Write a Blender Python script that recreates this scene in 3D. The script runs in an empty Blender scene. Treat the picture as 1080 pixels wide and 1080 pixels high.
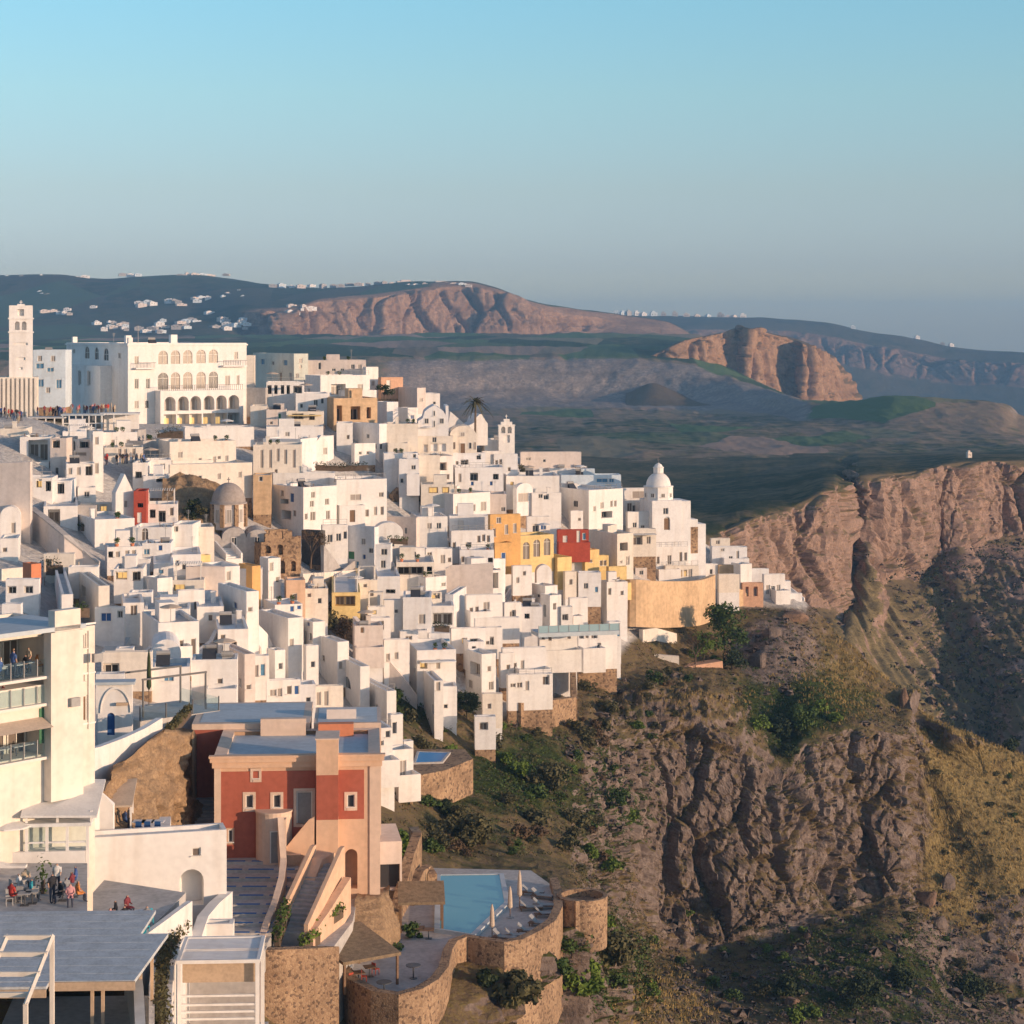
import bpy, bmesh, math, random
import numpy as np
from mathutils import Vector, Matrix
R = math.radians
rnd = random.Random(7)
SC = bpy.context.scene
COL = SC.collection

# ------------------------------------------------------------------ camera, sky, sun, exposure
F = 2200.0            # focal length in units of a 1080 px wide frame
HV = 350.0            # eye level, in rows of that frame
cam = bpy.data.cameras.new("camera")
cam.sensor_width = 36.0
cam.lens = 36.0 * F / 1080.0
cam.shift_y = -(540.0 - HV) / 1080.0
cam.clip_start, cam.clip_end = 1.0, 60000.0
camo = bpy.data.objects.new("camera", cam)
COL.objects.link(camo)
camo.rotation_euler = (R(90), 0, 0)
SC.camera = camo

SUN_EL, SUN_AZ = 7.5, 118.0
w = bpy.data.worlds.new("World")
SC.world = w
w.use_nodes = True
nt = w.node_tree
nt.nodes.clear()
sky = nt.nodes.new("ShaderNodeTexSky")
sky.sky_type = 'NISHITA'
sky.sun_disc = False
sky.sun_elevation = R(SUN_EL)
sky.sun_rotation = R(SUN_AZ)
sky.altitude = 270
sky.air_density, sky.dust_density, sky.ozone_density = 1.0, 0.6, 1.2
geo = nt.nodes.new("ShaderNodeNewGeometry")
sepw = nt.nodes.new("ShaderNodeSeparateXYZ")
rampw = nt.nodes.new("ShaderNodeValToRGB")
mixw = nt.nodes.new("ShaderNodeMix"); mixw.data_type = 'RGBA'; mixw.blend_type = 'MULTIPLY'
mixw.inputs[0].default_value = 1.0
bg = nt.nodes.new("ShaderNodeBackground")
outw = nt.nodes.new("ShaderNodeOutputWorld")
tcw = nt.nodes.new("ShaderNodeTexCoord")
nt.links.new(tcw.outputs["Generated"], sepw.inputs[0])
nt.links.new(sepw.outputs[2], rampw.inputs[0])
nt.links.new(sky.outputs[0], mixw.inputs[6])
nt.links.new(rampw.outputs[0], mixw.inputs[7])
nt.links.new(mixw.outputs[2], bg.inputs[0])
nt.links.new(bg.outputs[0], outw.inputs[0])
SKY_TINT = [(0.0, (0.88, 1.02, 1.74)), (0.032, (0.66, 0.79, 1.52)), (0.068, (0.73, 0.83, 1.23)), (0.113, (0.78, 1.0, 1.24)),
            (0.157, (0.75, 1.1, 1.33)), (0.32, (1.04, 1.02, 1.12)), (1.0, (1.06, 1.0, 1.08))]  # the stops above the frame lift the unseen sky to fill shade
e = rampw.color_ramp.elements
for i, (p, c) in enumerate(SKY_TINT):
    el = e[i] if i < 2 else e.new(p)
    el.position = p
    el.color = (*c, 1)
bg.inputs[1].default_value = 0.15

sd = bpy.data.lights.new("sun", 'SUN')
sd.energy = 4.0
sd.angle = R(0.5)
sd.color = (1.0, 0.68, 0.45)
so = bpy.data.objects.new("sun", sd)
COL.objects.link(so)
ce = math.cos(R(SUN_EL))
SDIR = Vector((math.sin(R(SUN_AZ)) * ce, math.cos(R(SUN_AZ)) * ce, math.sin(R(SUN_EL))))
so.rotation_euler = SDIR.to_track_quat('Z', 'Y').to_euler()
so.location = SDIR * 500

SC.view_settings.view_transform = 'Standard'
SC.view_settings.look = 'None'
SC.view_settings.gamma = 1.0
SC.view_settings.use_curve_mapping = False
SC.view_settings.exposure = 0.36
SC.cycles.max_bounces = 5
SC.cycles.diffuse_bounces = 3
SC.cycles.use_denoising = True

# ------------------------------------------------------------------ helpers
def P(u, v, D):
    return Vector(((u - 540.0) * D / F, D, (HV - v) * D / F))

def link(o):
    COL.objects.link(o)
    return o

def tag(o, label=None, cat=None, group=None, kind=None):
    if label: o["label"] = label
    if cat: o["category"] = cat
    if group: o["group"] = group
    if kind: o["kind"] = kind
    return o

def empty(name, loc, rz=0.0, label=None, cat=None, group=None):
    o = link(bpy.data.objects.new(name, None))
    o.location = loc
    o.rotation_euler = (0, 0, rz)
    o.empty_display_size = 0.5
    return tag(o, label, cat, group)

def children(o):
    return [c for c in ALLKIDS.get(o.name, [])]
ALLKIDS = {}

class MB:
    """collects faces, then links them as one mesh object"""
    def __init__(s):
        s.v, s.f, s.m = [], [], []
        s.smooth = False
    def quad(s, a, b, c, d, mi=0):
        n = len(s.v)
        s.v += [a, b, c, d]
        s.f.append((n, n + 1, n + 2, n + 3)); s.m.append(mi)
    def poly(s, pts, mi=0):
        n = len(s.v)
        s.v += list(pts)
        s.f.append(tuple(range(n, n + len(pts)))); s.m.append(mi)
    def box(s, x0, x1, y0, y1, z0, z1, mi=0):
        n = len(s.v)
        s.v += [(x0, y0, z0), (x1, y0, z0), (x1, y1, z0), (x0, y1, z0), (x0, y0, z1), (x1, y0, z1), (x1, y1, z1), (x0, y1, z1)]
        for q in ((0, 3, 2, 1), (4, 5, 6, 7), (0, 1, 5, 4), (1, 2, 6, 5), (2, 3, 7, 6), (3, 0, 4, 7)):
            s.f.append(tuple(n + k for k in q)); s.m.append(mi)
    def prism(s, pts, z0, z1, mi=0):
        """vertical prism over a counter-clockwise outline; z0, z1 number or per-point list"""
        k = len(pts)
        a = z0 if hasattr(z0, '__len__') else [z0] * k
        b = z1 if hasattr(z1, '__len__') else [z1] * k
        n = len(s.v)
        s.v += [(p[0], p[1], a[i]) for i, p in enumerate(pts)] + [(p[0], p[1], b[i]) for i, p in enumerate(pts)]
        s.f.append(tuple(n + i for i in reversed(range(k)))); s.m.append(mi)
        s.f.append(tuple(n + k + i for i in range(k))); s.m.append(mi)
        for i in range(k):
            j = (i + 1) % k
            s.f.append((n + i, n + j, n + k + j, n + k + i)); s.m.append(mi)
    def ringwall(s, pts, thick, z0, z1, closed=False, mi=0):
        """a wall of given thickness along a polyline; z per point allowed"""
        k = len(pts)
        a = z0 if hasattr(z0, '__len__') else [z0] * k
        b = z1 if hasattr(z1, '__len__') else [z1] * k
        nrm = []
        for i in range(k):
            p0 = pts[i - 1] if (i > 0 or closed) else pts[i]
            p1 = pts[(i + 1) % k] if (i < k - 1 or closed) else pts[i]
            dx, dy = p1[0] - p0[0], p1[1] - p0[1]
            L = math.hypot(dx, dy) or 1
            nrm.append((-dy / L * thick / 2, dx / L * thick / 2))
        n = len(s.v)
        for i in range(k):
            x, y = pts[i][0], pts[i][1]
            nx, ny = nrm[i]
            s.v += [(x - nx, y - ny, a[i]), (x + nx, y + ny, a[i]), (x + nx, y + ny, b[i]), (x - nx, y - ny, b[i])]
        rng = range(k if closed else k - 1)
        for i in rng:
            p, q = n + 4 * i, n + 4 * ((i + 1) % k)
            for t in range(4):
                s.f.append((p + t, p + (t + 1) % 4, q + (t + 1) % 4, q + t)); s.m.append(mi)
        if not closed:
            s.f.append((n, n + 3, n + 2, n + 1)); s.m.append(mi)
            e_ = n + 4 * (k - 1)
            s.f.append((e_, e_ + 1, e_ + 2, e_ + 3)); s.m.append(mi)
    def tube(s, pts, r, seg=6, mi=0):
        pts = [Vector(p) for p in pts]
        rr = r if hasattr(r, '__len__') else [r] * len(pts)
        n = len(s.v)
        for i, p in enumerate(pts):
            d = (pts[min(i + 1, len(pts) - 1)] - pts[max(i - 1, 0)])
            d = d.normalized() if d.length > 1e-6 else Vector((0, 0, 1))
            a = d.cross(Vector((0, 0, 1)))
            if a.length < 1e-3: a = Vector((1, 0, 0))
            a.normalize(); b = d.cross(a)
            for k in range(seg):
                t = 2 * math.pi * k / seg
                s.v.append(tuple(p + (a * math.cos(t) + b * math.sin(t)) * rr[i]))
        for i in range(len(pts) - 1):
            for k in range(seg):
                k2 = (k + 1) % seg
                s.f.append((n + i * seg + k, n + i * seg + k2, n + (i + 1) * seg + k2, n + (i + 1) * seg + k)); s.m.append(mi)
        s.f.append(tuple(n + k for k in reversed(range(seg)))); s.m.append(mi)
        e_ = n + (len(pts) - 1) * seg
        s.f.append(tuple(e_ + k for k in range(seg))); s.m.append(mi)
    def lathe(s, prof, cx=0, cy=0, seg=20, mi=0, a0=0.0, a1=2 * math.pi):
        """profile [(r, z)] turned round a vertical axis"""
        full = abs(a1 - a0 - 2 * math.pi) < 1e-6
        m = seg if full else seg + 1
        n = len(s.v)
        for (r_, z) in prof:
            for k in range(m):
                t = a0 + (a1 - a0) * k / seg
                s.v.append((cx + r_ * math.cos(t), cy + r_ * math.sin(t), z))
        for i in range(len(prof) - 1):
            for k in range(seg):
                k2 = (k + 1) % m
                s.f.append((n + i * m + k, n + i * m + k2, n + (i + 1) * m + k2, n + (i + 1) * m + k)); s.m.append(mi)
    def mesh(s, name, mats, smooth=False):
        me = bpy.data.meshes.new(name)
        me.from_pydata([tuple(p) for p in s.v], [], s.f)
        for mm in (mats if isinstance(mats, (list, tuple)) else [mats]):
            me.materials.append(mm)
        if any(s.m):
            me.polygons.foreach_set("material_index", s.m)
        if smooth:
            me.polygons.foreach_set("use_smooth", [True] * len(s.f))
        me.update()
        return me
    def build(s, name, mats, parent=None, loc=None, rz=None, smooth=False):
        return put(name, s.mesh(name, mats, smooth), parent, loc, rz)

def put(name, me, parent=None, loc=None, rz=None, rot=None):
    o = link(bpy.data.objects.new(name, me))
    if parent is not None:
        o.parent = parent
        ALLKIDS.setdefault(parent.name, []).append(o)
    if loc is not None: o.location = loc
    if rz is not None: o.rotation_euler = (0, 0, rz)
    if rot is not None: o.rotation_euler = rot
    return o

def copy_tree(o, loc=None, rz=None, label=None, group=None, parent=None):
    c = o.copy()
    link(c)
    if parent is not None: c.parent = parent
    if loc is not None: c.location = loc
    if rz is not None: c.rotation_euler = (0, 0, rz)
    if label: c["label"] = label
    if group: c["group"] = group
    for ch in list(ALLKIDS.get(o.name, [])):
        d = copy_tree(ch, parent=c)
        ALLKIDS.setdefault(c.name, []).append(d)
    return c

# ------------------------------------------------------------------ noise
def _h(ix, iy, iz, seed):
    n = (ix.astype(np.int64) * 374761393 + iy.astype(np.int64) * 668265263 + iz.astype(np.int64) * 2147483647 + seed * 1274126177) & 0xFFFFFFFF
    n = ((n ^ (n >> 13)) * 1274126177) & 0xFFFFFFFF
    n = n ^ (n >> 16)
    return (n & 0xFFFFFF).astype(np.float64) / 0xFFFFFF

def vnoise(p, seed=0):
    i = np.floor(p).astype(np.int64)
    f = p - i
    f = f * f * (3 - 2 * f)
    out = 0
    for dx in (0, 1):
        wx = f[:, 0] if dx else 1 - f[:, 0]
        for dy in (0, 1):
            wy = f[:, 1] if dy else 1 - f[:, 1]
            for dz in (0, 1):
                wz = f[:, 2] if dz else 1 - f[:, 2]
                out = out + _h(i[:, 0] + dx, i[:, 1] + dy, i[:, 2] + dz, seed) * wx * wy * wz
    return out * 2 - 1

def fbm(p, octv=4, seed=0, ridged=False, gain=0.5):
    a, s, t = 1.0, 0, 0
    for k in range(octv):
        n = vnoise(p * (2.03 ** k) + 17.1 * k, seed + k)
        if ridged: n = 1 - 2 * np.abs(n)
        s = s + a * n
        t += a
        a *= gain
    return s / t

def worley(p, seed=0):
    """random value of the nearest cell and the gap to the second nearest"""
    i = np.floor(p).astype(np.int64); d1 = np.full(len(p), 9.0); d2 = np.full(len(p), 9.0); val = np.zeros(len(p))
    for dx in (-1, 0, 1):
        for dy in (-1, 0, 1):
            for dz in (-1, 0, 1):
                a, b, c = i[:, 0] + dx, i[:, 1] + dy, i[:, 2] + dz
                q = np.stack([a + _h(a, b, c, seed), b + _h(a, b, c, seed + 1), c + _h(a, b, c, seed + 2)], -1)
                d = np.linalg.norm(q - p, axis=1); r = _h(a, b, c, seed + 3)
                m = d < d1
                d2 = np.where(m, d1, np.minimum(d2, d)); val = np.where(m, r, val); d1 = np.where(m, d, d1)
    return val, d2 - d1

def blocky(p, steep, cell, amp, seed, zs=0.6):
    """broken-rock relief for the steep points only"""
    out = np.zeros(len(p)); k = np.nonzero(steep.reshape(-1) > 0.05)[0]
    if len(k):
        q = p[k] + np.stack([fbm(p[k] / (cell * 1.3), 2, seed + 31 + j) for j in range(3)], -1) * cell * 0.45
        v, g = worley(q * np.array([1, 1, zs]) / cell, seed)
        out[k] = (v - 0.5) * amp - amp * 0.7 * smoothstep(0.12, 0.0, g)
    return out.reshape(steep.shape)

# ------------------------------------------------------------------ materials
def new_mat(name):
    m = bpy.data.materials.new(name)
    m.use_nodes = True
    b = m.node_tree.nodes["Principled BSDF"]
    return m, m.node_tree, b

def plain(name, col, rough=0.8, var=0.06, scale=0.6, bump=0.0, spec=0.3, metal=0.0, col2=None, fine=6.0):
    """base colour with soft uneven patches (weathering), optional bump"""
    m, t, b = new_mat(name)
    tc = t.nodes.new("ShaderNodeTexCoord")
    n1 = t.nodes.new("ShaderNodeTexNoise"); n1.inputs["Scale"].default_value = scale; n1.inputs["Detail"].default_value = 6
    n2 = t.nodes.new("ShaderNodeTexNoise"); n2.inputs["Scale"].default_value = scale * fine; n2.inputs["Detail"].default_value = 4
    add = t.nodes.new("ShaderNodeMath"); add.operation = 'ADD'
    mul = t.nodes.new("ShaderNodeMath"); mul.operation = 'MULTIPLY'; mul.inputs[1].default_value = 0.5
    rp = t.nodes.new("ShaderNodeValToRGB")
    c2 = col2 or tuple(max(0, c * (1 - 3 * var)) for c in col)
    rp.color_ramp.elements[0].position = 0.36; rp.color_ramp.elements[0].color = (*c2, 1)
    rp.color_ramp.elements[1].position = 0.58; rp.color_ramp.elements[1].color = (*[min(1, c * (1 + var)) for c in col], 1)
    t.links.new(tc.outputs["Object"], n1.inputs["Vector"]); t.links.new(tc.outputs["Object"], n2.inputs["Vector"])
    t.links.new(n1.outputs[0], add.inputs[0]); t.links.new(n2.outputs[0], add.inputs[1])
    t.links.new(add.outputs[0], mul.inputs[0]); t.links.new(mul.outputs[0], rp.inputs[0])
    out = rp.outputs[0]
    if 'plaster' in name:      # rain streaks and patches of limewash
        mp = t.nodes.new("ShaderNodeMapping"); mp.inputs["Scale"].default_value = (.9, .9, .10); t.links.new(tc.outputs["Object"], mp.inputs[0])
        n3 = t.nodes.new("ShaderNodeTexNoise"); n3.inputs["Scale"].default_value = 1.1; n3.inputs["Detail"].default_value = 5; t.links.new(mp.outputs[0], n3.inputs["Vector"])
        r3 = t.nodes.new("ShaderNodeValToRGB"); r3.color_ramp.elements[0].position = .5; r3.color_ramp.elements[0].color = (1, 1, 1, 1); r3.color_ramp.elements[1].position = .72; r3.color_ramp.elements[1].color = (.90, .88, .86, 1)
        t.links.new(n3.outputs[0], r3.inputs[0])
        mm = t.nodes.new("ShaderNodeMix"); mm.data_type = 'RGBA'; mm.blend_type = 'MULTIPLY'; mm.inputs[0].default_value = 1
        t.links.new(out, mm.inputs[6]); t.links.new(r3.outputs[0], mm.inputs[7]); out = mm.outputs[2]
    t.links.new(out, b.inputs["Base Color"])
    b.inputs["Roughness"].default_value = rough
    b.inputs["Specular IOR Level"].default_value = spec
    b.inputs["Metallic"].default_value = metal
    if bump > 0:
        bp = t.nodes.new("ShaderNodeBump"); bp.inputs["Strength"].default_value = bump; bp.inputs["Distance"].default_value = 0.05
        t.links.new(n2.outputs[0], bp.inputs["Height"]); t.links.new(bp.outputs[0], b.inputs["Normal"])
    return m

def stone_mat(name, c1, c2, c3, scale=1.6, rough=0.95):
    """rubble masonry: cells with dark joints"""
    m, t, b = new_mat(name)
    tc = t.nodes.new("ShaderNodeTexCoord")
    vo = t.nodes.new("ShaderNodeTexVoronoi"); vo.inputs["Scale"].default_value = scale
    ve = t.nodes.new("ShaderNodeTexVoronoi"); ve.feature = 'DISTANCE_TO_EDGE'; ve.inputs["Scale"].default_value = scale
    no = t.nodes.new("ShaderNodeTexNoise"); no.inputs["Scale"].default_value = 0.35; no.inputs["Detail"].default_value = 8
    for n in (vo, ve, no): t.links.new(tc.outputs["Object"], n.inputs["Vector"])
    sp = t.nodes.new("ShaderNodeSeparateColor"); t.links.new(vo.outputs["Color"], sp.inputs[0])
    rp = t.nodes.new("ShaderNodeValToRGB")
    rp.color_ramp.elements[0].color = (*c3, 1); rp.color_ramp.elements[0].position = 0.08
    rp.color_ramp.elements[1].color = (*c1, 1); rp.color_ramp.elements[1].position = 0.9
    x = rp.color_ramp.elements.new(0.24); x.color = (*c2, 1)
    t.links.new(sp.outputs[0], rp.inputs[0])
    r2 = t.nodes.new("ShaderNodeValToRGB")
    r2.color_ramp.elements[0].position = 0.0; r2.color_ramp.elements[0].color = (0.75, 0.75, 0.75, 1)
    r2.color_ramp.elements[1].position = 0.06; r2.color_ramp.elements[1].color = (1, 1, 1, 1)
    t.links.new(ve.outputs["Distance"], r2.inputs[0])
    r3 = t.nodes.new("ShaderNodeValToRGB")
    r3.color_ramp.elements[0].position = 0.3; r3.color_ramp.elements[0].color = (0.65, 0.62, 0.6, 1)
    r3.color_ramp.elements[1].position = 0.65; r3.color_ramp.elements[1].color = (1.1, 1.06, 1.0, 1)
    t.links.new(no.outputs[0], r3.inputs[0])
    m1 = t.nodes.new("ShaderNodeMix"); m1.data_type = 'RGBA'; m1.blend_type = 'MULTIPLY'; m1.inputs[0].default_value = 1
    m2 = t.nodes.new("ShaderNodeMix"); m2.data_type = 'RGBA'; m2.blend_type = 'MULTIPLY'; m2.inputs[0].default_value = 1
    t.links.new(rp.outputs[0], m1.inputs[6]); t.links.new(r2.outputs[0], m1.inputs[7])
    t.links.new(m1.outputs[2], m2.inputs[6]); t.links.new(r3.outputs[0], m2.inputs[7])
    t.links.new(m2.outputs[2], b.inputs["Base Color"])
    b.inputs["Roughness"].default_value = rough
    b.inputs["Specular IOR Level"].default_value = 0.15
    bp = t.nodes.new("ShaderNodeBump"); bp.inputs["Strength"].default_value = 0.6; bp.inputs["Distance"].default_value = 0.08
    t.links.new(ve.outputs["Distance"], bp.inputs["Height"]); t.links.new(bp.outputs[0], b.inputs["Normal"])
    return m

def glass_mat(name, col, rough=0.12):
    m, t, b = new_mat(name)
    b.inputs["Base Color"].default_value = (*col, 1)
    b.inputs["Roughness"].default_value = rough
    b.inputs["Specular IOR Level"].default_value = 0.6
    return m

def clear_mat(name, col=(0.8, 0.9, 0.9)):
    m, t, b = new_mat(name)
    tr = t.nodes.new("ShaderNodeBsdfTransparent"); tr.inputs[0].default_value = (*col, 1)
    gl = t.nodes.new("ShaderNodeBsdfGlossy"); gl.inputs["Roughness"].default_value = 0.05; gl.inputs[0].default_value = (0.9, 0.95, 1, 1)
    mx = t.nodes.new("ShaderNodeMixShader"); mx.inputs[0].default_value = 0.16
    t.links.new(tr.outputs[0], mx.inputs[1]); t.links.new(gl.outputs[0], mx.inputs[2])
    t.links.new(mx.outputs[0], t.nodes["Material Output"].inputs[0])
    return m

def glow_mat(name, col, s=1.0):
    m, t, b = new_mat(name)
    b.inputs["Base Color"].default_value = (*col, 1)
    b.inputs["Emission Color"].default_value = (*col, 1)
    b.inputs["Emission Strength"].default_value = s
    return m

M = {}
M['white'] = plain('white_plaster', (0.81, 0.775, 0.735), 0.85, 0.03, 0.35, 0.08)
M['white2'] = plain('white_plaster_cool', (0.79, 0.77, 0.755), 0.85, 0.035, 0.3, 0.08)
M['cream'] = plain('cream_plaster', (0.76, 0.69, 0.60), 0.85, 0.04, 0.35, 0.08)
M['pinkish'] = plain('pinkish_plaster', (0.70, 0.61, 0.55), 0.85, 0.04, 0.35, 0.08)
M['ochre'] = plain('ochre_plaster', (0.72, 0.42, 0.16), 0.85, 0.05, 0.4, 0.08)
M['yellow'] = plain('yellow_plaster', (0.78, 0.58, 0.26), 0.85, 0.05, 0.4, 0.08)
M['tan'] = plain('tan_plaster', (0.62, 0.43, 0.26), 0.9, 0.08, 0.25, 0.1)
M['salmon'] = plain('salmon_plaster', (0.60, 0.36, 0.24), 0.9, 0.06, 0.3, 0.1)
M['red'] = plain('red_plaster', (0.42, 0.075, 0.045), 0.8, 0.06, 0.5, 0.05)
M['redhouse'] = plain('brick_red_plaster', (0.42, 0.12, 0.075), 0.85, 0.05, 0.4, 0.05)
M['peach'] = plain('peach_plaster', (0.70, 0.47, 0.32), 0.85, 0.04, 0.35, 0.05)
M['peachlite'] = plain('pale_peach_plaster', (0.72, 0.55, 0.43), 0.85, 0.04, 0.35, 0.05)
M['orange'] = plain('orange_plaster', (0.66, 0.24, 0.12), 0.85, 0.05, 0.5, 0.05)
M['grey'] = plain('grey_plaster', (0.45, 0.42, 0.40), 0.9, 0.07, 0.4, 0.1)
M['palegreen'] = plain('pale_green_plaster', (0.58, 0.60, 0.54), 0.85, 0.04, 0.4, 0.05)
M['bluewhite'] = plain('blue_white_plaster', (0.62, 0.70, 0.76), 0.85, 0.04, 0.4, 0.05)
M['roofw'] = plain('whitewashed_roof', (0.72, 0.71, 0.69), 0.9, 0.06, 0.4, 0.1)
M['roofg'] = plain('grey_roof_screed', (0.50, 0.50, 0.50), 0.9, 0.08, 0.4, 0.1)
M['roofb'] = plain('blue_grey_roof', (0.50, 0.55, 0.58), 0.8, 0.05, 0.3, 0.05)
M['frame'] = plain('window_surround', (0.74, 0.70, 0.64), 0.8, 0.02)
M['pane'] = glass_mat('window_pane', (0.055, 0.055, 0.06), 0.2)
M['pane2'] = glass_mat('window_pane_brown', (0.16, 0.125, 0.10), 0.35)
M['pane3'] = glass_mat('curtained_pane', (0.34, 0.29, 0.25), 0.5)
M['blue'] = plain('blue_paint', (0.03, 0.10, 0.28), 0.5, 0.05)
M['bluelite'] = plain('faded_blue_paint', (0.10, 0.24, 0.38), 0.6, 0.06)
M['wood'] = plain('brown_wood', (0.20, 0.12, 0.07), 0.7, 0.1, 1.5)
M['greydoor'] = plain('grey_painted_door', (0.28, 0.28, 0.27), 0.6, 0.05)
M['greendoor'] = plain('green_paint', (0.05, 0.17, 0.09), 0.5, 0.05)
M['dark'] = plain('recess_shade_paint', (0.05, 0.045, 0.04), 0.9, 0.1)  # darkness of deep openings put into the colour
M['metal'] = plain('dark_metal', (0.08, 0.08, 0.085), 0.5, 0.05, spec=0.5)
M['rail'] = plain('grey_railing', (0.35, 0.34, 0.33), 0.5, 0.05)
M['rubble'] = stone_mat('rubble_stone', (0.42, 0.30, 0.20), (0.33, 0.225, 0.15), (0.17, 0.12, 0.09), 5.6)
M['ruin'] = stone_mat('ruin_stone', (0.44, 0.31, 0.20), (0.34, 0.23, 0.15), (0.18, 0.125, 0.09), 3.4)
M['domestone'] = plain('grey_dome_plaster', (0.36, 0.31, 0.28), 0.9, 0.06, 0.5, 0.1)
M['paving'] = plain('pale_paving', (0.50, 0.47, 0.44), 0.85, 0.08, 0.5, 0.1)
M['darkstone'] = plain('dark_volcanic_stone', (0.10, 0.09, 0.085), 0.95, 0.15, 0.8, 0.3)
M['glow'] = glow_mat('yellow_glow_pane', (1.0, 0.62, 0.22), 0.55)  # emission put into the panes gives recesses their yellow glow
M['glass'] = clear_mat('clear_glass')
M['fabric'] = plain('beige_canvas', (0.55, 0.44, 0.34), 0.9, 0.05, 1.0)
M['whitefabric'] = plain('white_canvas', (0.72, 0.70, 0.67), 0.9, 0.04, 1.0)
M['thatch'] = plain('brown_reed_thatch', (0.26, 0.19, 0.12), 0.95, 0.15, 3.0, 0.5)
M['plank'] = plain('grey_weathered_boards', (0.52, 0.54, 0.55), 0.8, 0.08, 1.2, 0.1)
M['timber'] = plain('pale_timber', (0.52, 0.38, 0.26), 0.8, 0.06, 1.0)
# ------------------------------------------------------------------ terrain sheets
def pchip(x, y, xq):
    """monotone cubic; x (n), y (n, m), xq (k) -> (k, m)"""
    x = np.asarray(x, float); y = np.asarray(y, float)
    h = np.diff(x)
    d = np.diff(y, axis=0) / h[:, None]
    m = np.zeros_like(y)
    for i in range(1, len(x) - 1):
        a, b = d[i - 1], d[i]
        w1, w2 = 2 * h[i] + h[i - 1], h[i] + 2 * h[i - 1]
        with np.errstate(divide='ignore', invalid='ignore'):
            hm = (w1 + w2) / (w1 / a + w2 / b)
        m[i] = np.where(a * b > 0, hm, 0)
    m[0], m[-1] = d[0], d[-1]
    k = np.clip(np.searchsorted(x, xq) - 1, 0, len(x) - 2)
    t = ((xq - x[k]) / h[k])[:, None]
    hk = h[k][:, None]
    return ((2 * t ** 3 - 3 * t ** 2 + 1) * y[k] + (t ** 3 - 2 * t ** 2 + t) * hk * m[k]
            + (-2 * t ** 3 + 3 * t ** 2) * y[k + 1] + (t ** 3 - t ** 2) * hk * m[k + 1])

def rows_at(rows, us):
    """each row {u: (v, D)} -> V, Q arrays (nrow, nu); Q = 1/D"""
    V, Q = [], []
    for r in rows:
        k = sorted(r)
        x = np.array(k, float)
        y = np.array([[r[i][0], 1.0 / r[i][1]] for i in k])
        o = pchip(x, y, us)
        V.append(o[:, 0]); Q.append(o[:, 1])
    return np.array(V), np.array(Q)

def loft(rows, us, per, disp, seed=0):
    """fine 3-D grid through the rows; returns (nt, nu, 3)"""
    V, Q = rows_at(rows, us)
    n = len(rows)
    tq = np.concatenate([np.linspace(i, i + 1, per[i], endpoint=False) for i in range(n - 1)] + [[n - 1]])
    vv = pchip(np.arange(n), V, tq)
    qq = pchip(np.arange(n), Q, tq)
    D = 1.0 / qq
    X = (us[None, :] - 540.0) * D / F
    Z = (HV - vv) * D / F
    G = np.stack([X, D, Z], -1)
    if disp:
        G = disp(G, tq, us)
    return G, tq

def normals(G):
    du = np.gradient(G, axis=1); dt = np.gradient(G, axis=0)
    n = np.cross(du, dt)
    L = np.linalg.norm(n, axis=-1, keepdims=True)
    n = n / np.maximum(L, 1e-9)
    return np.where(n[..., 2:3] < 0, -n, n)

def sheet(name, G, mat, attrs=None, smooth=True):
    nt_, nu = G.shape[:2]
    me = bpy.data.meshes.new(name)
    me.vertices.add(nt_ * nu)
    me.vertices.foreach_set("co", G.reshape(-1))
    i = np.arange(nt_ * nu).reshape(nt_, nu)
    q = np.stack([i[:-1, :-1], i[1:, :-1], i[1:, 1:], i[:-1, 1:]], -1).reshape(-1, 4)
    me.loops.add(q.size)
    me.loops.foreach_set("vertex_index", q.reshape(-1))
    me.polygons.add(len(q))
    me.polygons.foreach_set("loop_start", np.arange(len(q)) * 4)
    me.polygons.foreach_set("loop_total", np.full(len(q), 4))
    me.polygons.foreach_set("use_smooth", np.full(len(q), smooth) if np.isscalar(smooth) else smooth[:-1, :-1].reshape(-1))
    me.update(calc_edges=True)
    for k, a in (attrs or {}).items():
        at = me.attributes.new(k, 'FLOAT', 'POINT')
        at.data.foreach_set("value", a.reshape(-1).astype(np.float32))
    me.materials.append(mat)
    o = link(bpy.data.objects.new(name, me))
    o["kind"] = 'structure'
    return o

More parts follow.
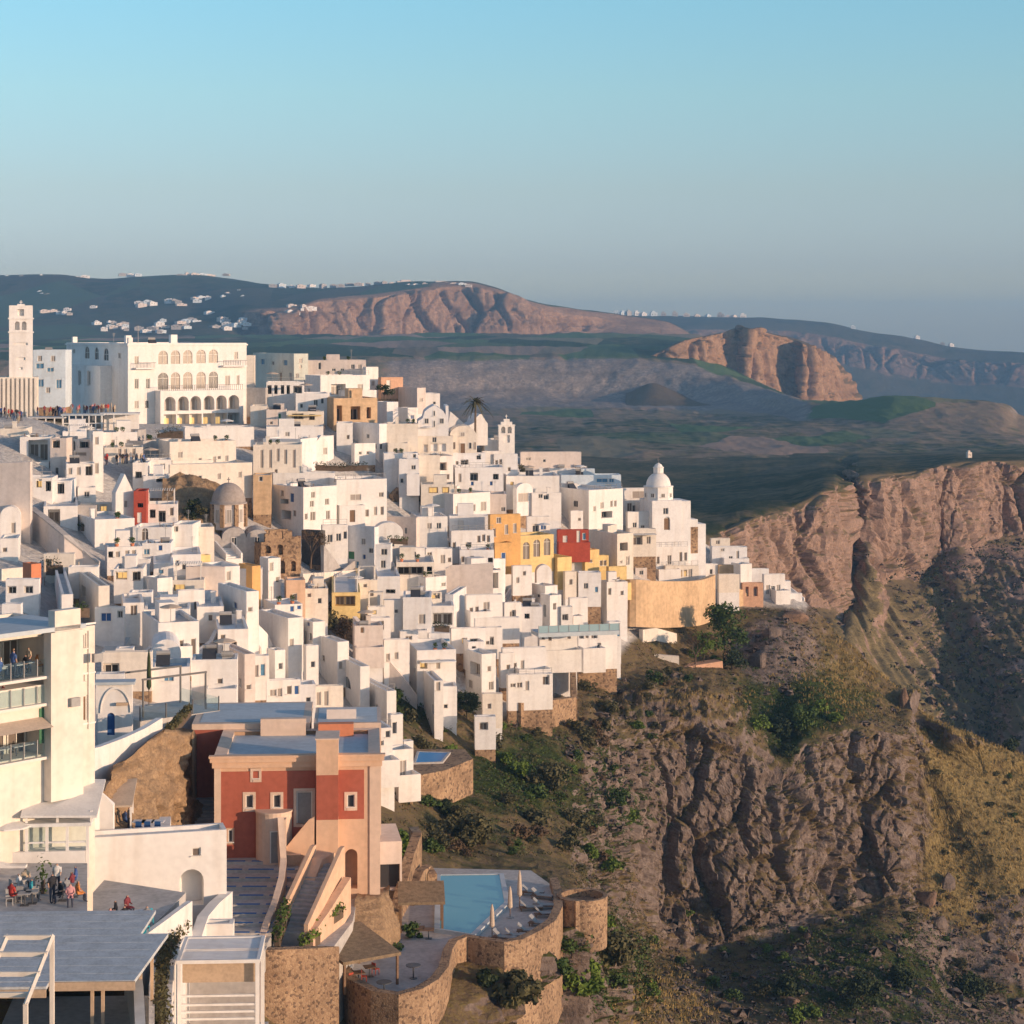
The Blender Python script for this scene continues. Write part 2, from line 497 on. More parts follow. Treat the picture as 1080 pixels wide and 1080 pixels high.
def ground_mat(name, rock, rock2, soil, grass, green, scale=0.12, bump=0.8, bdist=0.6, fields=0):
    """rock on steep faces, soil and grass where it flattens, green by the 'green' attribute, pale grass by 'gold'"""
    m, t, b = new_mat(name)
    N, L = t.nodes.new, t.links.new
    tc = N("ShaderNodeTexCoord")
    def noise(s, d=8, rgh=0.6):
        n = N("ShaderNodeTexNoise"); n.inputs["Scale"].default_value = s; n.inputs["Detail"].default_value = d
        n.inputs["Roughness"].default_value = rgh
        L(tc.outputs["Object"], n.inputs["Vector"]); return n
    def ramp(src, p0, p1, c0=(0, 0, 0), c1=(1, 1, 1)):
        r = N("ShaderNodeValToRGB")
        r.color_ramp.elements[0].position = p0; r.color_ramp.elements[0].color = (*c0, 1)
        r.color_ramp.elements[1].position = p1; r.color_ramp.elements[1].color = (*c1, 1)
        L(src, r.inputs[0]); return r.outputs[0]
    def mix(f, a, c):
        x = N("ShaderNodeMix"); x.data_type = 'RGBA'
        if isinstance(f, float): x.inputs[0].default_value = f
        else: L(f, x.inputs[0])
        for s_, i_ in ((a, 6), (c, 7)):
            if isinstance(s_, tuple): x.inputs[i_].default_value = (*s_, 1)
            else: L(s_, x.inputs[i_])
        return x.outputs[2]
    def math_(op, a, c):
        x = N("ShaderNodeMath"); x.operation = op
        for s_, i_ in ((a, 0), (c, 1)):
            if isinstance(s_, (int, float)): x.inputs[i_].default_value = s_
            else: L(s_, x.inputs[i_])
        return x.outputs[0]
    def attr(k):
        a = N("ShaderNodeAttribute"); a.attribute_name = k; return a.outputs["Fac"]
    big, mid, fin = noise(scale * 0.5), noise(scale * 2.2), noise(scale * 11, 6, 0.7)
    rockc = mix(ramp(mid.outputs[0], 0.38, 0.62), rock, rock2)
    rockc = mix(ramp(fin.outputs[0], 0.36, 0.62), tuple(c * 0.72 for c in rock), rockc)
    mp = N("ShaderNodeMapping"); mp.inputs["Scale"].default_value = (0.12, 0.12, 1.0); L(tc.outputs["Object"], mp.inputs[0])
    st_ = N("ShaderNodeTexNoise"); st_.inputs["Scale"].default_value = scale * 3.5; st_.inputs["Detail"].default_value = 5; L(mp.outputs[0], st_.inputs["Vector"])
    rockc = mix(math_('MULTIPLY', ramp(st_.outputs[0], 0.52, 0.66), 0.5), rockc, tuple(c * 0.5 for c in rock))
    soilc = mix(ramp(fin.outputs[0], 0.42, 0.6), soil, grass)
    grn = mix(ramp(fin.outputs[0], 0.4, 0.62), tuple(c * 0.5 for c in green), green)
    gm = math_('ADD', math_('MULTIPLY', mid.outputs[0], 0.9), attr("green"))
    vegc = mix(ramp(gm, 0.72, 0.98), soilc, grn)
    gold = mix(ramp(fin.outputs[0], 0.38, 0.6), tuple(c * 0.7 for c in grass), tuple(min(1, c * 1.5) for c in grass))
    gg = math_('ADD', math_('MULTIPLY', mid.outputs[0], 0.8), attr("gold"))
    vegc = mix(ramp(gg, 0.75, 1.05), vegc, gold)
    if fields:
        fv = N("ShaderNodeTexVoronoi"); fv.inputs["Scale"].default_value = fields; mpf = N("ShaderNodeMapping"); mpf.inputs["Scale"].default_value = (1, .45, 0); L(tc.outputs["Object"], mpf.inputs[0]); L(mpf.outputs[0], fv.inputs["Vector"])
        sf = N("ShaderNodeSeparateColor"); L(fv.outputs["Color"], sf.inputs[0])
        vegc = mix(ramp(sf.outputs[0], .35, .75), vegc, mix(ramp(sf.outputs[1], .4, .6), tuple(c * 1.7 for c in green), tuple(min(1, c * 1.25) for c in soil)))
    rr = math_('ADD', math_('MULTIPLY', math_('SUBTRACT', mid.outputs[0], 0.5), 0.7), attr("rock"))
    col = mix(ramp(rr, 0.38, 0.62), vegc, rockc)
    pav = mix(ramp(fin.outputs[0], 0.38, 0.6), (0.46, 0.43, 0.40), (0.66, 0.63, 0.59))
    col = mix(attr("town"), col, pav)
    L(col, b.inputs["Base Color"])
    b.inputs["Roughness"].default_value = 0.95
    b.inputs["Specular IOR Level"].default_value = 0.1
    bp = N("ShaderNodeBump"); bp.inputs["Strength"].default_value = bump; bp.inputs["Distance"].default_value = bdist
    hh = math_('ADD', math_('MULTIPLY', mid.outputs[0], 1.0), math_('MULTIPLY', fin.outputs[0], 0.5))
    L(hh, bp.inputs["Height"]); L(bp.outputs[0], b.inputs["Normal"])
    return m

def smoothstep(a, b, x):
    t = np.clip((x - a) / (b - a), 0, 1)
    return t * t * (3 - 2 * t)

NEAR = [
 {-900: (480, 330), -250: (470, 420), 200: (480, 450), 400: (490, 470), 560: (530, 480), 700: (590, 480), 800: (650, 450), 860: (705, 440), 960: (800, 420), 1080: (860, 400), 1350: (980, 410), 2200: (1280, 410)},
 {-900: (440, 250), -250: (432, 320), 0: (438, 335), 135: (447, 362), 260: (447, 374), 400: (446, 390), 470: (456, 400), 560: (486, 412), 640: (510, 418), 700: (540, 418), 760: (585, 412), 850: (640, 398), 880: (668, 392), 930: (715, 384), 960: (745, 378), 1010: (775, 368), 1080: (800, 372), 1350: (930, 380), 2200: (1250, 380)},
 {-900: (560, 200), -250: (560, 255), 0: (560, 268), 100: (560, 284), 240: (560, 312), 400: (560, 342), 550: (575, 362), 680: (610, 378), 760: (638, 385), 850: (656, 388), 900: (700, 380), 960: (765, 372), 1010: (800, 368), 1080: (835, 368), 1350: (970, 370), 2200: (1290, 365)},
 {-900: (660, 165), -250: (660, 205), 0: (660, 215), 100: (680, 230), 240: (660, 258), 380: (662, 296), 520: (664, 323), 640: (692, 341), 740: (690, 362), 800: (690, 372), 850: (700, 372), 900: (735, 367), 960: (773, 366), 1010: (845, 361), 1080: (905, 358), 1350: (1050, 356), 2200: (1340, 350)},
 {-900: (780, 130), -250: (780, 150), 0: (780, 162), 100: (770, 185), 200: (762, 205), 300: (757, 240), 380: (752, 258), 480: (762, 282), 600: (770, 300), 680: (762, 318), 747: (768, 323), 791: (802, 325), 822: (825, 327), 853: (785, 333), 911: (768, 340), 952: (780, 343), 968: (805, 362), 1000: (885, 359), 1080: (965, 349), 1350: (1110, 345), 2200: (1400, 340)},
 {-900: (860, 110), -250: (890, 128), 0: (890, 138), 100: (880, 153), 240: (872, 176), 330: (868, 196), 400: (868, 216), 480: (893, 225), 600: (905, 244), 650: (950, 272), 689: (1000, 311), 747: (1002, 316), 800: (984, 319), 849: (970, 324), 867: (956, 327), 911: (956, 333), 952: (942, 335), 968: (945, 347), 1000: (962, 346), 1080: (1030, 338), 1350: (1180, 330), 2200: (1460, 325)},
 {-900: (1000, 90), -250: (1090, 100), 0: (1090, 110), 100: (1080, 122), 240: (1060, 138), 330: (1078, 146), 400: (1080, 148), 470: (1032, 153), 520: (1020, 155.5), 560: (1000, 161), 600: (985, 170), 650: (1010, 203), 689: (1050, 250), 760: (1040, 294), 860: (1000, 312), 952: (978, 327), 968: (980, 336), 1000: (1020, 335), 1080: (1080, 326), 1350: (1240, 310), 2200: (1500, 300)},
 {-900: (1150, 75), -250: (1300, 82), 0: (1300, 88), 240: (1300, 108), 400: (1280, 125), 500: (1230, 140), 600: (1170, 165), 689: (1140, 195), 760: (1140, 225), 860: (1130, 250), 955: (1120, 265), 1080: (1130, 250), 1350: (1200, 230), 2200: (1360, 200)},
 {-900: (1500, 55), -250: (1700, 58), 0: (1700, 62), 240: (1680, 78), 400: (1600, 100), 600: (1420, 120), 760: (1400, 150), 1080: (1400, 170), 1350: (1450, 170), 2200: (1600, 160)},
]

def uv_of(G):
    return 540 + F * G[..., 0] / G[..., 1], HV - F * G[..., 2] / G[..., 1]

def blob(u, v, cu, cv, ru, rv):
    return np.exp(-(((u - cu) / ru) ** 2 + ((v - cv) / rv) ** 2))

def near_disp(G, tq, us):
    n = normals(G)
    p = G.reshape(-1, 3)
    u, v = uv_of(G)
    steep = smoothstep(0.75, 0.35, n[..., 2]) * (1 - .85 * smoothstep(958, 985, u) * smoothstep(770, 800, v))
    # the built-up ground stays even; open slopes and cliffs are rough
    town = smoothstep(0, 1, np.clip((770 - v) / 60 + (560 - u) / 160, 0, 1)) * smoothstep(860, 800, u) * smoothstep(730, 640, v - 0.0 * u)
    town = np.maximum(town, smoothstep(470, 400, u) * smoothstep(120, 60, v - 700 - 0 * u))
    foreg = smoothstep(480, 420, u) * smoothstep(760, 800, v)
    calm = np.clip(np.maximum(town, foreg), 0, 1)
    pc = p * np.array([1, 1, 0.45])
    wp = np.stack([fbm(p / 11.0, 3, 91 + i_) for i_ in range(3)], -1) * 5.0
    a = fbm((pc + wp) / 17.0, 5, 3, True).reshape(steep.shape)
    b = fbm(p / 9.0, 5, 9).reshape(steep.shape)
    c = fbm(p / 2.6, 4, 21, True).reshape(steep.shape)
    crack = fbm((p + wp * np.array([.5, .5, 1])) * np.array([1, 1, 0.22]) / 11.0, 3, 41, True).reshape(steep.shape)
    lay = fbm(p * np.array([0.35, 0.35, 1.6]) / 6.0, 3, 55).reshape(steep.shape)
    fine = fbm(p / 0.9, 3, 63).reshape(steep.shape)
    bl = blocky(p, steep * (1 - calm), 7.5, 2.3, 201, .45) + blocky(p, steep * (1 - calm), 2.1, .9, 211, .7)
    d = (1 - calm) * (steep * (bl + 0.9 * a - 1.7 * smoothstep(0.62, 0.9, crack) + 0.6 * c + 0.7 * lay + 0.22 * fine) + (1 - steep) * (1.1 * b + 0.4 * c + 0.12 * fine))
    # the dark outcrop at the tip of the town and the ledge over the gully
    d = d + 3.0 * blob(u, v, 820, 690, 34, 34) * (0.6 + a) + 2.5 * blob(u, v, 700, 745, 60, 22) * c
    d = d - 4.0 * blob(u, v, 885, 930, 22, 22)
    d = d + 3.0 * blob(u, v, 955, 745, 8, 22)
    return G + n * d[..., None]

us = np.concatenate([np.linspace(-900, -120, 40, endpoint=False), np.arange(-120, 560, 4.0), np.arange(560, 1120, 1.6), np.linspace(1120, 2200, 70)])
G_near, tq = loft(NEAR, us, [14, 30, 34, 48, 120, 70, 60, 30], near_disp)
u_, v_ = uv_of(G_near)
nn = normals(G_near)
steep = smoothstep(0.80, 0.45, nn[..., 2])
nb = fbm(G_near.reshape(-1, 3) / 14.0, 3, 77).reshape(steep.shape)
rock = steep * 0.9 * (1 - .9 * smoothstep(958, 990, u_) * smoothstep(770, 800, v_) * smoothstep(-.55, -.1, nb))
rock = np.maximum(rock, blob(u_, v_, 820, 690, 45, 40) * 0.95)
rock = np.maximum(rock, 0.75 * blob(u_, v_, 860, 640, 40, 25))
rock = np.maximum(rock, 0.55 * smoothstep(930, 960, v_) * smoothstep(690, 720, u_) * smoothstep(0.1, 0.35, nb + 0.15))
rock = rock + .45 * nb * (rock > .05)
green = 0.26 + 0.6 * blob(u_, v_, 840, 745, 60, 35) + 0.5 * blob(u_, v_, 660, 840, 40, 50) + 0.5 * blob(u_, v_, 545, 820, 60, 40) \
    + 0.5 * blob(u_, v_, 610, 1030, 60, 50) + 0.4 * blob(u_, v_, 920, 1030, 120, 60) + 0.35 * blob(u_, v_, 420, 740, 40, 30) + 0.25 * nb
gold = 0.0 + 0.62 * smoothstep(950, 985, u_) * smoothstep(1000, 965, v_ - (u_ - 1000) * 0.3) + 0.6 * blob(u_, v_, 890, 710, 45, 40) \
    + 0.35 * blob(u_, v_, 740, 745, 60, 15) + 0.3 * blob(u_, v_, 700, 1060, 50, 30)
mat_near = ground_mat('hillside_ground', (0.205, 0.155, 0.13), (0.32, 0.255, 0.215), (0.165, 0.118, 0.075), (0.20, 0.15, 0.065), (0.06, 0.08, 0.022), 0.16, 0.9, 0.7)
townmask = smoothstep(0.0, 0.5, np.minimum(np.minimum((u_ + 260) / 60, 1), 1)) * smoothstep(425, 440, v_)
edge = np.interp(u_, [-300, 0, 200, 330, 380, 440, 470, 520, 600, 650, 700, 760, 850, 870], [860, 860, 860, 850, 760, 690, 735, 760, 725, 690, 650, 640, 640, 600])
townmask = smoothstep(6, -6, v_ - edge + 6 * nb) * smoothstep(872, 850, u_)
hillside = sheet('hillside_terrain', G_near, mat_near, {'rock': rock, 'green': green, 'gold': gold, 'town': townmask}, steep < .5)

NEAR_U, NEAR_V, NEAR_N, NEAR_ROCK, NEAR_GREEN, NEAR_GOLD = u_, v_, nn, rock, green, gold

def depth_at(u, v):
    """depth of the even hillside under a picture point (before roughening)"""
    V, Q = rows_at(NEAR, np.array([float(u)]))
    V, Q = V[1:, 0], Q[1:, 0]
    return 1.0 / float(pchip(V, Q[:, None], np.array([float(v)]))[0, 0])

# --- the next valley: cliffs and talus
VAL = [
 {400: (476, 1180), 740: (478, 1150), 900: (478, 1150), 1080: (476, 1150), 1700: (476, 1150)},
 {400: (545, 620), 640: (560, 570), 740: (566, 570), 790: (549, 600), 830: (538, 620), 880: (518, 640), 889: (520, 660), 897: (522, 720), 905: (504, 700), 960: (499, 720), 1010: (488, 740), 1080: (485, 760), 1300: (480, 800), 1700: (490, 820)},
 {400: (640, 545), 640: (650, 545), 740: (655, 548), 790: (642, 588), 830: (640, 607), 880: (634, 626), 889: (632, 640), 897: (585, 700), 915: (570, 688), 935: (604, 695), 960: (602, 706), 985: (578, 728), 1010: (575, 726), 1040: (562, 744), 1080: (564, 748), 1300: (560, 780), 1700: (580, 800)},
 {400: (760, 500), 740: (760, 500), 830: (720, 530), 893: (690, 565), 950: (690, 605), 1000: (685, 648), 1080: (680, 640), 1300: (690, 650), 1700: (720, 660)},
 {400: (950, 430), 740: (950, 430), 830: (900, 450), 893: (850, 435), 950: (820, 475), 1044: (785, 545), 1080: (790, 520), 1300: (830, 480), 1700: (900, 470)},
 {400: (1400, 330), 740: (1400, 330), 893: (1300, 360), 1080: (1300, 380), 1700: (1300, 380)},
]
def val_disp(G, tq, us):
    n = normals(G)
    steep = smoothstep(0.75, 0.35, n[..., 2])
    p = G.reshape(-1, 3)
    wp = np.stack([fbm(p / 22.0, 3, 95 + i_) for i_ in range(3)], -1) * 9.0
    a = fbm((p + wp) * np.array([1, 1, 0.25]) / 34.0, 4, 5, True).reshape(steep.shape)
    ly = fbm(p * np.array([.3, .3, 1.5]) / 9.0, 3, 19).reshape(steep.shape)
    b = fbm(p / 20.0, 5, 15).reshape(steep.shape)
    # rills that run down the talus
    rill = fbm(np.stack([(us[None, :] + 0 * tq[:, None] - tq[:, None] * 60) / 14.0, 0.35 * tq[:, None] + 0 * us[None, :], 0 * us[None, :] + 0 * tq[:, None]], -1).reshape(-1, 3), 3, 8, True).reshape(steep.shape)
    c = fbm(p / 6.0, 4, 35, True).reshape(steep.shape)
    fl = smoothstep(2.0, 2.4, tq)[:, None]
    fi = fbm(p / 2.2, 3, 39, True).reshape(steep.shape)
    rough = smoothstep(940, 1000, us)[None, :] * fl
    bl = blocky(p, steep, 17.0, 4.2, 221, .22) + blocky(p, steep, 4.5, 1.2, 231, .5)
    d = steep * (bl + 3.2 * a + 0.9 * c + 0.5 * fi + 1.2 * ly) + (1 - steep) * (1.2 * b) + fl * (1 - steep) * (1.6 * rill + 0.6 * c + rough * (0.8 * a + 1.3 * c + 0.7 * fi))
    return G + n * d[..., None]
us2 = np.concatenate([np.linspace(400, 700, 30, endpoint=False), np.arange(700, 1110, 1.8), np.linspace(1110, 1700, 50)])
G_val, tq2 = loft(VAL, us2, [30, 80, 90, 80, 20], val_disp)
VAL_U, VAL_V = u2, v2 = uv_of(G_val); n2 = normals(G_val)
st2 = smoothstep(0.82, 0.5, n2[..., 2])
nb2 = fbm(G_val.reshape(-1, 3) / 30.0, 3, 71).reshape(st2.shape)
tt2 = np.broadcast_to(tq2[:, None], st2.shape)
rk2 = np.maximum(st2, 0.75 * smoothstep(2.0, 2.2, tt2) * smoothstep(960, 1010, u2) * smoothstep(-0.2, 0.2, nb2))
gr2 = 0.2 + 0.3 * nb2 + 0.25 * (tt2 < 1)
gd2 = 0.7 * smoothstep(2.1, 2.4, tt2) * smoothstep(1030, 980, u2)
mat_val = ground_mat('valley_ground', (0.29, 0.20, 0.155), (0.43, 0.29, 0.22), (0.16, 0.118, 0.08), (0.19, 0.145, 0.07), (0.055, 0.07, 0.03), 0.11, 0.35, 0.8)
sheet('valley_terrain', G_val, mat_val, {'rock': rk2, 'green': gr2, 'gold': gd2}, st2 < .5)

# --- the plain and low plateau beyond the town
PLN = [
 {-600: (356, 2900), 0: (356, 2900), 250: (354, 2800), 600: (352, 2700), 730: (353, 2700), 800: (400, 2300), 860: (432, 2000), 1000: (436, 1900), 1080: (446, 1900), 1700: (480, 1800)},
 {-600: (380, 2000), 0: (380, 2000), 250: (377, 2050), 420: (378, 2080), 600: (377, 2100), 700: (380, 2080), 800: (408, 1980), 860: (425, 1720), 900: (424, 1650), 940: (418, 1610), 1000: (422, 1600), 1055: (427, 1600), 1075: (440, 1590), 1200: (462, 1560), 1700: (480, 1500)},
 {-600: (425, 1900), 0: (425, 1900), 250: (424, 1950), 420: (425, 1980), 600: (424, 2000), 700: (424, 1990), 800: (432, 1850), 860: (445, 1560), 900: (450, 1490), 940: (452, 1450), 1000: (456, 1420), 1055: (458, 1400), 1075: (462, 1400), 1200: (470, 1380), 1700: (485, 1380)},
 {-600: (445, 1600), 0: (445, 1600), 420: (443, 1640), 600: (442, 1650), 700: (443, 1640), 800: (448, 1560), 900: (464, 1330), 1000: (468, 1290), 1080: (470, 1280), 1700: (487, 1280)},
 {-600: (470, 1220), 0: (470, 1220), 600: (470, 1230), 800: (473, 1210), 900: (478, 1180), 1080: (480, 1170), 1700: (492, 1170)},
 {-600: (510, 900), 0: (510, 900), 600: (508, 920), 740: (505, 950), 900: (505, 960), 1080: (505, 960), 1700: (510, 960)},
 {-600: (640, 560), 0: (640, 560), 600: (620, 600), 740: (612, 640), 900: (615, 700), 1080: (625, 720), 1700: (640, 740)},
]
def pln_disp(G, tq, us):
    n = normals(G)
    steep = smoothstep(0.9, 0.5, n[..., 2])
    p = G.reshape(-1, 3)
    a = fbm(p * np.array([1, 1, 0.5]) / 60.0, 5, 6, True).reshape(steep.shape)
    b = fbm(p / 70.0, 5, 16).reshape(steep.shape)
    c = fbm(p * np.array([1, 0.5, 1]) / 28.0, 4, 26, True).reshape(steep.shape)
    e2 = fbm(p / 9.0, 3, 27).reshape(steep.shape)
    d = steep * (9 * a + 3 * c) + (1 - steep) * (2.2 * b + 2.0 * c + 0.7 * e2)
    return G + n * d[..., None]
us3 = np.concatenate([np.linspace(-600, 240, 60, endpoint=False), np.arange(240, 1110, 2.2), np.linspace(1110, 1700, 40)])
G_pln, tq3 = loft(PLN, us3, [16, 60, 40, 40, 40, 20], pln_disp)
n3 = normals(G_pln); st3 = smoothstep(0.93, 0.7, n3[..., 2])
u3, v3 = uv_of(G_pln)
tt3 = np.broadcast_to(tq3[:, None], st3.shape)
nb3 = fbm(G_pln.reshape(-1, 3) * np.array([1, 0.35, 1]) / 90.0, 4, 72).reshape(st3.shape)
gr3 = 0.35 + 0.35 * nb3 + 0.3 * (tt3 < 1.0) + 0.1 * smoothstep(3.0, 3.3, tt3) * smoothstep(4.4, 4.0, tt3)
gd3 = 0.2 * nb3 + 0.25 * smoothstep(860, 900, u3) * (tt3 < 3)
mat_pln = ground_mat('plain_ground', (0.27, 0.225, 0.20), (0.42, 0.34, 0.29), (0.28, 0.19, 0.14), (0.25, 0.20, 0.12), (0.055, 0.09, 0.035), 0.03, 0.6, 2.0, .014)
sheet('plain_terrain', G_pln, mat_pln, {'rock': np.maximum(st3 * 0.8, 0.85 * smoothstep(380, 430, u3) * smoothstep(880, 830, u3) * smoothstep(0.9, 1.15, tt3 + 0.25 * nb3) * smoothstep(2.5, 2.2, tt3 + 0.3 * nb3)), 'green': gr3, 'gold': gd3})

# --- pale quarry cliff
QRY = [
 {660: (392, 2500), 725: (372, 2500), 760: (358, 2500), 790: (352, 2500), 830: (356, 2500), 870: (372, 2450), 890: (395, 2400), 910: (440, 2350)},
 {660: (388, 2180), 690: (374, 2110), 725: (358, 2125), 760: (351, 2150), 782: (347, 2175), 790: (347, 2150), 820: (353, 2175), 838: (358, 2195), 846: (361, 2165), 870: (372, 2190), 884: (390, 2205), 893: (412, 2225), 910: (445, 2260)},
 {660: (392, 2160), 690: (386, 2100), 725: (395, 2110), 760: (402, 2136), 782: (407, 2160), 790: (409, 2132), 820: (415, 2158), 838: (420, 2178), 846: (421, 2146), 884: (422, 2188), 893: (430, 2205), 910: (450, 2245)},
 {660: (440, 1880), 725: (432, 1900), 800: (440, 1850), 884: (450, 1900), 910: (470, 2000)},
]
def cliff_disp(amp, sc, seed):
    def f(G, tq, us):
        n = normals(G)
        st = smoothstep(0.85, 0.4, n[..., 2])
        p = G.reshape(-1, 3)
        a = fbm(p * np.array([1, 1, 0.4]) / sc, 5, seed, True).reshape(st.shape)
        b = fbm(p / (sc * 1.5), 4, seed + 5).reshape(st.shape)
        bl = blocky(p, st, sc * .55, amp * 1.1, seed + 9, .3) + blocky(p, st, sc * .18, amp * .35, seed + 19, .6)
        return G + n * (st * (amp * .7 * a + bl) + (1 - st) * amp * 0.35 * b)[..., None]
    return f
us4 = np.arange(660, 911, 1.6)
G_q, tq4 = loft(QRY, us4, [14, 70, 40], cliff_disp(11, 70.0, 31))
n4 = normals(G_q); st4 = smoothstep(0.9, 0.6, n4[..., 2]); u4, v4 = uv_of(G_q)
mat_q = ground_mat('pale_cliff_ground', (0.34, 0.20, 0.115), (0.44, 0.28, 0.17), (0.14, 0.10, 0.065), (0.16, 0.115, 0.06), (0.055, 0.06, 0.03), 0.03, 0.8, 2.5)
sheet('quarry_hill', G_q, mat_q, {'rock': st4, 'green': 0.2 + 0 * st4, 'gold': 0.2 * (st4 < 0.4)})

# --- far hills
HIL = [
 {-900: (305, 4400), 0: (303, 4400), 300: (312, 4300), 500: (314, 4000), 600: (335, 3900), 700: (345, 3900), 760: (375, 3900), 1000: (455, 3900)},
 {-900: (292, 3700), -100: (292, 3700), 0: (291, 3700), 60: (290, 3650), 110: (294, 3650), 150: (292, 3600), 200: (289, 3600), 240: (294, 3600), 300: (302, 3500), 350: (303, 3450), 400: (300, 3400), 450: (297.5, 3300), 495: (298, 3250), 520: (303, 3250), 560: (317, 3250), 600: (325, 3300), 640: (331, 3350), 700: (339, 3400), 760: (371, 3400), 1000: (450, 3400)},
 {-900: (325, 3300), 0: (322, 3300), 200: (318, 3250), 255: (330, 3050), 300: (329, 3020), 340: (318, 3060), 400: (312, 3100), 450: (304, 3150), 495: (302, 3180), 530: (308, 3180), 560: (321, 3190), 600: (331, 3250), 640: (337, 3300), 700: (345, 3330), 760: (376, 3300), 1000: (455, 3300)},
 {-900: (350, 2900), 0: (350, 2900), 200: (352, 2900), 265: (356, 3025), 300: (358, 2995), 340: (358, 3035), 400: (358, 3070), 450: (358, 3110), 500: (357, 3130), 560: (354, 3150), 600: (352, 3210), 640: (352, 3260), 760: (380, 3200), 1000: (460, 3200)},
 {-900: (372, 2400), 0: (372, 2400), 300: (370, 2500), 600: (366, 2600), 760: (392, 2700), 1000: (470, 2700)},
]
us5 = np.concatenate([np.linspace(-900, -20, 60, endpoint=False), np.arange(-20, 780, 2.0), np.linspace(780, 1000, 30)])
G_h, tq5 = loft(HIL, us5, [10, 40, 60, 30], cliff_disp(20, 110.0, 51))
n5 = normals(G_h); st5 = smoothstep(0.9, 0.6, n5[..., 2]); u5, v5 = uv_of(G_h)
nb5 = fbm(G_h.reshape(-1, 3) * np.array([1, 0.4, 1]) / 200.0, 4, 73).reshape(st5.shape)
tt5 = np.broadcast_to(tq5[:, None], st5.shape)
rk5 = smoothstep(225, 285, u5) * smoothstep(1.75, 2.05, tt5 + 0.35 * nb5) * smoothstep(3.15, 2.95, tt5 + 0.2 * nb5)
rk5 = np.maximum(rk5, 0.8 * smoothstep(430, 470, u5) * smoothstep(1.2, 1.6, tt5 + 0.5 * nb5) * smoothstep(2.2, 2.0, tt5))
mat_h = ground_mat('far_hill_ground', (0.30, 0.18, 0.12), (0.42, 0.27, 0.18), (0.075, 0.07, 0.05), (0.10, 0.085, 0.05), (0.04, 0.062, 0.035), 0.018, 0.8, 4.0, .008)
far_hills = sheet('far_hills', G_h, mat_h, {'rock': rk5, 'green': 0.42 + 0.4 * nb5, 'gold': 0.15 * nb5})

# --- the headland on the horizon
HED = [
 {560: (345, 5600), 700: (340, 5600), 900: (356, 5500), 1100: (380, 5400), 1700: (400, 5300)},
 {560: (333, 4800), 640: (331.5, 4750), 700: (332, 4700), 760: (334, 4650), 800: (335, 4600), 850: (338, 4600), 880: (342, 4550), 900: (347, 4550), 950: (354, 4500), 970: (358, 4500), 1000: (365, 4500), 1040: (369, 4500), 1080: (371, 4450), 1300: (382, 4400), 1700: (395, 4400)},
 {560: (345, 4500), 640: (345, 4500), 760: (347, 4450), 850: (351, 4450), 900: (360, 4430), 950: (368, 4420), 1000: (377, 4400), 1080: (382, 4350), 1300: (394, 4300), 1700: (405, 4300)},
 {560: (375, 4440), 640: (375, 4440), 760: (378, 4410), 850: (380, 4410), 900: (385, 4395), 1000: (402, 4365), 1080: (405, 4320), 1300: (415, 4230), 1700: (425, 4230)},
 {560: (500, 4050), 760: (500, 4050), 900: (500, 4000), 1080: (500, 4000), 1700: (505, 4000)},
]
us6 = np.concatenate([np.arange(560, 1110, 2.0), np.linspace(1110, 1700, 60)])
G_d, tq6 = loft(HED, us6, [8, 50, 50, 50], cliff_disp(24, 110.0, 61))
n6 = normals(G_d); st6 = smoothstep(0.92, 0.65, n6[..., 2]); u6, v6 = uv_of(G_d)
mat_d = ground_mat('headland_ground', (0.22, 0.13, 0.095), (0.34, 0.215, 0.15), (0.08, 0.07, 0.05), (0.10, 0.085, 0.05), (0.045, 0.06, 0.035), 0.014, 0.8, 5.0)
headland = sheet('far_headland', G_d, mat_d, {'rock': st6 * 0.9, 'green': 0.3 + 0 * st6, 'gold': 0 * st6})

# --- sea all round, out to the horizon
m_sea, t_, b_ = new_mat('sea_water')
b_.inputs["Base Color"].default_value = (0.02, 0.05, 0.08, 1); b_.inputs["Roughness"].default_value = 0.25
mb = MB()
mb.poly([(8800 * math.cos(2 * math.pi * k / 64), 8800 * math.sin(2 * math.pi * k / 64), -270) for k in range(64)])
sea = mb.build('sea', m_sea); sea["kind"] = 'structure'

# --- the air: one box of haze
m_hz = bpy.data.materials.new('haze_air'); m_hz.use_nodes = True
t_ = m_hz.node_tree; t_.nodes.clear()
pv = t_.nodes.new("ShaderNodeVolumePrincipled"); ov = t_.nodes.new("ShaderNodeOutputMaterial")
pv.inputs["Color"].default_value = (0.30, 0.60, 0.98, 1)
pv.inputs["Density"].default_value = HAZE = 1.35e-4
pv.inputs["Anisotropy"].default_value = 0.0
t_.links.new(pv.outputs[0], ov.inputs["Volume"])
mb = MB(); mb.box(-9000, 9000, -9000, 9000, -272, 125)
hz = mb.build('haze', m_hz); hz["kind"] = 'stuff'
# ------------------------------------------------------------------ house kit
WIN_CACHE = {}
KINDS_ = {'n': ('window', 'pane'), 'm': ('window', 'pane2'), 'c': ('window', 'pane3'), 'b': ('window', 'blue'), 'l': ('window', 'bluelite'),
          'd': ('door', 'wood'), 'g': ('door', 'greydoor'), 'B': ('door', 'blue'), 'G': ('door', 'greendoor'), 'W': ('door', 'frame'),
          'a': ('window', 'pane2'), 'A': ('window', 'pane'), 'o': ('loggia', 'pane'), 'y': ('loggia', 'glow'), 'p': ('loggia', 'pane2'), 'O': ('loggia', 'dark'), 'P': ('loggia', 'pane2'), 'V': ('niche', 'pane')}

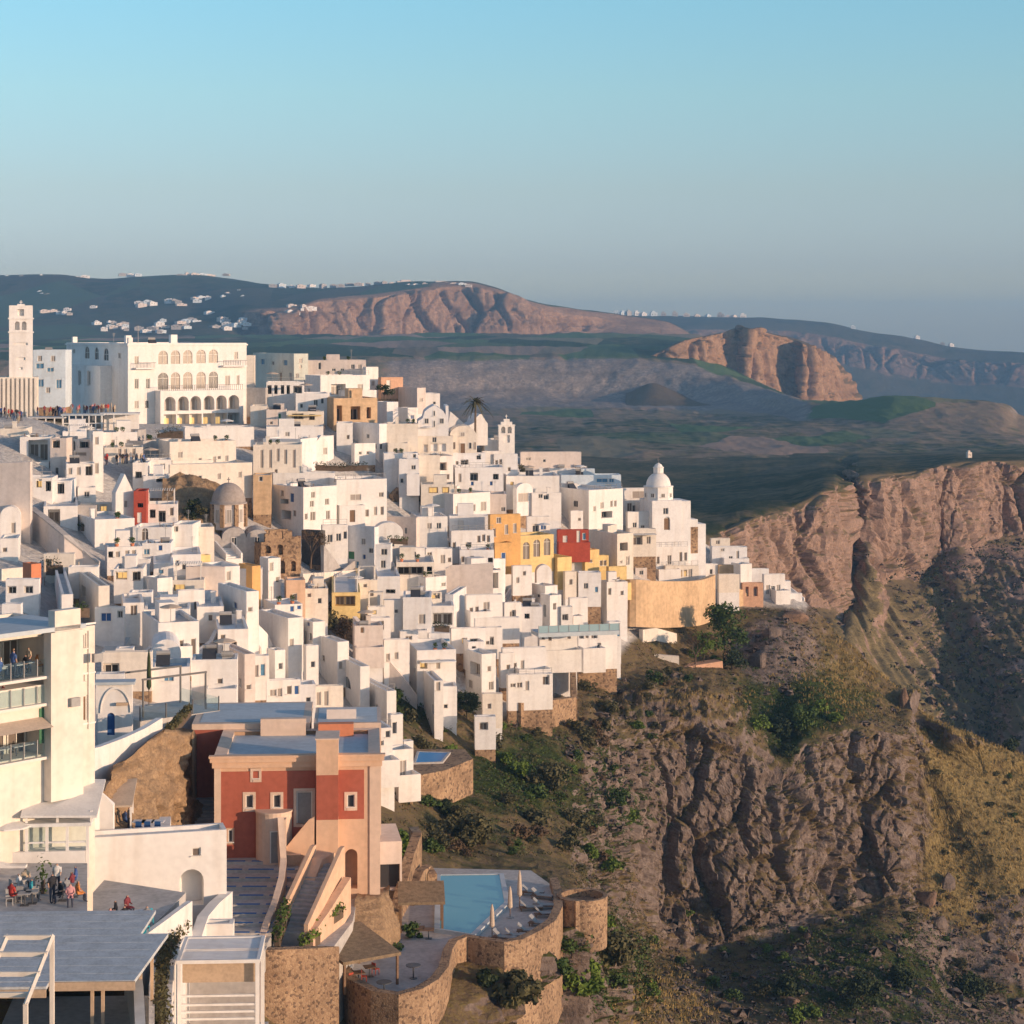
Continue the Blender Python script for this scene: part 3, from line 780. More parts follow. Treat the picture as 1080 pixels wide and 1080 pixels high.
def window_mesh(w_, h_, k):
    w_, h_ = max(0.3, round(w_ * 5) / 5), max(0.3, round(h_ * 5) / 5)
    key = (w_, h_, k)
    if key in WIN_CACHE: return WIN_CACHE[key]
    nm, mat = KINDS_[k]
    mb = MB()
    fr = 0.09
    arch = k in 'aA'
    if arch:
        r_ = w_ / 2; zs = h_ / 2 - r_
        pts = [(-r_, 0, -h_ / 2), (r_, 0, -h_ / 2)] + [(r_ * math.cos(t), 0, zs + r_ * math.sin(t)) for t in [math.pi * i / 8 for i in range(9)]]
        mb.poly(pts, 1)
        mb.box(-0.04, 0.04, -0.05, -0.005, -h_ / 2, h_ / 2 - 0.02, 0)
        mb.box(-r_, r_, -0.05, -0.006, zs - 0.04, zs + 0.04, 0)
    elif nm in ('window',):
        mb.quad((-w_ / 2, 0, -h_ / 2), (w_ / 2, 0, -h_ / 2), (w_ / 2, 0, h_ / 2), (-w_ / 2, 0, h_ / 2), 1)
        mb.box(-w_ / 2, -w_ / 2 + fr, -0.06, -0.005, -h_ / 2, h_ / 2)
        mb.box(w_ / 2 - fr, w_ / 2, -0.06, -0.005, -h_ / 2, h_ / 2)
        mb.box(-w_ / 2 + fr, w_ / 2 - fr, -0.06, -0.006, h_ / 2 - fr, h_ / 2)
        mb.box(-w_ / 2 - 0.08, w_ / 2 + 0.08, -0.26, -0.006, -h_ / 2, -h_ / 2 + 0.07)
        if w_ > 0.7: mb.box(-0.03, 0.03, -0.045, -0.007, -h_ / 2 + 0.07, h_ / 2 - fr)
        if k in 'bl': mb.box(-w_ / 2 + fr, w_ / 2 - fr, -0.03, -0.004, -0.03, 0.03, 1)
    elif nm == 'door':
        mb.box(-w_ / 2, w_ / 2, -0.02, 0.04, -h_ / 2, h_ / 2, 1)
        mb.box(-w_ / 2, -w_ / 2 + fr, -0.07, -0.021, -h_ / 2, h_ / 2)
        mb.box(w_ / 2 - fr, w_ / 2, -0.07, -0.021, -h_ / 2, h_ / 2)
        mb.box(-w_ / 2 + fr, w_ / 2 - fr, -0.07, -0.022, h_ / 2 - fr, h_ / 2)
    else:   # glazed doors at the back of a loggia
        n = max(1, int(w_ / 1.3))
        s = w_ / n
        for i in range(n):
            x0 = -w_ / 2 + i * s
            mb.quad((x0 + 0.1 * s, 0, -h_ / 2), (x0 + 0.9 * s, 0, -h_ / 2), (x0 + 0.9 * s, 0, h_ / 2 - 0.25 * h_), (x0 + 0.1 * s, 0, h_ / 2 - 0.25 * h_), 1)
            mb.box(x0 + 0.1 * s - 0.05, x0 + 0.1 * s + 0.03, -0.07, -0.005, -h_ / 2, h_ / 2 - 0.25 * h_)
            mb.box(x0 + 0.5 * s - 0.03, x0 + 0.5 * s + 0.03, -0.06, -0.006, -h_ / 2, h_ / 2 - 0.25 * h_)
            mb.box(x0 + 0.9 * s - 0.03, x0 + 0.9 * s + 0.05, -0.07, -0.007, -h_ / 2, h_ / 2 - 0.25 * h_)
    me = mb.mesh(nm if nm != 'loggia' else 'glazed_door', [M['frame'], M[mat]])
    WIN_CACHE[key] = me
    return me

def wall_face(mb, o, ex, n, L, z0, z1, holes, thick=0.0):
    """vertical wall from o along ex; holes (x0, x1, z0, z1, arch, depth) get reveals"""
    xs = sorted(set([0, L] + [h[0] for h in holes] + [h[1] for h in holes]))
    zs = sorted(set([z0, z1] + [h[2] for h in holes] + [h[3] for h in holes]))
    def pt(x, z, d=0.0):
        return (o[0] + ex[0] * x - n[0] * d, o[1] + ex[1] * x - n[1] * d, z)
    for i in range(len(xs) - 1):
        for j in range(len(zs) - 1):
            cx, cz = (xs[i] + xs[i + 1]) / 2, (zs[j] + zs[j + 1]) / 2
            if any(h[0] < cx < h[1] and h[2] < cz < h[3] for h in holes): continue
            mb.quad(pt(xs[i], zs[j]), pt(xs[i + 1], zs[j]), pt(xs[i + 1], zs[j + 1]), pt(xs[i], zs[j + 1]))
    for (a, b, c, d, arch, dep) in holes:
        if arch:
            r_ = (b - a) / 2; cx = (a + b) / 2; s = d - r_
            arc = [(cx + r_ * math.cos(t), s + r_ * math.sin(t)) for t in [math.pi * i / 10 for i in range(11)]]
            mb.poly([pt(b, d)] + [pt(*q) for q in arc[:6]][::-1] if False else [pt(b, s), pt(b, d), pt(cx, d)] + [pt(*q) for q in arc[5:0:-1]])
            mb.poly([pt(cx, d), pt(a, d), pt(a, s)] + [pt(*q) for q in arc[9:4:-1]])
            for q, q2 in zip(arc[:-1], arc[1:]):
                mb.quad(pt(*q), pt(*q2), pt(q2[0], q2[1], dep), pt(q[0], q[1], dep))
            top = s
        else:
            top = d
            mb.quad(pt(a, d), pt(b, d), pt(b, d, dep), pt(a, d, dep))
        mb.quad(pt(a, c), pt(a, top), pt(a, top, dep), pt(a, c, dep))
        mb.quad(pt(b, c), pt(b, top), pt(b, top, dep), pt(b, c, dep))
        mb.quad(pt(a, c), pt(b, c), pt(b, c, dep), pt(a, c, dep))
        mb.quad(pt(a, c, dep + 0.02), pt(b, c, dep + 0.02), pt(b, d, dep + 0.02), pt(a, d, dep + 0.02))

def merge_holes(h):
    """drop a hole that overlaps one already kept"""
    out = []
    for x in h:
        if all(x[1] <= y[0] + 0.01 or x[0] >= y[1] - 0.01 or x[3] <= y[2] + 0.01 or x[2] >= y[3] - 0.01 for y in out):
            out.append(x)
    return out

HOUSES = []
bpy.context.view_layer.update()
def ground_z(x, y):
    ok, loc, n_, i_ = hillside.ray_cast((x, y, 200), (0, 0, -1))
    return loc.z if ok else None

def house(uL, uC, uR, vT, vB, label=None, name='white_house', cat='house', c='white', w='', par=0.45, th=None, dep=7.0, D=None, roof='flat',
          rc='roofw', group='whitewashed houses stacked over the slope', ex='', found=5.0, up=None, back_w=''):
    """a house whose near corner stands at uC; its sunward face runs to uR, its other face to uL"""
    Dc = D or depth_at(uC, vB)
    C = P(uC, vB, Dc)
    both = uC - uL > 0.5 and uR - uC > 0.5
    if th is None:
        th = 33 if both else (5 if uR - uC > 0.5 else 72)
    t = R(th); s, c_ = math.sin(t), math.cos(t)
    if uR - uC > 0.5:
        a = ((uR - 540) * Dc - C.x * F) / (c_ * F - (uR - 540) * s)
    else: a = dep
    if uC - uL > 0.5:
        b = ((uL - 540) * Dc - C.x * F) / (-s * F - (uL - 540) * c_)
    else: b = dep
    a, b = max(1.2, abs(a)), max(1.2, abs(b))
    if both and dep != 7.0: pass
    h = (vB - vT) * Dc / F
    root = empty(name, C, t, label, cat, group)
    hr, hl = [], []
    wins = []
    for tok in w.split():
        q = tok.split(',')
        k = 'n'
        if q[-1].isalpha(): k = q.pop()
        q = [float(x) for x in q]
        u, v = q[0], q[1]
        wp, hp = (q[2], q[3]) if len(q) > 3 else ((3.6, 5.2) if k in 'nmcbl' else ((4, 8) if k in 'dgBGW' else (7, 9)))
        right = u >= uC if (uR - uC > 0.5) else False
        wm, hm = wp * Dc / F, hp * Dc / F
        z = (vB - v) * Dc / F
        if right:
            x = ((u - 540) * Dc - C.x * F) / (c_ * F - (u - 540) * s)
            z *= (Dc + x * s) / Dc
            wm = wm / max(0.5, c_); L = a
        else:
            x = ((u - 540) * Dc - C.x * F) / (-s * F - (u - 540) * c_)
            z *= (Dc + x * c_) / Dc
            wm = wm / max(0.5, s); L = b
        wm = max(0.6, min(wm, L - 0.4)); hm = max(0.6, hm)
        wm, hm = round(wm * 5) / 5, round(hm * 5) / 5
        x = min(max(x, wm / 2 + 0.15), L - wm / 2 - 0.15)
        hm = min(hm, h - 0.3)
        z = min(max(z, -1.0 + hm / 2), h - 0.15 - hm / 2)
        dp = 0.16 if k in 'nmcbl' else (0.14 if k in 'dgBGWaA' else (3.6 if k == 'P' else (1.2 if k == 'V' else min(1.8, 0.45 * b if right else 0.45 * a))))
        hole = (x - wm / 2, x + wm / 2, z - hm / 2, z + hm / 2, k in 'aAV', dp)
        (hr if right else hl).append(hole)
        wins.append((right, hole, k, wm, hm))
    if label and not any(k in label for k in ('blank', 'plain', ' no ', 'one', 'single', 'only', 'twin', 'two ', 'row', 'wall', 'chapel', 'three', 'four', 'cube', 'arch')) and group and Dc > 190:
        hs0 = random.Random(int(uL * 17 + vB * 3))
        for right, L, hh_ in ((True, a, hr), (False, b, hl)):
            for z_ in (1.1, 4.0, 6.6):
                for _ in range(2):
                    if L < 2.6 or z_ + 1.2 > h or hs0.random() < .3: continue
                    x = hs0.uniform(.7, L - .7); dr = z_ < 2 and hs0.random() < .4
                    wm, hm = (.9, 2.0) if dr else (.8, 1.0)
                    z = 1.0 if dr else z_ + .3
                    hole = (x - wm / 2, x + wm / 2, z - hm / 2 + .02, z + hm / 2, False, .15)
                    if z + hm / 2 > h - .2 or any(not (hole[1] + .3 <= y[0] or hole[0] - .3 >= y[1] or hole[3] + .2 <= y[2] or hole[2] - .2 >= y[3]) for y in hh_): continue
                    hh_.append(hole); wins.append((right, hole, hs0.choice('dgdW') if dr else hs0.choice('nnmc'), wm, hm))
    hr, hl = merge_holes(hr), merge_holes(hl)
    mb = MB()
    low = 0.0
    for (x_, y_) in ((0, 0), (a, 0), (a, b), (0, b)):
        g = ground_z(C.x + x_ * c_ - y_ * s, C.y + x_ * s + y_ * c_)
        if g is not None: low = min(low, g - C.z)
    z0 = max(-9.0, low - 0.4)
    if z0 < -1.8 and group:      # the slope falls away: a rough stone footing carries the house
        fb = MB(); zf = max(z0 * 0.45, -1.6); fb.box(.04, a - .04, .04, b - .04, z0, zf + .02); fb.build('footing', M['ruin' if int(uC * 7 + vB) % 5 < 2 else 'white2'], root)
        z0 = zf
    ztop = h
    wall_face(mb, (0, 0), (1, 0), (0, -1), a, z0, ztop, hr)
    wall_face(mb, (0, 0), (0, 1), (-1, 0), b, z0, ztop, hl)
    mb.quad((a, 0, z0), (a, b, z0), (a, b, ztop), (a, 0, ztop))
    mb.quad((0, b, z0), (a, b, z0), (a, b, ztop), (0, b, ztop))
    zr = ztop - par
    if roof == 'flat':
        k = min(0.28, a / 4, b / 4)
        o4 = [(0, 0), (a, 0), (a, b), (0, b)]; i4 = [(k, k), (a - k, k), (a - k, b - k), (k, b - k)]
        for i in range(4):
            j = (i + 1) % 4
            mb.quad((*o4[i], ztop), (*o4[j], ztop), (*i4[j], ztop), (*i4[i], ztop))
            mb.quad((*i4[i], ztop), (*i4[j], ztop), (*i4[j], zr), (*i4[i], zr))
    mb.build('wall', M[c], root)
    if roof == 'flat':
        rb = MB()
        rb.quad((k, k, zr), (a - k, k, zr), (a - k, b - k, zr), (k, b - k, zr))
        ro = rb.build('roof', M[rc], root)
        hs = random.Random(int(uC * 131 + vT * 7))
        if ex == '' and a > 3 and b > 3:
            ex = hs.choice(['', 'c', 'x', 'r', 'k', 'cx', 'ck'])
        if 'c' in ex:     # chimney
            cb = MB(); cx, cy = hs.uniform(0.15, 0.85) * a, hs.uniform(0.4, 0.85) * b
            cb.box(cx - .28, cx + .28, cy - .28, cy + .28, zr, zr + 1.3); cb.box(cx - .36, cx + .36, cy - .36, cy + .36, zr + 1.3, zr + 1.42)
            cb.build('chimney', M[c], ro)
        if 'x' in ex:     # stair head
            xb = MB(); cx, cy = hs.uniform(0.3, 0.7) * a, hs.uniform(0.5, 0.75) * b
            bw, bl, bh = min(1.3, a * .2), min(1.3, b * .2), hs.uniform(1.4, 2.2)
            xb.box(cx - bw, cx + bw, cy - bl, cy + bl, zr, zr + bh)
            xb.build('stair_head', M[c], ro)
        if 'k' in ex:     # water tank or solar heater
            kb = MB(); cx, cy = hs.uniform(0.2, 0.8) * a, hs.uniform(0.3, 0.8) * b
            kb.box(cx - .5, cx + .5, cy - .35, cy + .35, zr, zr + .35); kb.tube([(cx - .6, cy, zr + .62), (cx + .6, cy, zr + .62)], 0.28, 8)
            kb.build('water_tank', M['rail'], ro)
        if hs.random() < .4 and a > 2.5 and b > 2.5:     # television aerial
            ab = MB(); cx, cy = hs.uniform(.15, .85) * a, hs.uniform(.3, .85) * b; hz = hs.uniform(1.6, 2.6)
            ab.tube([(cx, cy, zr), (cx, cy, zr + hz)], .035, 5)
            for i in range(4): ab.box(cx - .35 + .05 * i, cx + .35 - .05 * i, cy - .012, cy + .012, zr + hz - .1 - .14 * i, zr + hz - .075 - .14 * i)
            ab.build('aerial', M['rail'], ro)
        if hs.random() < .22 and a > 3 and b > 3:     # sloping solar water heater
            sb = MB(); cx, cy = hs.uniform(.25, .75) * a, hs.uniform(.35, .75) * b
            sb.quad((cx - .7, cy - .6, zr + .15), (cx + .7, cy - .6, zr + .15), (cx + .7, cy + .5, zr + 1.1), (cx - .7, cy + .5, zr + 1.1)); sb.box(cx - .68, cx + .68, cy + .46, cy + .5, zr, zr + 1.08)
            so_ = sb.build('solar_panel', M['pane'], ro); kb = MB(); kb.tube([(cx - .7, cy + .62, zr + 1.25), (cx + .7, cy + .62, zr + 1.25)], .24, 8); kb.build('water_tank', M['rail'], ro)
        if 'r' in ex:     # rail of a roof terrace
            rb = MB()
            for i in range(int(a / 1.2) + 1):
                x = k / 2 + i * (a - k) / max(1, int(a / 1.2))
                rb.box(x - .025, x + .025, k / 2 - .025, k / 2 + .025, ztop, ztop + .8)
            rb.box(k / 2 - .025, a - k / 2 + .025, k / 2 - .03, k / 2 + .03, ztop + .8, ztop + .85)
            rb.box(k / 2 - .025, a - k / 2 + .025, k / 2 - .02, k / 2 + .02, ztop + .4, ztop + .43)
            rb.build('railing', M['rail'], root)
        if 'w' in ex:     # flat awning over the front
            wb = MB(); zw = min(h * .72, 3.1 if h > 4 else h * .8); wb.box(.05 * a, .95 * a, -1.7, -.004, zw, zw + .14)
            wb.build('awning', M['yellow' if 'yellow awning' in label else ('roofg' if 'dark' in label else ('bluelite' if 'blue' in label else 'roofw'))], root)
        if 'p' in ex:     # slatted shade on posts
            pb = MB(); w1, d1 = a * .8, min(b * .6, 3.5)
            for x in (a * .1, a * .9):
                for y in (0.4, 0.4 + d1): pb.box(x - .06, x + .06, y - .06, y + .06, zr, zr + 2.3)
            for i in range(12):
                x = a * .1 + i * w1 / 11
                pb.box(x - .05, x + .05, 0.2, 0.6 + d1, zr + 2.3, zr + 2.42)
            pb.build('pergola', M['frame'], root)
    elif roof == 'vault':
        rb = MB(); rise = min(a / 2, up or a / 2); n = 12
        pts = [(a / 2 - a / 2 * math.cos(math.pi * i / n), ztop + rise * math.sin(math.pi * i / n)) for i in range(n + 1)]
        for y in (0.0, b): rb.poly([(p[0], y, p[1]) for p in pts])
        for p, q in zip(pts[:-1], pts[1:]): rb.quad((p[0], 0, p[1]), (q[0], 0, q[1]), (q[0], b, q[1]), (p[0], b, p[1]))
        rb.build('vaulted_roof', M[rc if rc != 'roofw' else c], root)
    elif roof == 'gable':
        rb = MB(); rise = up or a * 0.35
        for y in (0.0, b): rb.poly([(0, y, ztop), (a, y, ztop), (a / 2, y, ztop + rise)])
        rb.quad((0, 0, ztop), (a / 2, 0, ztop + rise), (a / 2, b, ztop + rise), (0, b, ztop))
        rb.quad((a, 0, ztop), (a / 2, 0, ztop + rise), (a / 2, b, ztop + rise), (a, b, ztop))
        rb.build('gable_roof', M[rc if rc != 'roofw' else c], root)
    elif roof == 'lean':   # shed slope rising to the far side
        rb = MB(); rise = up or 2.0
        rb.poly([(0, 0, ztop), (0, b, ztop), (0, b, ztop + rise)]); rb.poly([(a, 0, ztop), (a, b, ztop), (a, b, ztop + rise)])
        rb.quad((0, 0, ztop), (a, 0, ztop), (a, b, ztop + rise), (0, b, ztop + rise)); rb.quad((0, b, ztop), (a, b, ztop), (a, b, ztop + rise), (0, b, ztop + rise))
        rb.build('sloping_roof', M[rc if rc != 'roofw' else c], root)
    for right, hole, k, wm, hm in wins:
        if hole not in (hr if right else hl) or k == 'V': continue
        cx, cz, dp = (hole[0] + hole[1]) / 2, (hole[2] + hole[3]) / 2, hole[5]
        me = window_mesh(wm, hm, k)
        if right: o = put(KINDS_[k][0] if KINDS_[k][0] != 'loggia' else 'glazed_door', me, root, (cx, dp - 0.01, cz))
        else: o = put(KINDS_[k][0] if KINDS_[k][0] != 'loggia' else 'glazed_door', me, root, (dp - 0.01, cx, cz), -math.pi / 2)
    if group and Dc > 190 and h > 3.6 and a > 3.0 and uR - uC > 0.5 and roof == 'flat' and not any(k in (label or '') for k in ('blank', 'plain', 'arch', 'loggia', 'colonn', 'awning', 'canopy', 'shade')):
        hs1 = random.Random(int(uR * 13 + vT)); k = hs1.random()
        if k < .75:      # a lower terrace block stepping out in front
            x0, x1 = (0.0, a * hs1.uniform(.5, .75)) if hs1.random() < .4 else ((a * hs1.uniform(.25, .5), a) if hs1.random() < .6 else (0.0, a))
            d_, zt = hs1.uniform(1.6, 3.0), min(h * hs1.uniform(.3, .48), 3.6); W_ = x1 - x0
            tb = MB(); ho = []
            if zt > 2.0:
                n = max(1, int(W_ / 2.2))
                for i in range(n):
                    cx = W_ * (i + .5) / n; dr = hs1.random() < .45; wm, hm = (.9, 1.9) if dr else (.8, .9)
                    ho.append((cx - wm / 2, cx + wm / 2, (.02 if dr else .9), (.02 if dr else .9) + hm, False, .14, dr))
                ho = [q for q in ho if q[3] < zt - .35]
            wall_face(tb, (x0, -d_), (1, 0), (0, -1), W_, z0, zt, [q[:6] for q in ho])
            for xx in (x0, x1): tb.quad((xx, -d_, z0), (xx, -.003, z0), (xx, -.003, zt), (xx, -d_, zt))
            e_ = .2; o4 = [(x0, -.003), (x0, -d_), (x1, -d_), (x1, -.003)]; i4 = [(x0 + e_, -.003), (x0 + e_, -d_ + e_), (x1 - e_, -d_ + e_), (x1 - e_, -.003)]
            for i in range(3):
                tb.quad((*o4[i], zt), (*o4[i + 1], zt), (*i4[i + 1], zt), (*i4[i], zt)); tb.quad((*i4[i], zt), (*i4[i + 1], zt), (*i4[i + 1], zt - .6), (*i4[i], zt - .6))
            tb.quad(*[(*q, zt - .6) for q in i4])
            t_o = tb.build('terrace_block', M[c], root)
            for q in ho: put('door' if q[6] else 'window', window_mesh(q[1] - q[0], q[3] - q[2], hs1.choice('dgWB') if q[6] else hs1.choice('nmc')), t_o, (x0 + (q[0] + q[1]) / 2, -d_ + .13, (q[2] + q[3]) / 2))
    HOUSES.append((root, a, b, h))
    return root, a, b, h, Dc

def wall_between(pts, vB, label, c='white', thick=0.4, name='terrace_wall', cat='wall', D=None, group=None, found=3.0, Ds=None, maxh=12):
    """free-standing wall: pts [(u, vTop)], foot at row vB (number or list)"""
    xy, zt, zb = [], [], []
    for i, (u, v) in enumerate(pts):
        vb = vB[i] if hasattr(vB, '__len__') else vB
        d = Ds[i] if Ds else (D or depth_at(u, vb))
        p = P(u, v, d); xy.append((p.x, p.y)); zt.append(p.z)
        g = ground_z(p.x, p.y)
        zb.append(min(p.z - 0.8, max(g - 0.6 if g is not None else -999, p.z - maxh)) if g is not None else P(u, vb, d).z - found)
    mb = MB(); mb.ringwall(xy, thick, zb, zt)
    o = mb.build(name, M[c])
    return tag(o, label, cat, group, 'thing')
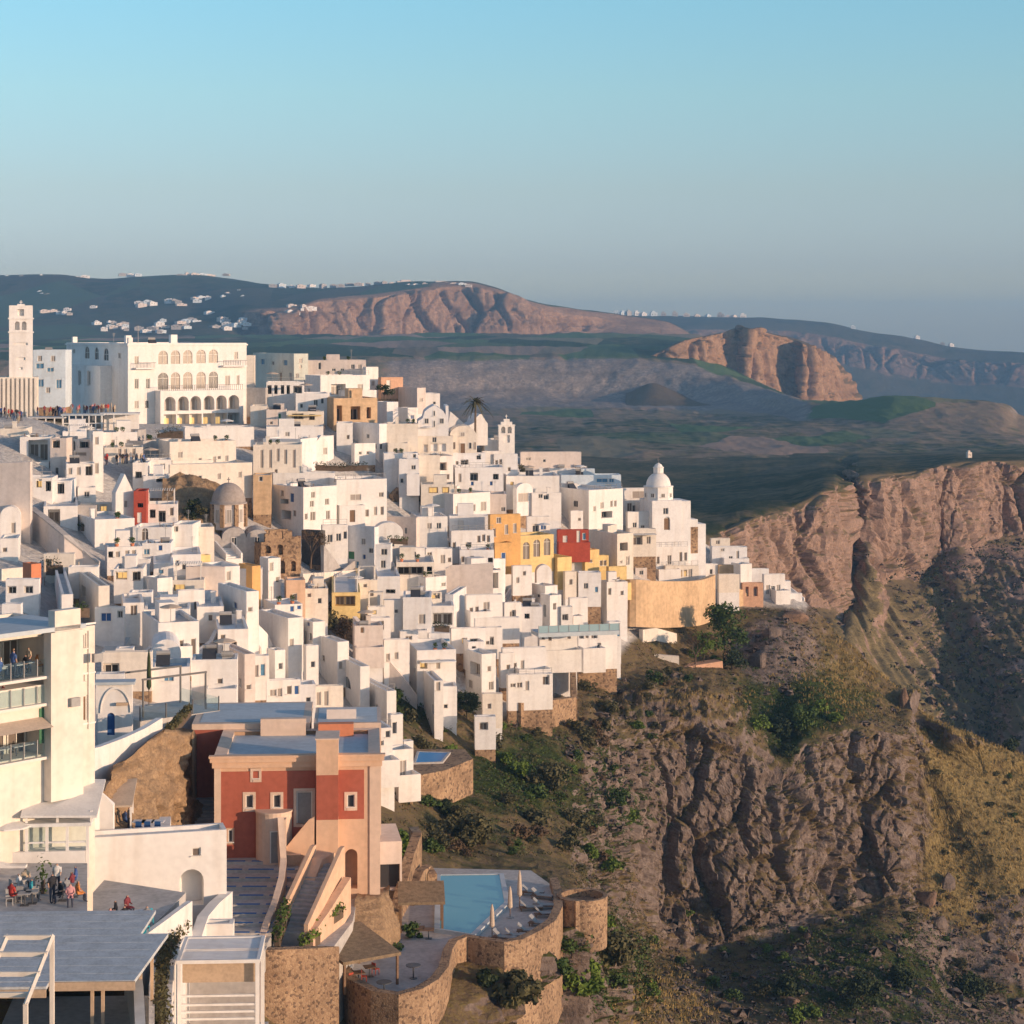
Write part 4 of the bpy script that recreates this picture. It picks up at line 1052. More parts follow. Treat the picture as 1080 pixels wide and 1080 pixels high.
# ------------------------------------------------------------------ the houses of the town, back rows first
H = r"""
35 35 69 369 420 | c=bluewhite;th=3;D=400;w=42,386,8,6,l 53,390,7,5,l 43,404,6,8,l 62,405,6,10,l | blue-white apartment house in shade between the bell tower and the arcaded hotel
267 310 325 373 404 | c=palegreen;D=405;w=277,383,5,7,l 301,383,5,7,l 288,384,3,4 317,387,2,4,m | pale green house with blue shutters on the ridge beside the arcaded hotel
259 259 268 375 404 | c=cream;D=402;dep=8 | narrow cream annex touching the arcaded hotel on the ridge
322 322 386 380 410 | c=pinkish;D=408;th=4;dep=9;w=337,386,2.5,8 352,390,4,2.5 361,390,4,2.5;ex=x | modern pinkish block with a slit window behind the big white villa
385 386 399 387 412 | D=405;dep=6 | slim sunlit white block against the seaward flank of the modern pinkish block
400 402 425 398 412 | c=salmon;D=402;dep=5;par=0.2 | low salmon shed on the ridge behind the bent dark shrub
322 338 390 396 421 | D=392;w=357,411,15,11,p 380,409,6,7,c;th=30 | big white villa with a wide balcony opening above the dark garage recess
281 281 321 403 432 | D=380;th=6;dep=8;w=284,411,5,9,O 291,411,4,9,O 298,411,4,9,O 304,411,4,9,O 314,411,9,8,o;ex=r | white house with a row of dark verandah openings above the yellow awning
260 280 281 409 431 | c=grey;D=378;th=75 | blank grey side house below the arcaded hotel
310 312 346 415 433 | D=372;c=white2;th=8;dep=8;w=318,428,3,5 333,425,5,7 340,423,3,6 | stepped white house in shade beside the big villa
264 264 281 428 449 | c=cream;D=368;w=270,438,3,8,W 278,438,3,8,W;dep=7 | cream house with two pale doors below the blank grey side house
281 281 302 432 450 | c=pinkish;D=366;w=295,442,4,12,G 286,446,3,3,m;dep=6 | shaded pinkish house with a dark green door
301 302 341 434 450 | ex=w;D=362;th=4;dep=6;w=314,439,12,6,p 329,440,6,6,p;c=cream | cream house under a yellow awning below the verandah house
338 352 398 420 447 | c=tan;D=372;th=20;w=358,436,5,16,O 375,436,10,14,O 379,434,5,16,O 389,436,4,12,O;par=0.2 | tan walled house with a deep dark garage recess under the big villa
412 440 449 409 428 | c=pinkish;D=398;w=444,422,4,4,c | long blank pinkish house on the ridge with a sunlit end
449 449 464 415 430 | D=402;th=8;dep=6;w=458,425,2,2 | small white cube house last on the ridge before the pedimented house
394 408 420 424 447 | D=385;c=white2 | shaded white block behind the cream cube with two windows
420 430 441 430 447 | D=388;w=435,440,4,5,b | white house with one blue window beside the pedimented house
355 355 372 446 468 | D=355;dep=6;w=367,461,3,5,m | cream-white block with one brown window beside the dark garage recess
372 400 408 447 477 | c=white2;D=350;w=388,461,3,5 381,471,3,4 395,471,5,6 400,471,3,6;th=40 | shaded white courtyard house with four small windows under the garage recess
408 408 441 447 477 | c=cream;D=352;th=8;dep=8;w=417,472,4,5,m 429,472,4,5,m;ex=c | cream cube house with two low windows beside the pedimented house
281 281 341 450 466 | c=white;D=352;th=7;dep=5;w=303,458,5,5,c;par=0.8 | long white terrace house with a single window above the colonnade building
317 317 352 463 492 | c=white2;D=345;th=70;dep=7 | blank blue-grey gabled wall house beside the colonnade building
330 332 346 468 484 | D=338;w=343,476,4,7,c;dep=4;roof=gable;up=1.4 | little white chapel front with one square window and stepped gable
372 374 396 468 483 | D=338;dep=5;w=380,478,3,4 388,478,3,4 | low white house with two dark windows below the courtyard house
107 107 145 456 474 | D=330;th=12;w=119,467,3,7,c 135,467,3,7,c | cream lit house with two slim windows under the framed terrace pavilion
66 66 108 455 470 | D=325;c=white2;th=10;w=104,467,3,8,c | plain white house below the glass rooftop restaurant
110 110 151 472 490 | D=322;th=10;w=126,476,3,7,c 132,477,3,7,c 141,476,4,8,c;c=cream | house behind the crowded terrace below the framed pavilion
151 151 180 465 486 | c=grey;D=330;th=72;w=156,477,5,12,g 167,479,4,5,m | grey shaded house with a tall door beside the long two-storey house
179 179 249 466 496 | D=326;th=24;dep=7;w=190,480,5,7,c 211,487,4,7,m 226,487,4,9,c 231,484,3,4,m 239,485,4,7,c;ex=k;c=cream | long sunlit house with a small balcony above the stone dome
195 195 268 451 466 | D=348;th=14;dep=6;par=1.0 | long blank white terrace building directly below the hotel arcade
179 179 266 490 517 | D=318;th=24;dep=9;w=211,505,4,6 231,504,4,7,c 253,503,4,7,c;c=cream;par=0.3 | broad lower storey house with three windows behind the stone dome
140 140 156 488 507 | D=312;w=146,501,7,7,p;dep=6 | small white house with one wide window beside the rock outcrop
154 154 181 485 502 | D=314;th=12;dep=5;ex=r | low white terrace house above the rock outcrop
151 151 176 502 514 | D=308;c=white2;w=169,506,8,5,o;dep=5 | flat pale roof house wedged against the tan rock outcrop
0 0 27 452 487 | D=312;c=cream;w=14,478,22,12,y;dep=7;rc=roofb | restaurant house with a blue-grey roof and glowing yellow window
21 21 53 461 503 | D=305;th=6;w=40,475,20,22,p 30,498,3,5,c 49,497,4,7,c;dep=7 | white house with one huge square opening beside the glowing restaurant
53 53 70 462 508 | c=pinkish;D=303;th=-4;w=60,497,5,9 59,468,8,8,o;dep=6 | tall narrow pinkish house between the huge opening and the balcony house
69 69 99 463 492 | D=301;th=10;w=75,470,8,10,O 90,468,12,9,o 82,479,18,3,c;dep=7;ex=p | white house with a shaded upper pergola and parapet below the glass restaurant
69 70 100 489 530 | D=298;th=14;w=74,497,4,8,c 83,497,5,9,c 94,495,7,12,p 87,525,3,8;dep=7 | tall white house with a row of french windows under the pergola house
98 98 109 455 512 | D=304;th=20;w=102,465,2.5,8,c 102,494,3,12,c;dep=6 | thin white stair tower house beside the pergola house
21 21 55 504 537 | D=294;th=5;w=25,509,3,10,c 31,509,3,10,c 41,509,6,9,y 55,513,6,10,O;dep=6;ex=r | white house with a warm-lit door above the plain pinkish retaining wall
55 55 75 507 535 | D=290;c=white2;w=64,515,8,12,o;dep=6 | white house with a shaded blue balcony corner above the ramp
38 46 82 534 560 | D=281;th=12;w=57,546,12,18,p 70,547,14,18,y;dep=6 | low white house with tall sunlit doors along the ramp
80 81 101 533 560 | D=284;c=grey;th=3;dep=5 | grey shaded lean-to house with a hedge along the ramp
84 85 128 531 552 | D=290;c=cream;th=8;w=97,537,12,9,p 109,536,8,9,y 115,536,4,9;dep=6 | terrace house with yellow-lit door beside the red narrow house
75 100 142 548 590 | D=279;th=26;ex=c;dep=8;c=white | big blank sunlit white house at the foot of the red narrow house
118 122 141 520 550 | D=287;th=26;w=133,532,3,7,c;roof=gable;up=2.6;dep=8 | tall white gable house with one slim window beside the red narrow house
141 141 154 518 553 | c=red;D=285;w=148,533,6,5,o 147,546,3,10,W;dep=5;name=red_house | narrow red house between the tall white gable and the pillared terrace
153 153 187 532 553 | D=290;th=8;w=161,542,6,9,o 171,545,7,12,o 181,540,5,9,m;dep=6;ex=p | white pillared terrace house below the rock outcrop
140 140 181 556 588 | D=276;th=2;w=153,563,6,13,a;c=white;roof=flat;dep=6 | white house with a single arched window below the red narrow house
180 180 203 553 586 | D=279;th=-2;w=185,558,7,7;dep=6 | white cube house with one dark top window beside the stone domed church
203 203 226 556 583 | D=281;c=cream;th=12;w=208,564,4,5,m;dep=6 | cream stair house leaning on the stone domed church
0 0 22 545 572 | D=262;th=12;roof=vault;up=2.2;w=14,557,5,11,c;dep=7 | small vaulted white house at the foot of the plain pinkish retaining wall
0 0 19 568 588 | D=252;th=10;w=5,580,3,6,m;dep=5 | low white house below the small vaulted house
113 113 150 577 594 | D=262;th=14;w=116,585,4,7,p 124,585,2,6,c 134,584,2,7,c 141,584,2,7,c;dep=5;par=0.2 | long low white house with slit openings below the big blank house
150 150 180 573 590 | D=266;c=white2;w=154,582,6,7,l 169,578,5,6,b;dep=5 | white house with a small dark blue window below the arched window house
180 181 212 585 604 | D=262;c=white2;th=10;w=187,594,3,7 194,598,3,6;dep=6 | rounded-looking white terrace house with two slits below the cube house
206 207 222 586 600 | D=266;c=yellow;dep=4;par=0.2 | tiny yellow house on the terrace below the stone domed church
195 196 237 598 624 | D=258;c=pinkish;th=3;dep=6;ex= | wide blank pinkish house beside the white and ochre pair
120 120 151 600 626 | D=252;th=6;w=128,607,13,9,y 144,608,8,11,p;dep=6 | white house with a yellow-lit loggia beside the blue shaded lane
181 181 215 612 627 | D=247;th=6;c=cream;w=189,620,12,7,y;dep=5;ex=p | cream house with a flat white shade and a yellow-lit room
152 166 182 610 637 | D=243;th=40;w=160,630,4,5,m | white angular house with one brown window beside the cream shaded room
231 231 253 598 626 | D=262;th=30;w=241,608,3,10,c;dep=6 | white lit house joined to the ochre cube
252 266 274 597 629 | c=ochre;D=260;w=257,620,4,6,m;name=ochre_house;th=33 | ochre cube house joined to a white one above the blue window house
274 283 296 589 628 | D=268;w=285,598,4,9,c 293,612,3,7,m | white angular house beside the ochre cube with a slim pale window
230 260 273 624 684 | c=white;D=240;w=248,643,5,7,b 232,648,4,6,b 263,643,3,6,m 268,642,3,7,m;th=28;rc=roofb | tall pinkish-white house with two bright blue windows
215 216 226 624 648 | D=247;w=219,640,4,14,B;dep=5;c=white2 | slim shaded house with a tall blue door beside the blue window house
187 188 216 623 650 | D=243;th=20;w=193,642,3,8,m 207,640,3,9,m;dep=7 | lit white house with two brown slit windows beside the slim blue door house
150 152 200 643 664 | D=230;th=8;w=159,656,5,18,p 176,649,8,4,l;dep=5 | white house with one tall open doorway above the five door house
150 167 210 657 697 | D=222;th=20;w=175,684,4,7,m 181,690,3,9,c 186,690,3,9,c 191,686,3,20,m 196,687,3,9,m 204,685,4,20,m;rc=roofg | sunlit white house with a row of brown doors in its sloping front
160 160 191 690 708 | D=208;th=10;roof=vault;up=2.4;dep=8;w=171,697,4,4;c=white2 | white barrel vaulted house in front of the brown door house
226 230 262 664 692 | D=225;th=10;w=229,658,4,6,b 235,672,3,6,m 237,682,3,6 247,684,5,14,o;dep=6 | small white house with an outside stair below the blue window house
200 202 250 696 735 | D=203;th=6;w=232,719,3,7,m;dep=8;par=0.3 | broad sunlit white house with a stepped flank behind the blue roof terrace
235 258 266 690 736 | D=206;c=pinkish;th=25;w=262,725,2,4,m | tall pinkish block beside the broad stepped house
262 263 284 692 724 | D=212;c=white;th=12;w=270,708,4,14,c 277,707,4,14,l;dep=6 | white house with two tall pale openings behind the row of roof terraces
282 290 301 686 714 | D=218;w=296,703,2.5,7;th=30 | small corner house with one slit window behind the blue door row
273 304 320 652 696 | D=228;w=307,678,3,8,c 311,676,3,8,c;th=30;rc=roofb | tall blank pinkish house with a sunlit edge behind the low row of doors
278 290 319 638 655 | D=236;c=white;w=308,643,4,6,b 316,641,4,5,b;th=20;par=0.2 | little rooftop house with two blue windows above the tall blank house
318 330 343 656 684 | D=236;w=325,660,4,3,b;th=30 | white stepped house beside the dark leafy gap
338 356 368 677 713 | D=226;w=341,700,4,7,m 358,702,3,8,c 363,700,3,8,c;th=27;rc=roofb | white house with twin small windows beside the slit window flank
322 323 336 681 716 | D=222;th=20;w=330,701,2.5,7;dep=7 | lit flank house with a slit window beside the twin window house
280 281 317 718 741 | D=204;th=16;w=288,731,7,8,c 295,731,3,9,c 300,730,4,9,m 305,729,3,9,m 313,729,6,10,B;dep=6;par=0.25 | low house with a row of doors and one bright blue door
315 317 333 722 748 | D=206;c=white2;w=325,738,3,6;th=10;dep=6 | white house with a single dark window beside the blue door row
331 332 362 724 748 | D=207;th=12;w=336,737,3,14,c 344,737,3,16,c;dep=6;c=cream | ribbed cream-white house between the blue door row and the big arch
356 380 389 703 738 | D=216;w=366,727,14,12,A;th=22 | pinkish-white house with one big blue-glazed arch
380 408 416 729 764 | D=205;w=397,753,4,8 384,750,4,6,m;th=22;ex=r | pinkish-white house with two windows at the edge of the green gully
360 372 414 770 812 | D=193;th=20;w=409,777,3,8 402,786,3,6,m;dep=9;ex=r | white house with a sunlit gable wall next to the red house
410 412 425 754 790 | D=198;th=20;w=416,768,3,12;dep=6 | narrow white house with a dark slit on the brink of the gully
267 267 318 469 502 | c=cream;D=332;th=5;w=276,484,4,20,c 285,484,4,20,c 293,480,4,14,c 301,482,4,16,c 310,484,4,20,c 291,498,4,6,m 301,494,4,9,m 309,494,4,9,m;dep=8;ex=c;name=colonnade_building | cream colonnade building with a row of tall pale bays
267 267 286 501 532 | c=tan;D=322;w=275,505,3,5 271,492,3,5;dep=5;par=0.2;name=stone_house | tan stone house side below the colonnade building
287 288 353 499 514 | D=322;c=white;th=4;w=305,512,4,4,m 312,512,4,4,m;dep=7;rc=roofb | broad flat roofed white house above the blue door house
287 320 355 514 552 | D=310;w=308,526,5,9,B 300,531,10,6,O 302,545,12,10,O 329,532,4,7,m 345,531,4,7,m 323,545,3,7,m 330,545,5,9,m 346,545,4,10,m;th=42 | white two-storey house with a dark blue door and a shaded balcony
355 355 408 506 550 | D=314;th=18;w=375,525,11,7,c 402,523,5,6,m 374,543,10,10,p 386,542,6,8,m 396,540,4,10,c 403,540,4,9,m;dep=8;rc=roofg;ex=r | sunlit white house with long balcony above its lower row of windows
339 340 367 554 578 | D=300;th=14;w=348,568,6,9 357,567,5,9 364,565,3,9;dep=6;ex=r | white house with three dark glazed doors beside the bare brown tree
318 338 340 560 585 | c=darkstone;D=305;th=60;par=0.2;name=stone_house | dark grey stone wall house behind the bare brown tree
366 395 397 556 602 | c=white2;D=297;w=391,581,5,5 384,588,4,5,b 370,587,7,9,G 371,598,4,6,G 377,597,4,8,l;th=62 | shaded blue-white house with green shuttered doors above the sunlit ramp
394 396 412 574 602 | c=white2;D=298;w=405,582,7,7 404,595,5,8;th=-3;dep=6 | shaded white house with one big dark window above the sunlit ramp
393 395 425 562 579 | D=304;th=10;roof=vault;up=1.6;w=402,575,4,4 414,575,4,4;dep=6 | low vaulted house with a sunlit curved roof
315 317 346 621 645 | D=260;c=cream;w=337,634,5,6 326,628,4,5,m;th=8;dep=6 | small cream house with a dark square window under the ramp end
349 350 380 625 646 | D=262;c=yellow;th=5;w=364,634,22,10,p;dep=6;par=0.2;ex=p | yellow-lit pergola house above the dark leafy gap
376 377 398 612 636 | D=272;c=cream;w=385,618,4,5,m 392,626,4,7,m;th=12;dep=6;ex=p | cream house with a shade frame below the sunlit ramp
390 398 422 608 630 | D=282;c=white2;w=395,622,4,5 412,624,10,5,o;th=6;dep=7 | shaded white house with a pergola below the dark restaurant canopy
441 441 478 460 480 | c=cream;D=360;th=4;dep=7;w=458,461,5,6 449,473,5,8,p 458,472,7,8,y 467,472,7,8,o | cream lower storey with three verandah openings of the pedimented house front
441 462 478 481 508 | D=346;th=14;w=466,492,8,8,o 470,503,8,6,m;dep=7 | blank cream cube house with two dark side openings below the verandah
441 441 464 480 507 | D=344;c=cream;th=5;dep=6;ex= | plain square cream house under the pedimented house
404 405 441 478 498 | D=335;c=white2;w=437,480,4,10 423,491,6,4,b 432,490,4,7;th=6;dep=7 | shaded white house with a dark doorway under the cream cube
420 421 442 484 512 | D=332;c=white2;w=436,493,5,5 437,505,4,5,m 424,507,3,5;th=6;dep=6 | white house with one black square window above the rubble ruin
477 478 512 478 494 | D=365;c=white2;w=490,489,8,8,O 482,489,4,6,m 505,481,5,6,o;th=6;dep=6 | white house with a large dark opening under the arch-fronted house
511 511 542 464 480 | D=378;th=10;dep=7;par=0.3 | long low sunlit wall house below the twin bell gable
508 509 530 476 496 | D=366;c=white;w=523,488,3,5,m 528,487,3,5,m;th=8;dep=6 | small white house with paired brown windows below the bell gable
478 480 531 493 513 | D=352;c=white2;w=485,504,4,10,c 500,503,8,8,o 508,503,8,8,o 523,503,6,6,o 498,510,4,5,b 518,510,3,5,b;th=4;dep=7 | long blue-shaded house with dark openings and blue trim
520 521 546 479 503 | D=378;c=white2;w=523,488,2.5,6,m 528,487,2.5,6,m 537,495,4,5,m;th=6;dep=7 | pale shaded house with three small windows beside the round green shrub
548 549 613 477 496 | D=398;c=pinkish;th=5;w=574,486,2,2 557,484,6,2,c;dep=8;ex= | long pinkish-white block alone on the skyline
578 580 620 494 505 | D=396;th=5;dep=6;par=0.3 | low white annex in front of the long skyline block
530 534 590 502 528 | D=372;c=white;th=4;w=540,510,4,4,y;dep=8;ex=c | broad plain white house below the long skyline block
543 545 562 517 535 | D=362;c=white2;w=552,525,11,9,c;roof=vault;up=1.2;dep=5 | small vaulted house with a cream-lit niche above the ochre house
560 561 592 520 540 | D=368;c=white;th=8;w=570,523,5,5 576,524,6,6,o;dep=7;ex=c | white house with a covered terrace above the yellow arcade
590 592 655 501 522 | D=392;c=bluewhite;th=4;w=635,507,12,4,l 645,507,6,4,l;dep=8;ex=x | wide blue-white roof terrace house on the seaward skyline
591 592 609 510 524 | D=382;th=10;dep=5 | small bright white roof block on the wide roof terrace
578 621 657 517 554 | D=372;w=587,533,4,6 607,533,5,7 627,537,3,6,c 635,534,4,7,c 645,533,3,7,m 649,533,3,7,m 640,544,12,7,o 632,548,6,7,o;th=36;ex=r | big house, shaded on one side, with small pale lit windows above the red house
601 602 615 539 555 | D=362;w=611,548,3,4,m;th=16;dep=5 | small lit cube house with one tiny window above the red house
655 656 688 515 540 | D=392;w=675,522,16,8,c 664,535,5,9,m 669,539,4,12;th=10;dep=7 | white house with a dark red door beside the white domed church
440 440 472 545 564 | D=330;th=10;dep=8;par=0.25 | low white lit block beside the shaded pair of windows
401 439 440 546 570 | c=pinkish;D=327;w=415,560,4,6,g 428,560,4,6,g;th=66 | pinkish shaded house with two grey windows and a hedge at its foot
443 478 517 521 545 | D=340;w=483,538,5,9,c 492,537,4,8,c 499,537,5,8,m 510,536,6,10,c;th=38 | white house with a blank shaded flank and four pale lit windows
443 444 479 511 526 | D=347;c=cream;w=457,517,10,6,y 470,517,8,6,y;th=4;dep=6;par=0.3 | narrow terrace house with a glowing yellow glazed front
516 517 534 521 545 | c=pinkish;D=345;th=2;w=532,537,5,5,m;dep=6 | plain pinkish house between the four pale windows and the ochre house
473 474 519 544 562 | D=336;c=white2;th=5;dep=8;rc=roofb;ex=x;par=0.2 | flat blue-roofed white house in front of the ochre house
475 476 521 560 584 | D=326;th=10;w=505,569,4,8,m 510,568,4,8,m 515,569,3,8,m 478,575,4,7,m 494,576,6,8,o;dep=7;ex=r | white house with three slim brown windows beside the foot of the ochre house
447 449 477 579 598 | D=317;th=10;w=467,590,6,9,c 476,591,3,6,m 453,585,5,5,m;dep=6 | small white house with a glazed door beside the dark restaurant canopy
484 485 521 580 602 | D=318;c=white2;w=488,590,3,7,m 498,591,4,10,O 508,592,4,9,c 519,591,6,6,p;th=3;dep=6;ex=r | shaded white house with a black doorway above the double loggia
425 426 448 578 594 | D=316;th=10;w=434,585,10,6,p;dep=5 | little white house with a brown recess behind the restaurant canopy
417 418 458 593 612 | D=306;c=cream;w=425,602,14,9,O 440,602,14,9,O 453,602,6,9,O;th=4;dep=6;par=0.15;rc=roofg;name=restaurant | restaurant with a dark opening under a flat grey canopy
426 449 471 609 630 | D=302;th=36;w=468,618,4,4,m | white house with a lit strip and shaded middle under the restaurant canopy
470 490 529 603 628 | D=306;w=507,615,13,19,p 520,614,11,17,p 496,617,5,9,c;th=24 | white house with a double square loggia in its lit front
519 521 533 590 612 | D=314;c=white2;dep=5;w=526,602,3,5,m | narrow white house joined behind the double loggia
438 439 466 625 642 | D=294;th=10;w=457,627,5,6,y 462,628,4,6,p;dep=6;c=cream | cream house with a yellow-lit window under the lit strip house
477 478 492 627 660 | D=296;c=white2;th=80;dep=7 | tall shaded white wall house beside the stepped diagonal stair
490 492 530 628 656 | D=298;th=14;w=497,645,4,9,m 503,644,4,9,m 513,641,7,12,c;dep=7 | lit white house with two brown doors and an outside stair
453 455 479 639 664 | D=288;w=467,653,20,13,p;th=4;dep=7 | white house with a deep square recess full of plants
424 425 455 630 674 | D=284;c=white2;w=445,653,8,11,c;th=2;dep=7 | tall shaded white house with one pale arched niche
404 405 425 633 662 | D=286;w=418,645,3,5,m;th=10;dep=6 | lit white house with one small square window beside the tall shaded house
387 388 406 640 664 | D=278;w=395,646,5,4,y 392,655,6,6,p;th=10;dep=6;ex=p | small white house with a cream porch at the edge of the leafy gap
500 501 548 652 668 | D=292;th=8;dep=5;par=0.9 | long lit terrace wall house under the two brown doors
372 374 404 660 690 | D=270;c=pinkish;w=382,656,3,7,d 378,664,4,8,m;th=8;dep=6 | pinkish house with a small pinkish door above the diagonal wall
388 390 412 652 678 | D=274;w=395,668,8,9,p 402,660,6,9,p;th=14;dep=6 | white house with a stepped lit front above the diagonal wall
404 405 432 675 702 | D=262;w=409,694,4,9,c 418,692,5,8,c;th=12;dep=6 | cream-lit house standing on the diagonal wall
421 422 441 666 684 | D=276;w=431,673,7,4,m;th=8;dep=5 | low white house behind the narrow lit house
440 441 451 665 688 | D=272;w=446,679,4,6,m;th=6;dep=6 | narrow lit white house with one neat window
450 452 475 668 692 | D=275;c=white2;w=459,683,8,7,o;th=4;dep=6;ex=w | shaded white house with a blue sunshade beside the narrow lit house
427 440 481 686 722 | D=258;th=12;w=447,701,7,9,y 453,700,6,9,p 462,701,5,11,c;dep=7;ex=w | white house with a flat canopy over yellow-lit doors
475 476 512 663 678 | D=284;th=10;dep=6;w=490,676,6,6,y 500,677,8,6,p | white house with a lit parapet above a shaded terrace
510 511 530 662 684 | D=288;w=519,676,3,8,O 514,678,3,5,m;th=10;dep=6;c=white | white house with a black door beside the lit parapet house
480 494 511 677 697 | D=276;c=white2;th=14;w=500,684,5,5,o | pale shaded house between the canopy house and the tall corner house
491 508 523 690 736 | D=270;w=516,706,4,6,m 501,708,12,13,p 518,724,5,9,m 496,726,5,9,c;th=26 | tall corner house with a framed loggia behind the round tree
527 528 542 689 714 | D=280;w=536,704,4,6,m;th=14;dep=6 | small lit house with one square window uphill of the tall corner house
529 530 576 684 713 | D=292;th=12;w=535,704,5,7,m 543,703,5,7,m 551,702,3,10,c;dep=7;par=0.3 | cream-lit house with three windows in a low front above the terraced stone wall
535 536 583 712 738 | D=286;th=12;w=541,723,6,5,m 548,723,6,6,m 556,724,4,11,c 576,718,7,11,p;dep=7;ex=r | lit house with a square porch on top of the terraced stone wall
508 509 530 732 756 | D=274;w=516,745,5,6,m;th=8;dep=5;c=cream | cream house with a lit terrace beyond the round tree
500 501 523 756 778 | D=263;w=510,766,9,8,p;th=6;dep=5;c=white2 | small shaded house at the gully edge with a dark porch
464 466 482 724 750 | D=262;c=white2;th=6;w=470,745,3,4;dep=5 | plain shaded house between the slim tower and the round tree
447 458 466 718 758 | D=256;w=457,749,6,10,O 462,722,4,10,c;th=12 | slim white tower house with a black window above the green gully
567 569 609 667 696 | D=308;th=12;w=573,673,4,4,m 580,673,3,7,m 600,671,4,7,m;dep=7;ex= | lit white house with three small windows under the glass-railed terrace
609 610 651 662 696 | D=312;th=14;w=613,669,5,9,o 619,669,4,9,m 627,668,7,11,p 635,667,8,5,m 632,685,4,12,O;dep=7;ex= | lit white end house with a wide glazed row under the glass-railed terrace
639 642 655 656 690 | D=322;c=white2;w=645,664,4,8,l 648,672,4,10,l 652,668,4,8,l;th=16;dep=6 | small blue-white stair house last before the scrub slope
600 601 620 631 656 | D=322;th=14;dep=6;par=0.2 | lit white wall house beside the broad diagonal stair
570 580 592 628 652 | D=314;th=30;w=585,640,4,7,o | small white house with a shaded doorway in the stairs district
590 592 604 640 660 | D=316;w=596,651,6,6,p;th=10;dep=5 | low white house with a brown recess by the glass-railed terrace
548 550 572 640 664 | D=306;c=white2;w=556,650,6,6,o 557,656,8,7,O;th=4;dep=6 | shaded white house with a dark basement opening in the stairs district
530 532 550 636 660 | D=300;w=541,648,6,9,p;th=20;dep=6 | lit white house with one brown recess under the triangular stair
560 575 588 618 640 | D=322;th=30;w=568,630,3,4 | white angular house with one dark dot window below the yellow lower house
594 596 608 603 622 | D=332;w=602,614,4,7,m;th=16;dep=5;c=cream | little house with a pinkish window beneath the yellow lower house
540 541 561 597 618 | D=324;w=546,612,4,6,c 553,605,3,5,m;th=12;dep=6 | white house with pale lit wall under the yellow arcade
564 566 582 604 620 | D=328;c=white;th=10;roof=vault;up=1.4;dep=5 | small white vaulted cell under the tan wall of the yellow lower house
608 610 634 604 630 | D=336;c=white2;w=618,618,5,6 629,622,4,6,l;th=5;dep=6 | shaded white house with a blue window below the small yellow house
634 640 662 614 634 | D=345;c=white;w=643,624,3,7,m 656,626,4,5,m;th=16;dep=6 | white stepped house beside the tall tan retaining wall
515 517 549 543 594 | c=ochre;D=336;w=521,562,3,9,m 534,559,4,10,c 543,558,4,10,c 530,584,4,6,m;th=18;dep=8;name=ochre_house | tall ochre house with slim pale windows behind the yellow arcade
535 549 584 565 594 | c=yellow;D=333;w=555,581,7,18,a 566,579,7,18,a 577,578,7,18,a 541,577,7,10,y;th=24;name=arcaded_house | yellow house with an arcade of three tall arches
558 588 603 588 612 | c=yellow;D=330;th=30;w=566,602,3,6,m;name=yellow_house | plain yellow house with a shaded tan flank below the arcade
587 588 621 559 582 | c=red;D=352;th=5;w=596,570,5,10,W 610,566,4,12,W 616,566,4,8,l;dep=6;par=0.6;name=red_house | deep red house with white doors and a white coping
611 617 632 580 601 | c=yellow;D=345;th=22;name=yellow_house;w=623,592,2,3,m | small yellow cube house beside the big shaded flank
630 631 642 586 602 | c=yellow;D=346;th=16;w=634,594,4,6,m 638,594,3,6,m;dep=5;name=yellow_house | low yellow annex house with two brown windows
640 642 661 598 622 | c=yellow;D=352;th=18;w=648,613,3,8,m 652,612,3,6,m;dep=6;par=0.2;name=yellow_house | pale yellow house with two brown windows atop the tall tan retaining wall
555 556 580 545 562 | D=346;th=10;w=565,557,7,8,o 573,556,6,6,b;dep=6;c=white | white house with shaded porch beside the top of the ochre house
621 651 668 563 614 | D=356;w=658,577,9,9,o 655,593,3,4,m 662,592,4,10,m;th=30;c=cream;rc=roofg | tall cream house with one large square glazed window and a long shaded flank
662 664 692 558 578 | D=378;c=cream;th=8;w=672,570,11,9,p 684,570,5,8,m;dep=7;rc=roofg;par=0.2;ex=w | cream house under a dark flat sunshade before the domed church
660 662 688 540 562 | D=384;th=14;dep=7;w=678,556,5,4,m;par=0.3 | sunlit ramped white house beside the domed church
666 667 686 575 610 | D=380;c=pinkish;w=671,590,5,11,m 676,606,5,6,m;th=8;dep=6 | pinkish house with two brown openings over the tall tan retaining wall
685 690 726 577 612 | D=383;w=694,591,3,8,m 706,591,4,10,m 718,588,3,10,m 723,588,3,9,m 697,607,4,5;th=14;dep=7;ex=r | sunlit house with four brown windows below the domed church
701 702 737 597 614 | D=382;w=704,606,4,9,m 708,606,3,9,y 713,606,4,9,m 718,605,3,7,y 723,605,3,7,y 728,605,4,9,c;th=10;dep=6;c=cream;par=0.2;ex=r | low house with a row of narrow openings on the tall tan retaining wall
706 716 728 561 580 | D=380;c=cream;w=709,573,7,3,m;th=24 | small cream block with outside stair at the foot of the domed church
742 744 757 595 616 | D=390;w=750,603,3,6;th=10;dep=5 | small white house with one dark window at the end of the row of openings
749 751 788 577 597 | D=398;c=white2;th=4;w=778,586,3,10,c 762,580,4,3,c;dep=7 | pale blue-white house on the seaward tip with a railed terrace
749 750 770 568 582 | D=404;c=cream;w=757,572,4,4,m;th=6;dep=5 | little cream house behind the blue-white house on the tip
757 758 774 596 606 | D=390;c=tan;th=4;dep=4;par=0.1 | tan walled house below the blue-white house on the tip
771 781 793 595 620 | D=388;th=26 | lit white cube house with no windows near the seaward tip
756 758 780 606 616 | D=382;c=cream;th=10;dep=4;par=0.2 | low cream terrace house below the windowless cube
792 793 811 600 612 | D=398;c=white2;th=6;dep=6;par=0.2 | low pale house behind the seaward tip
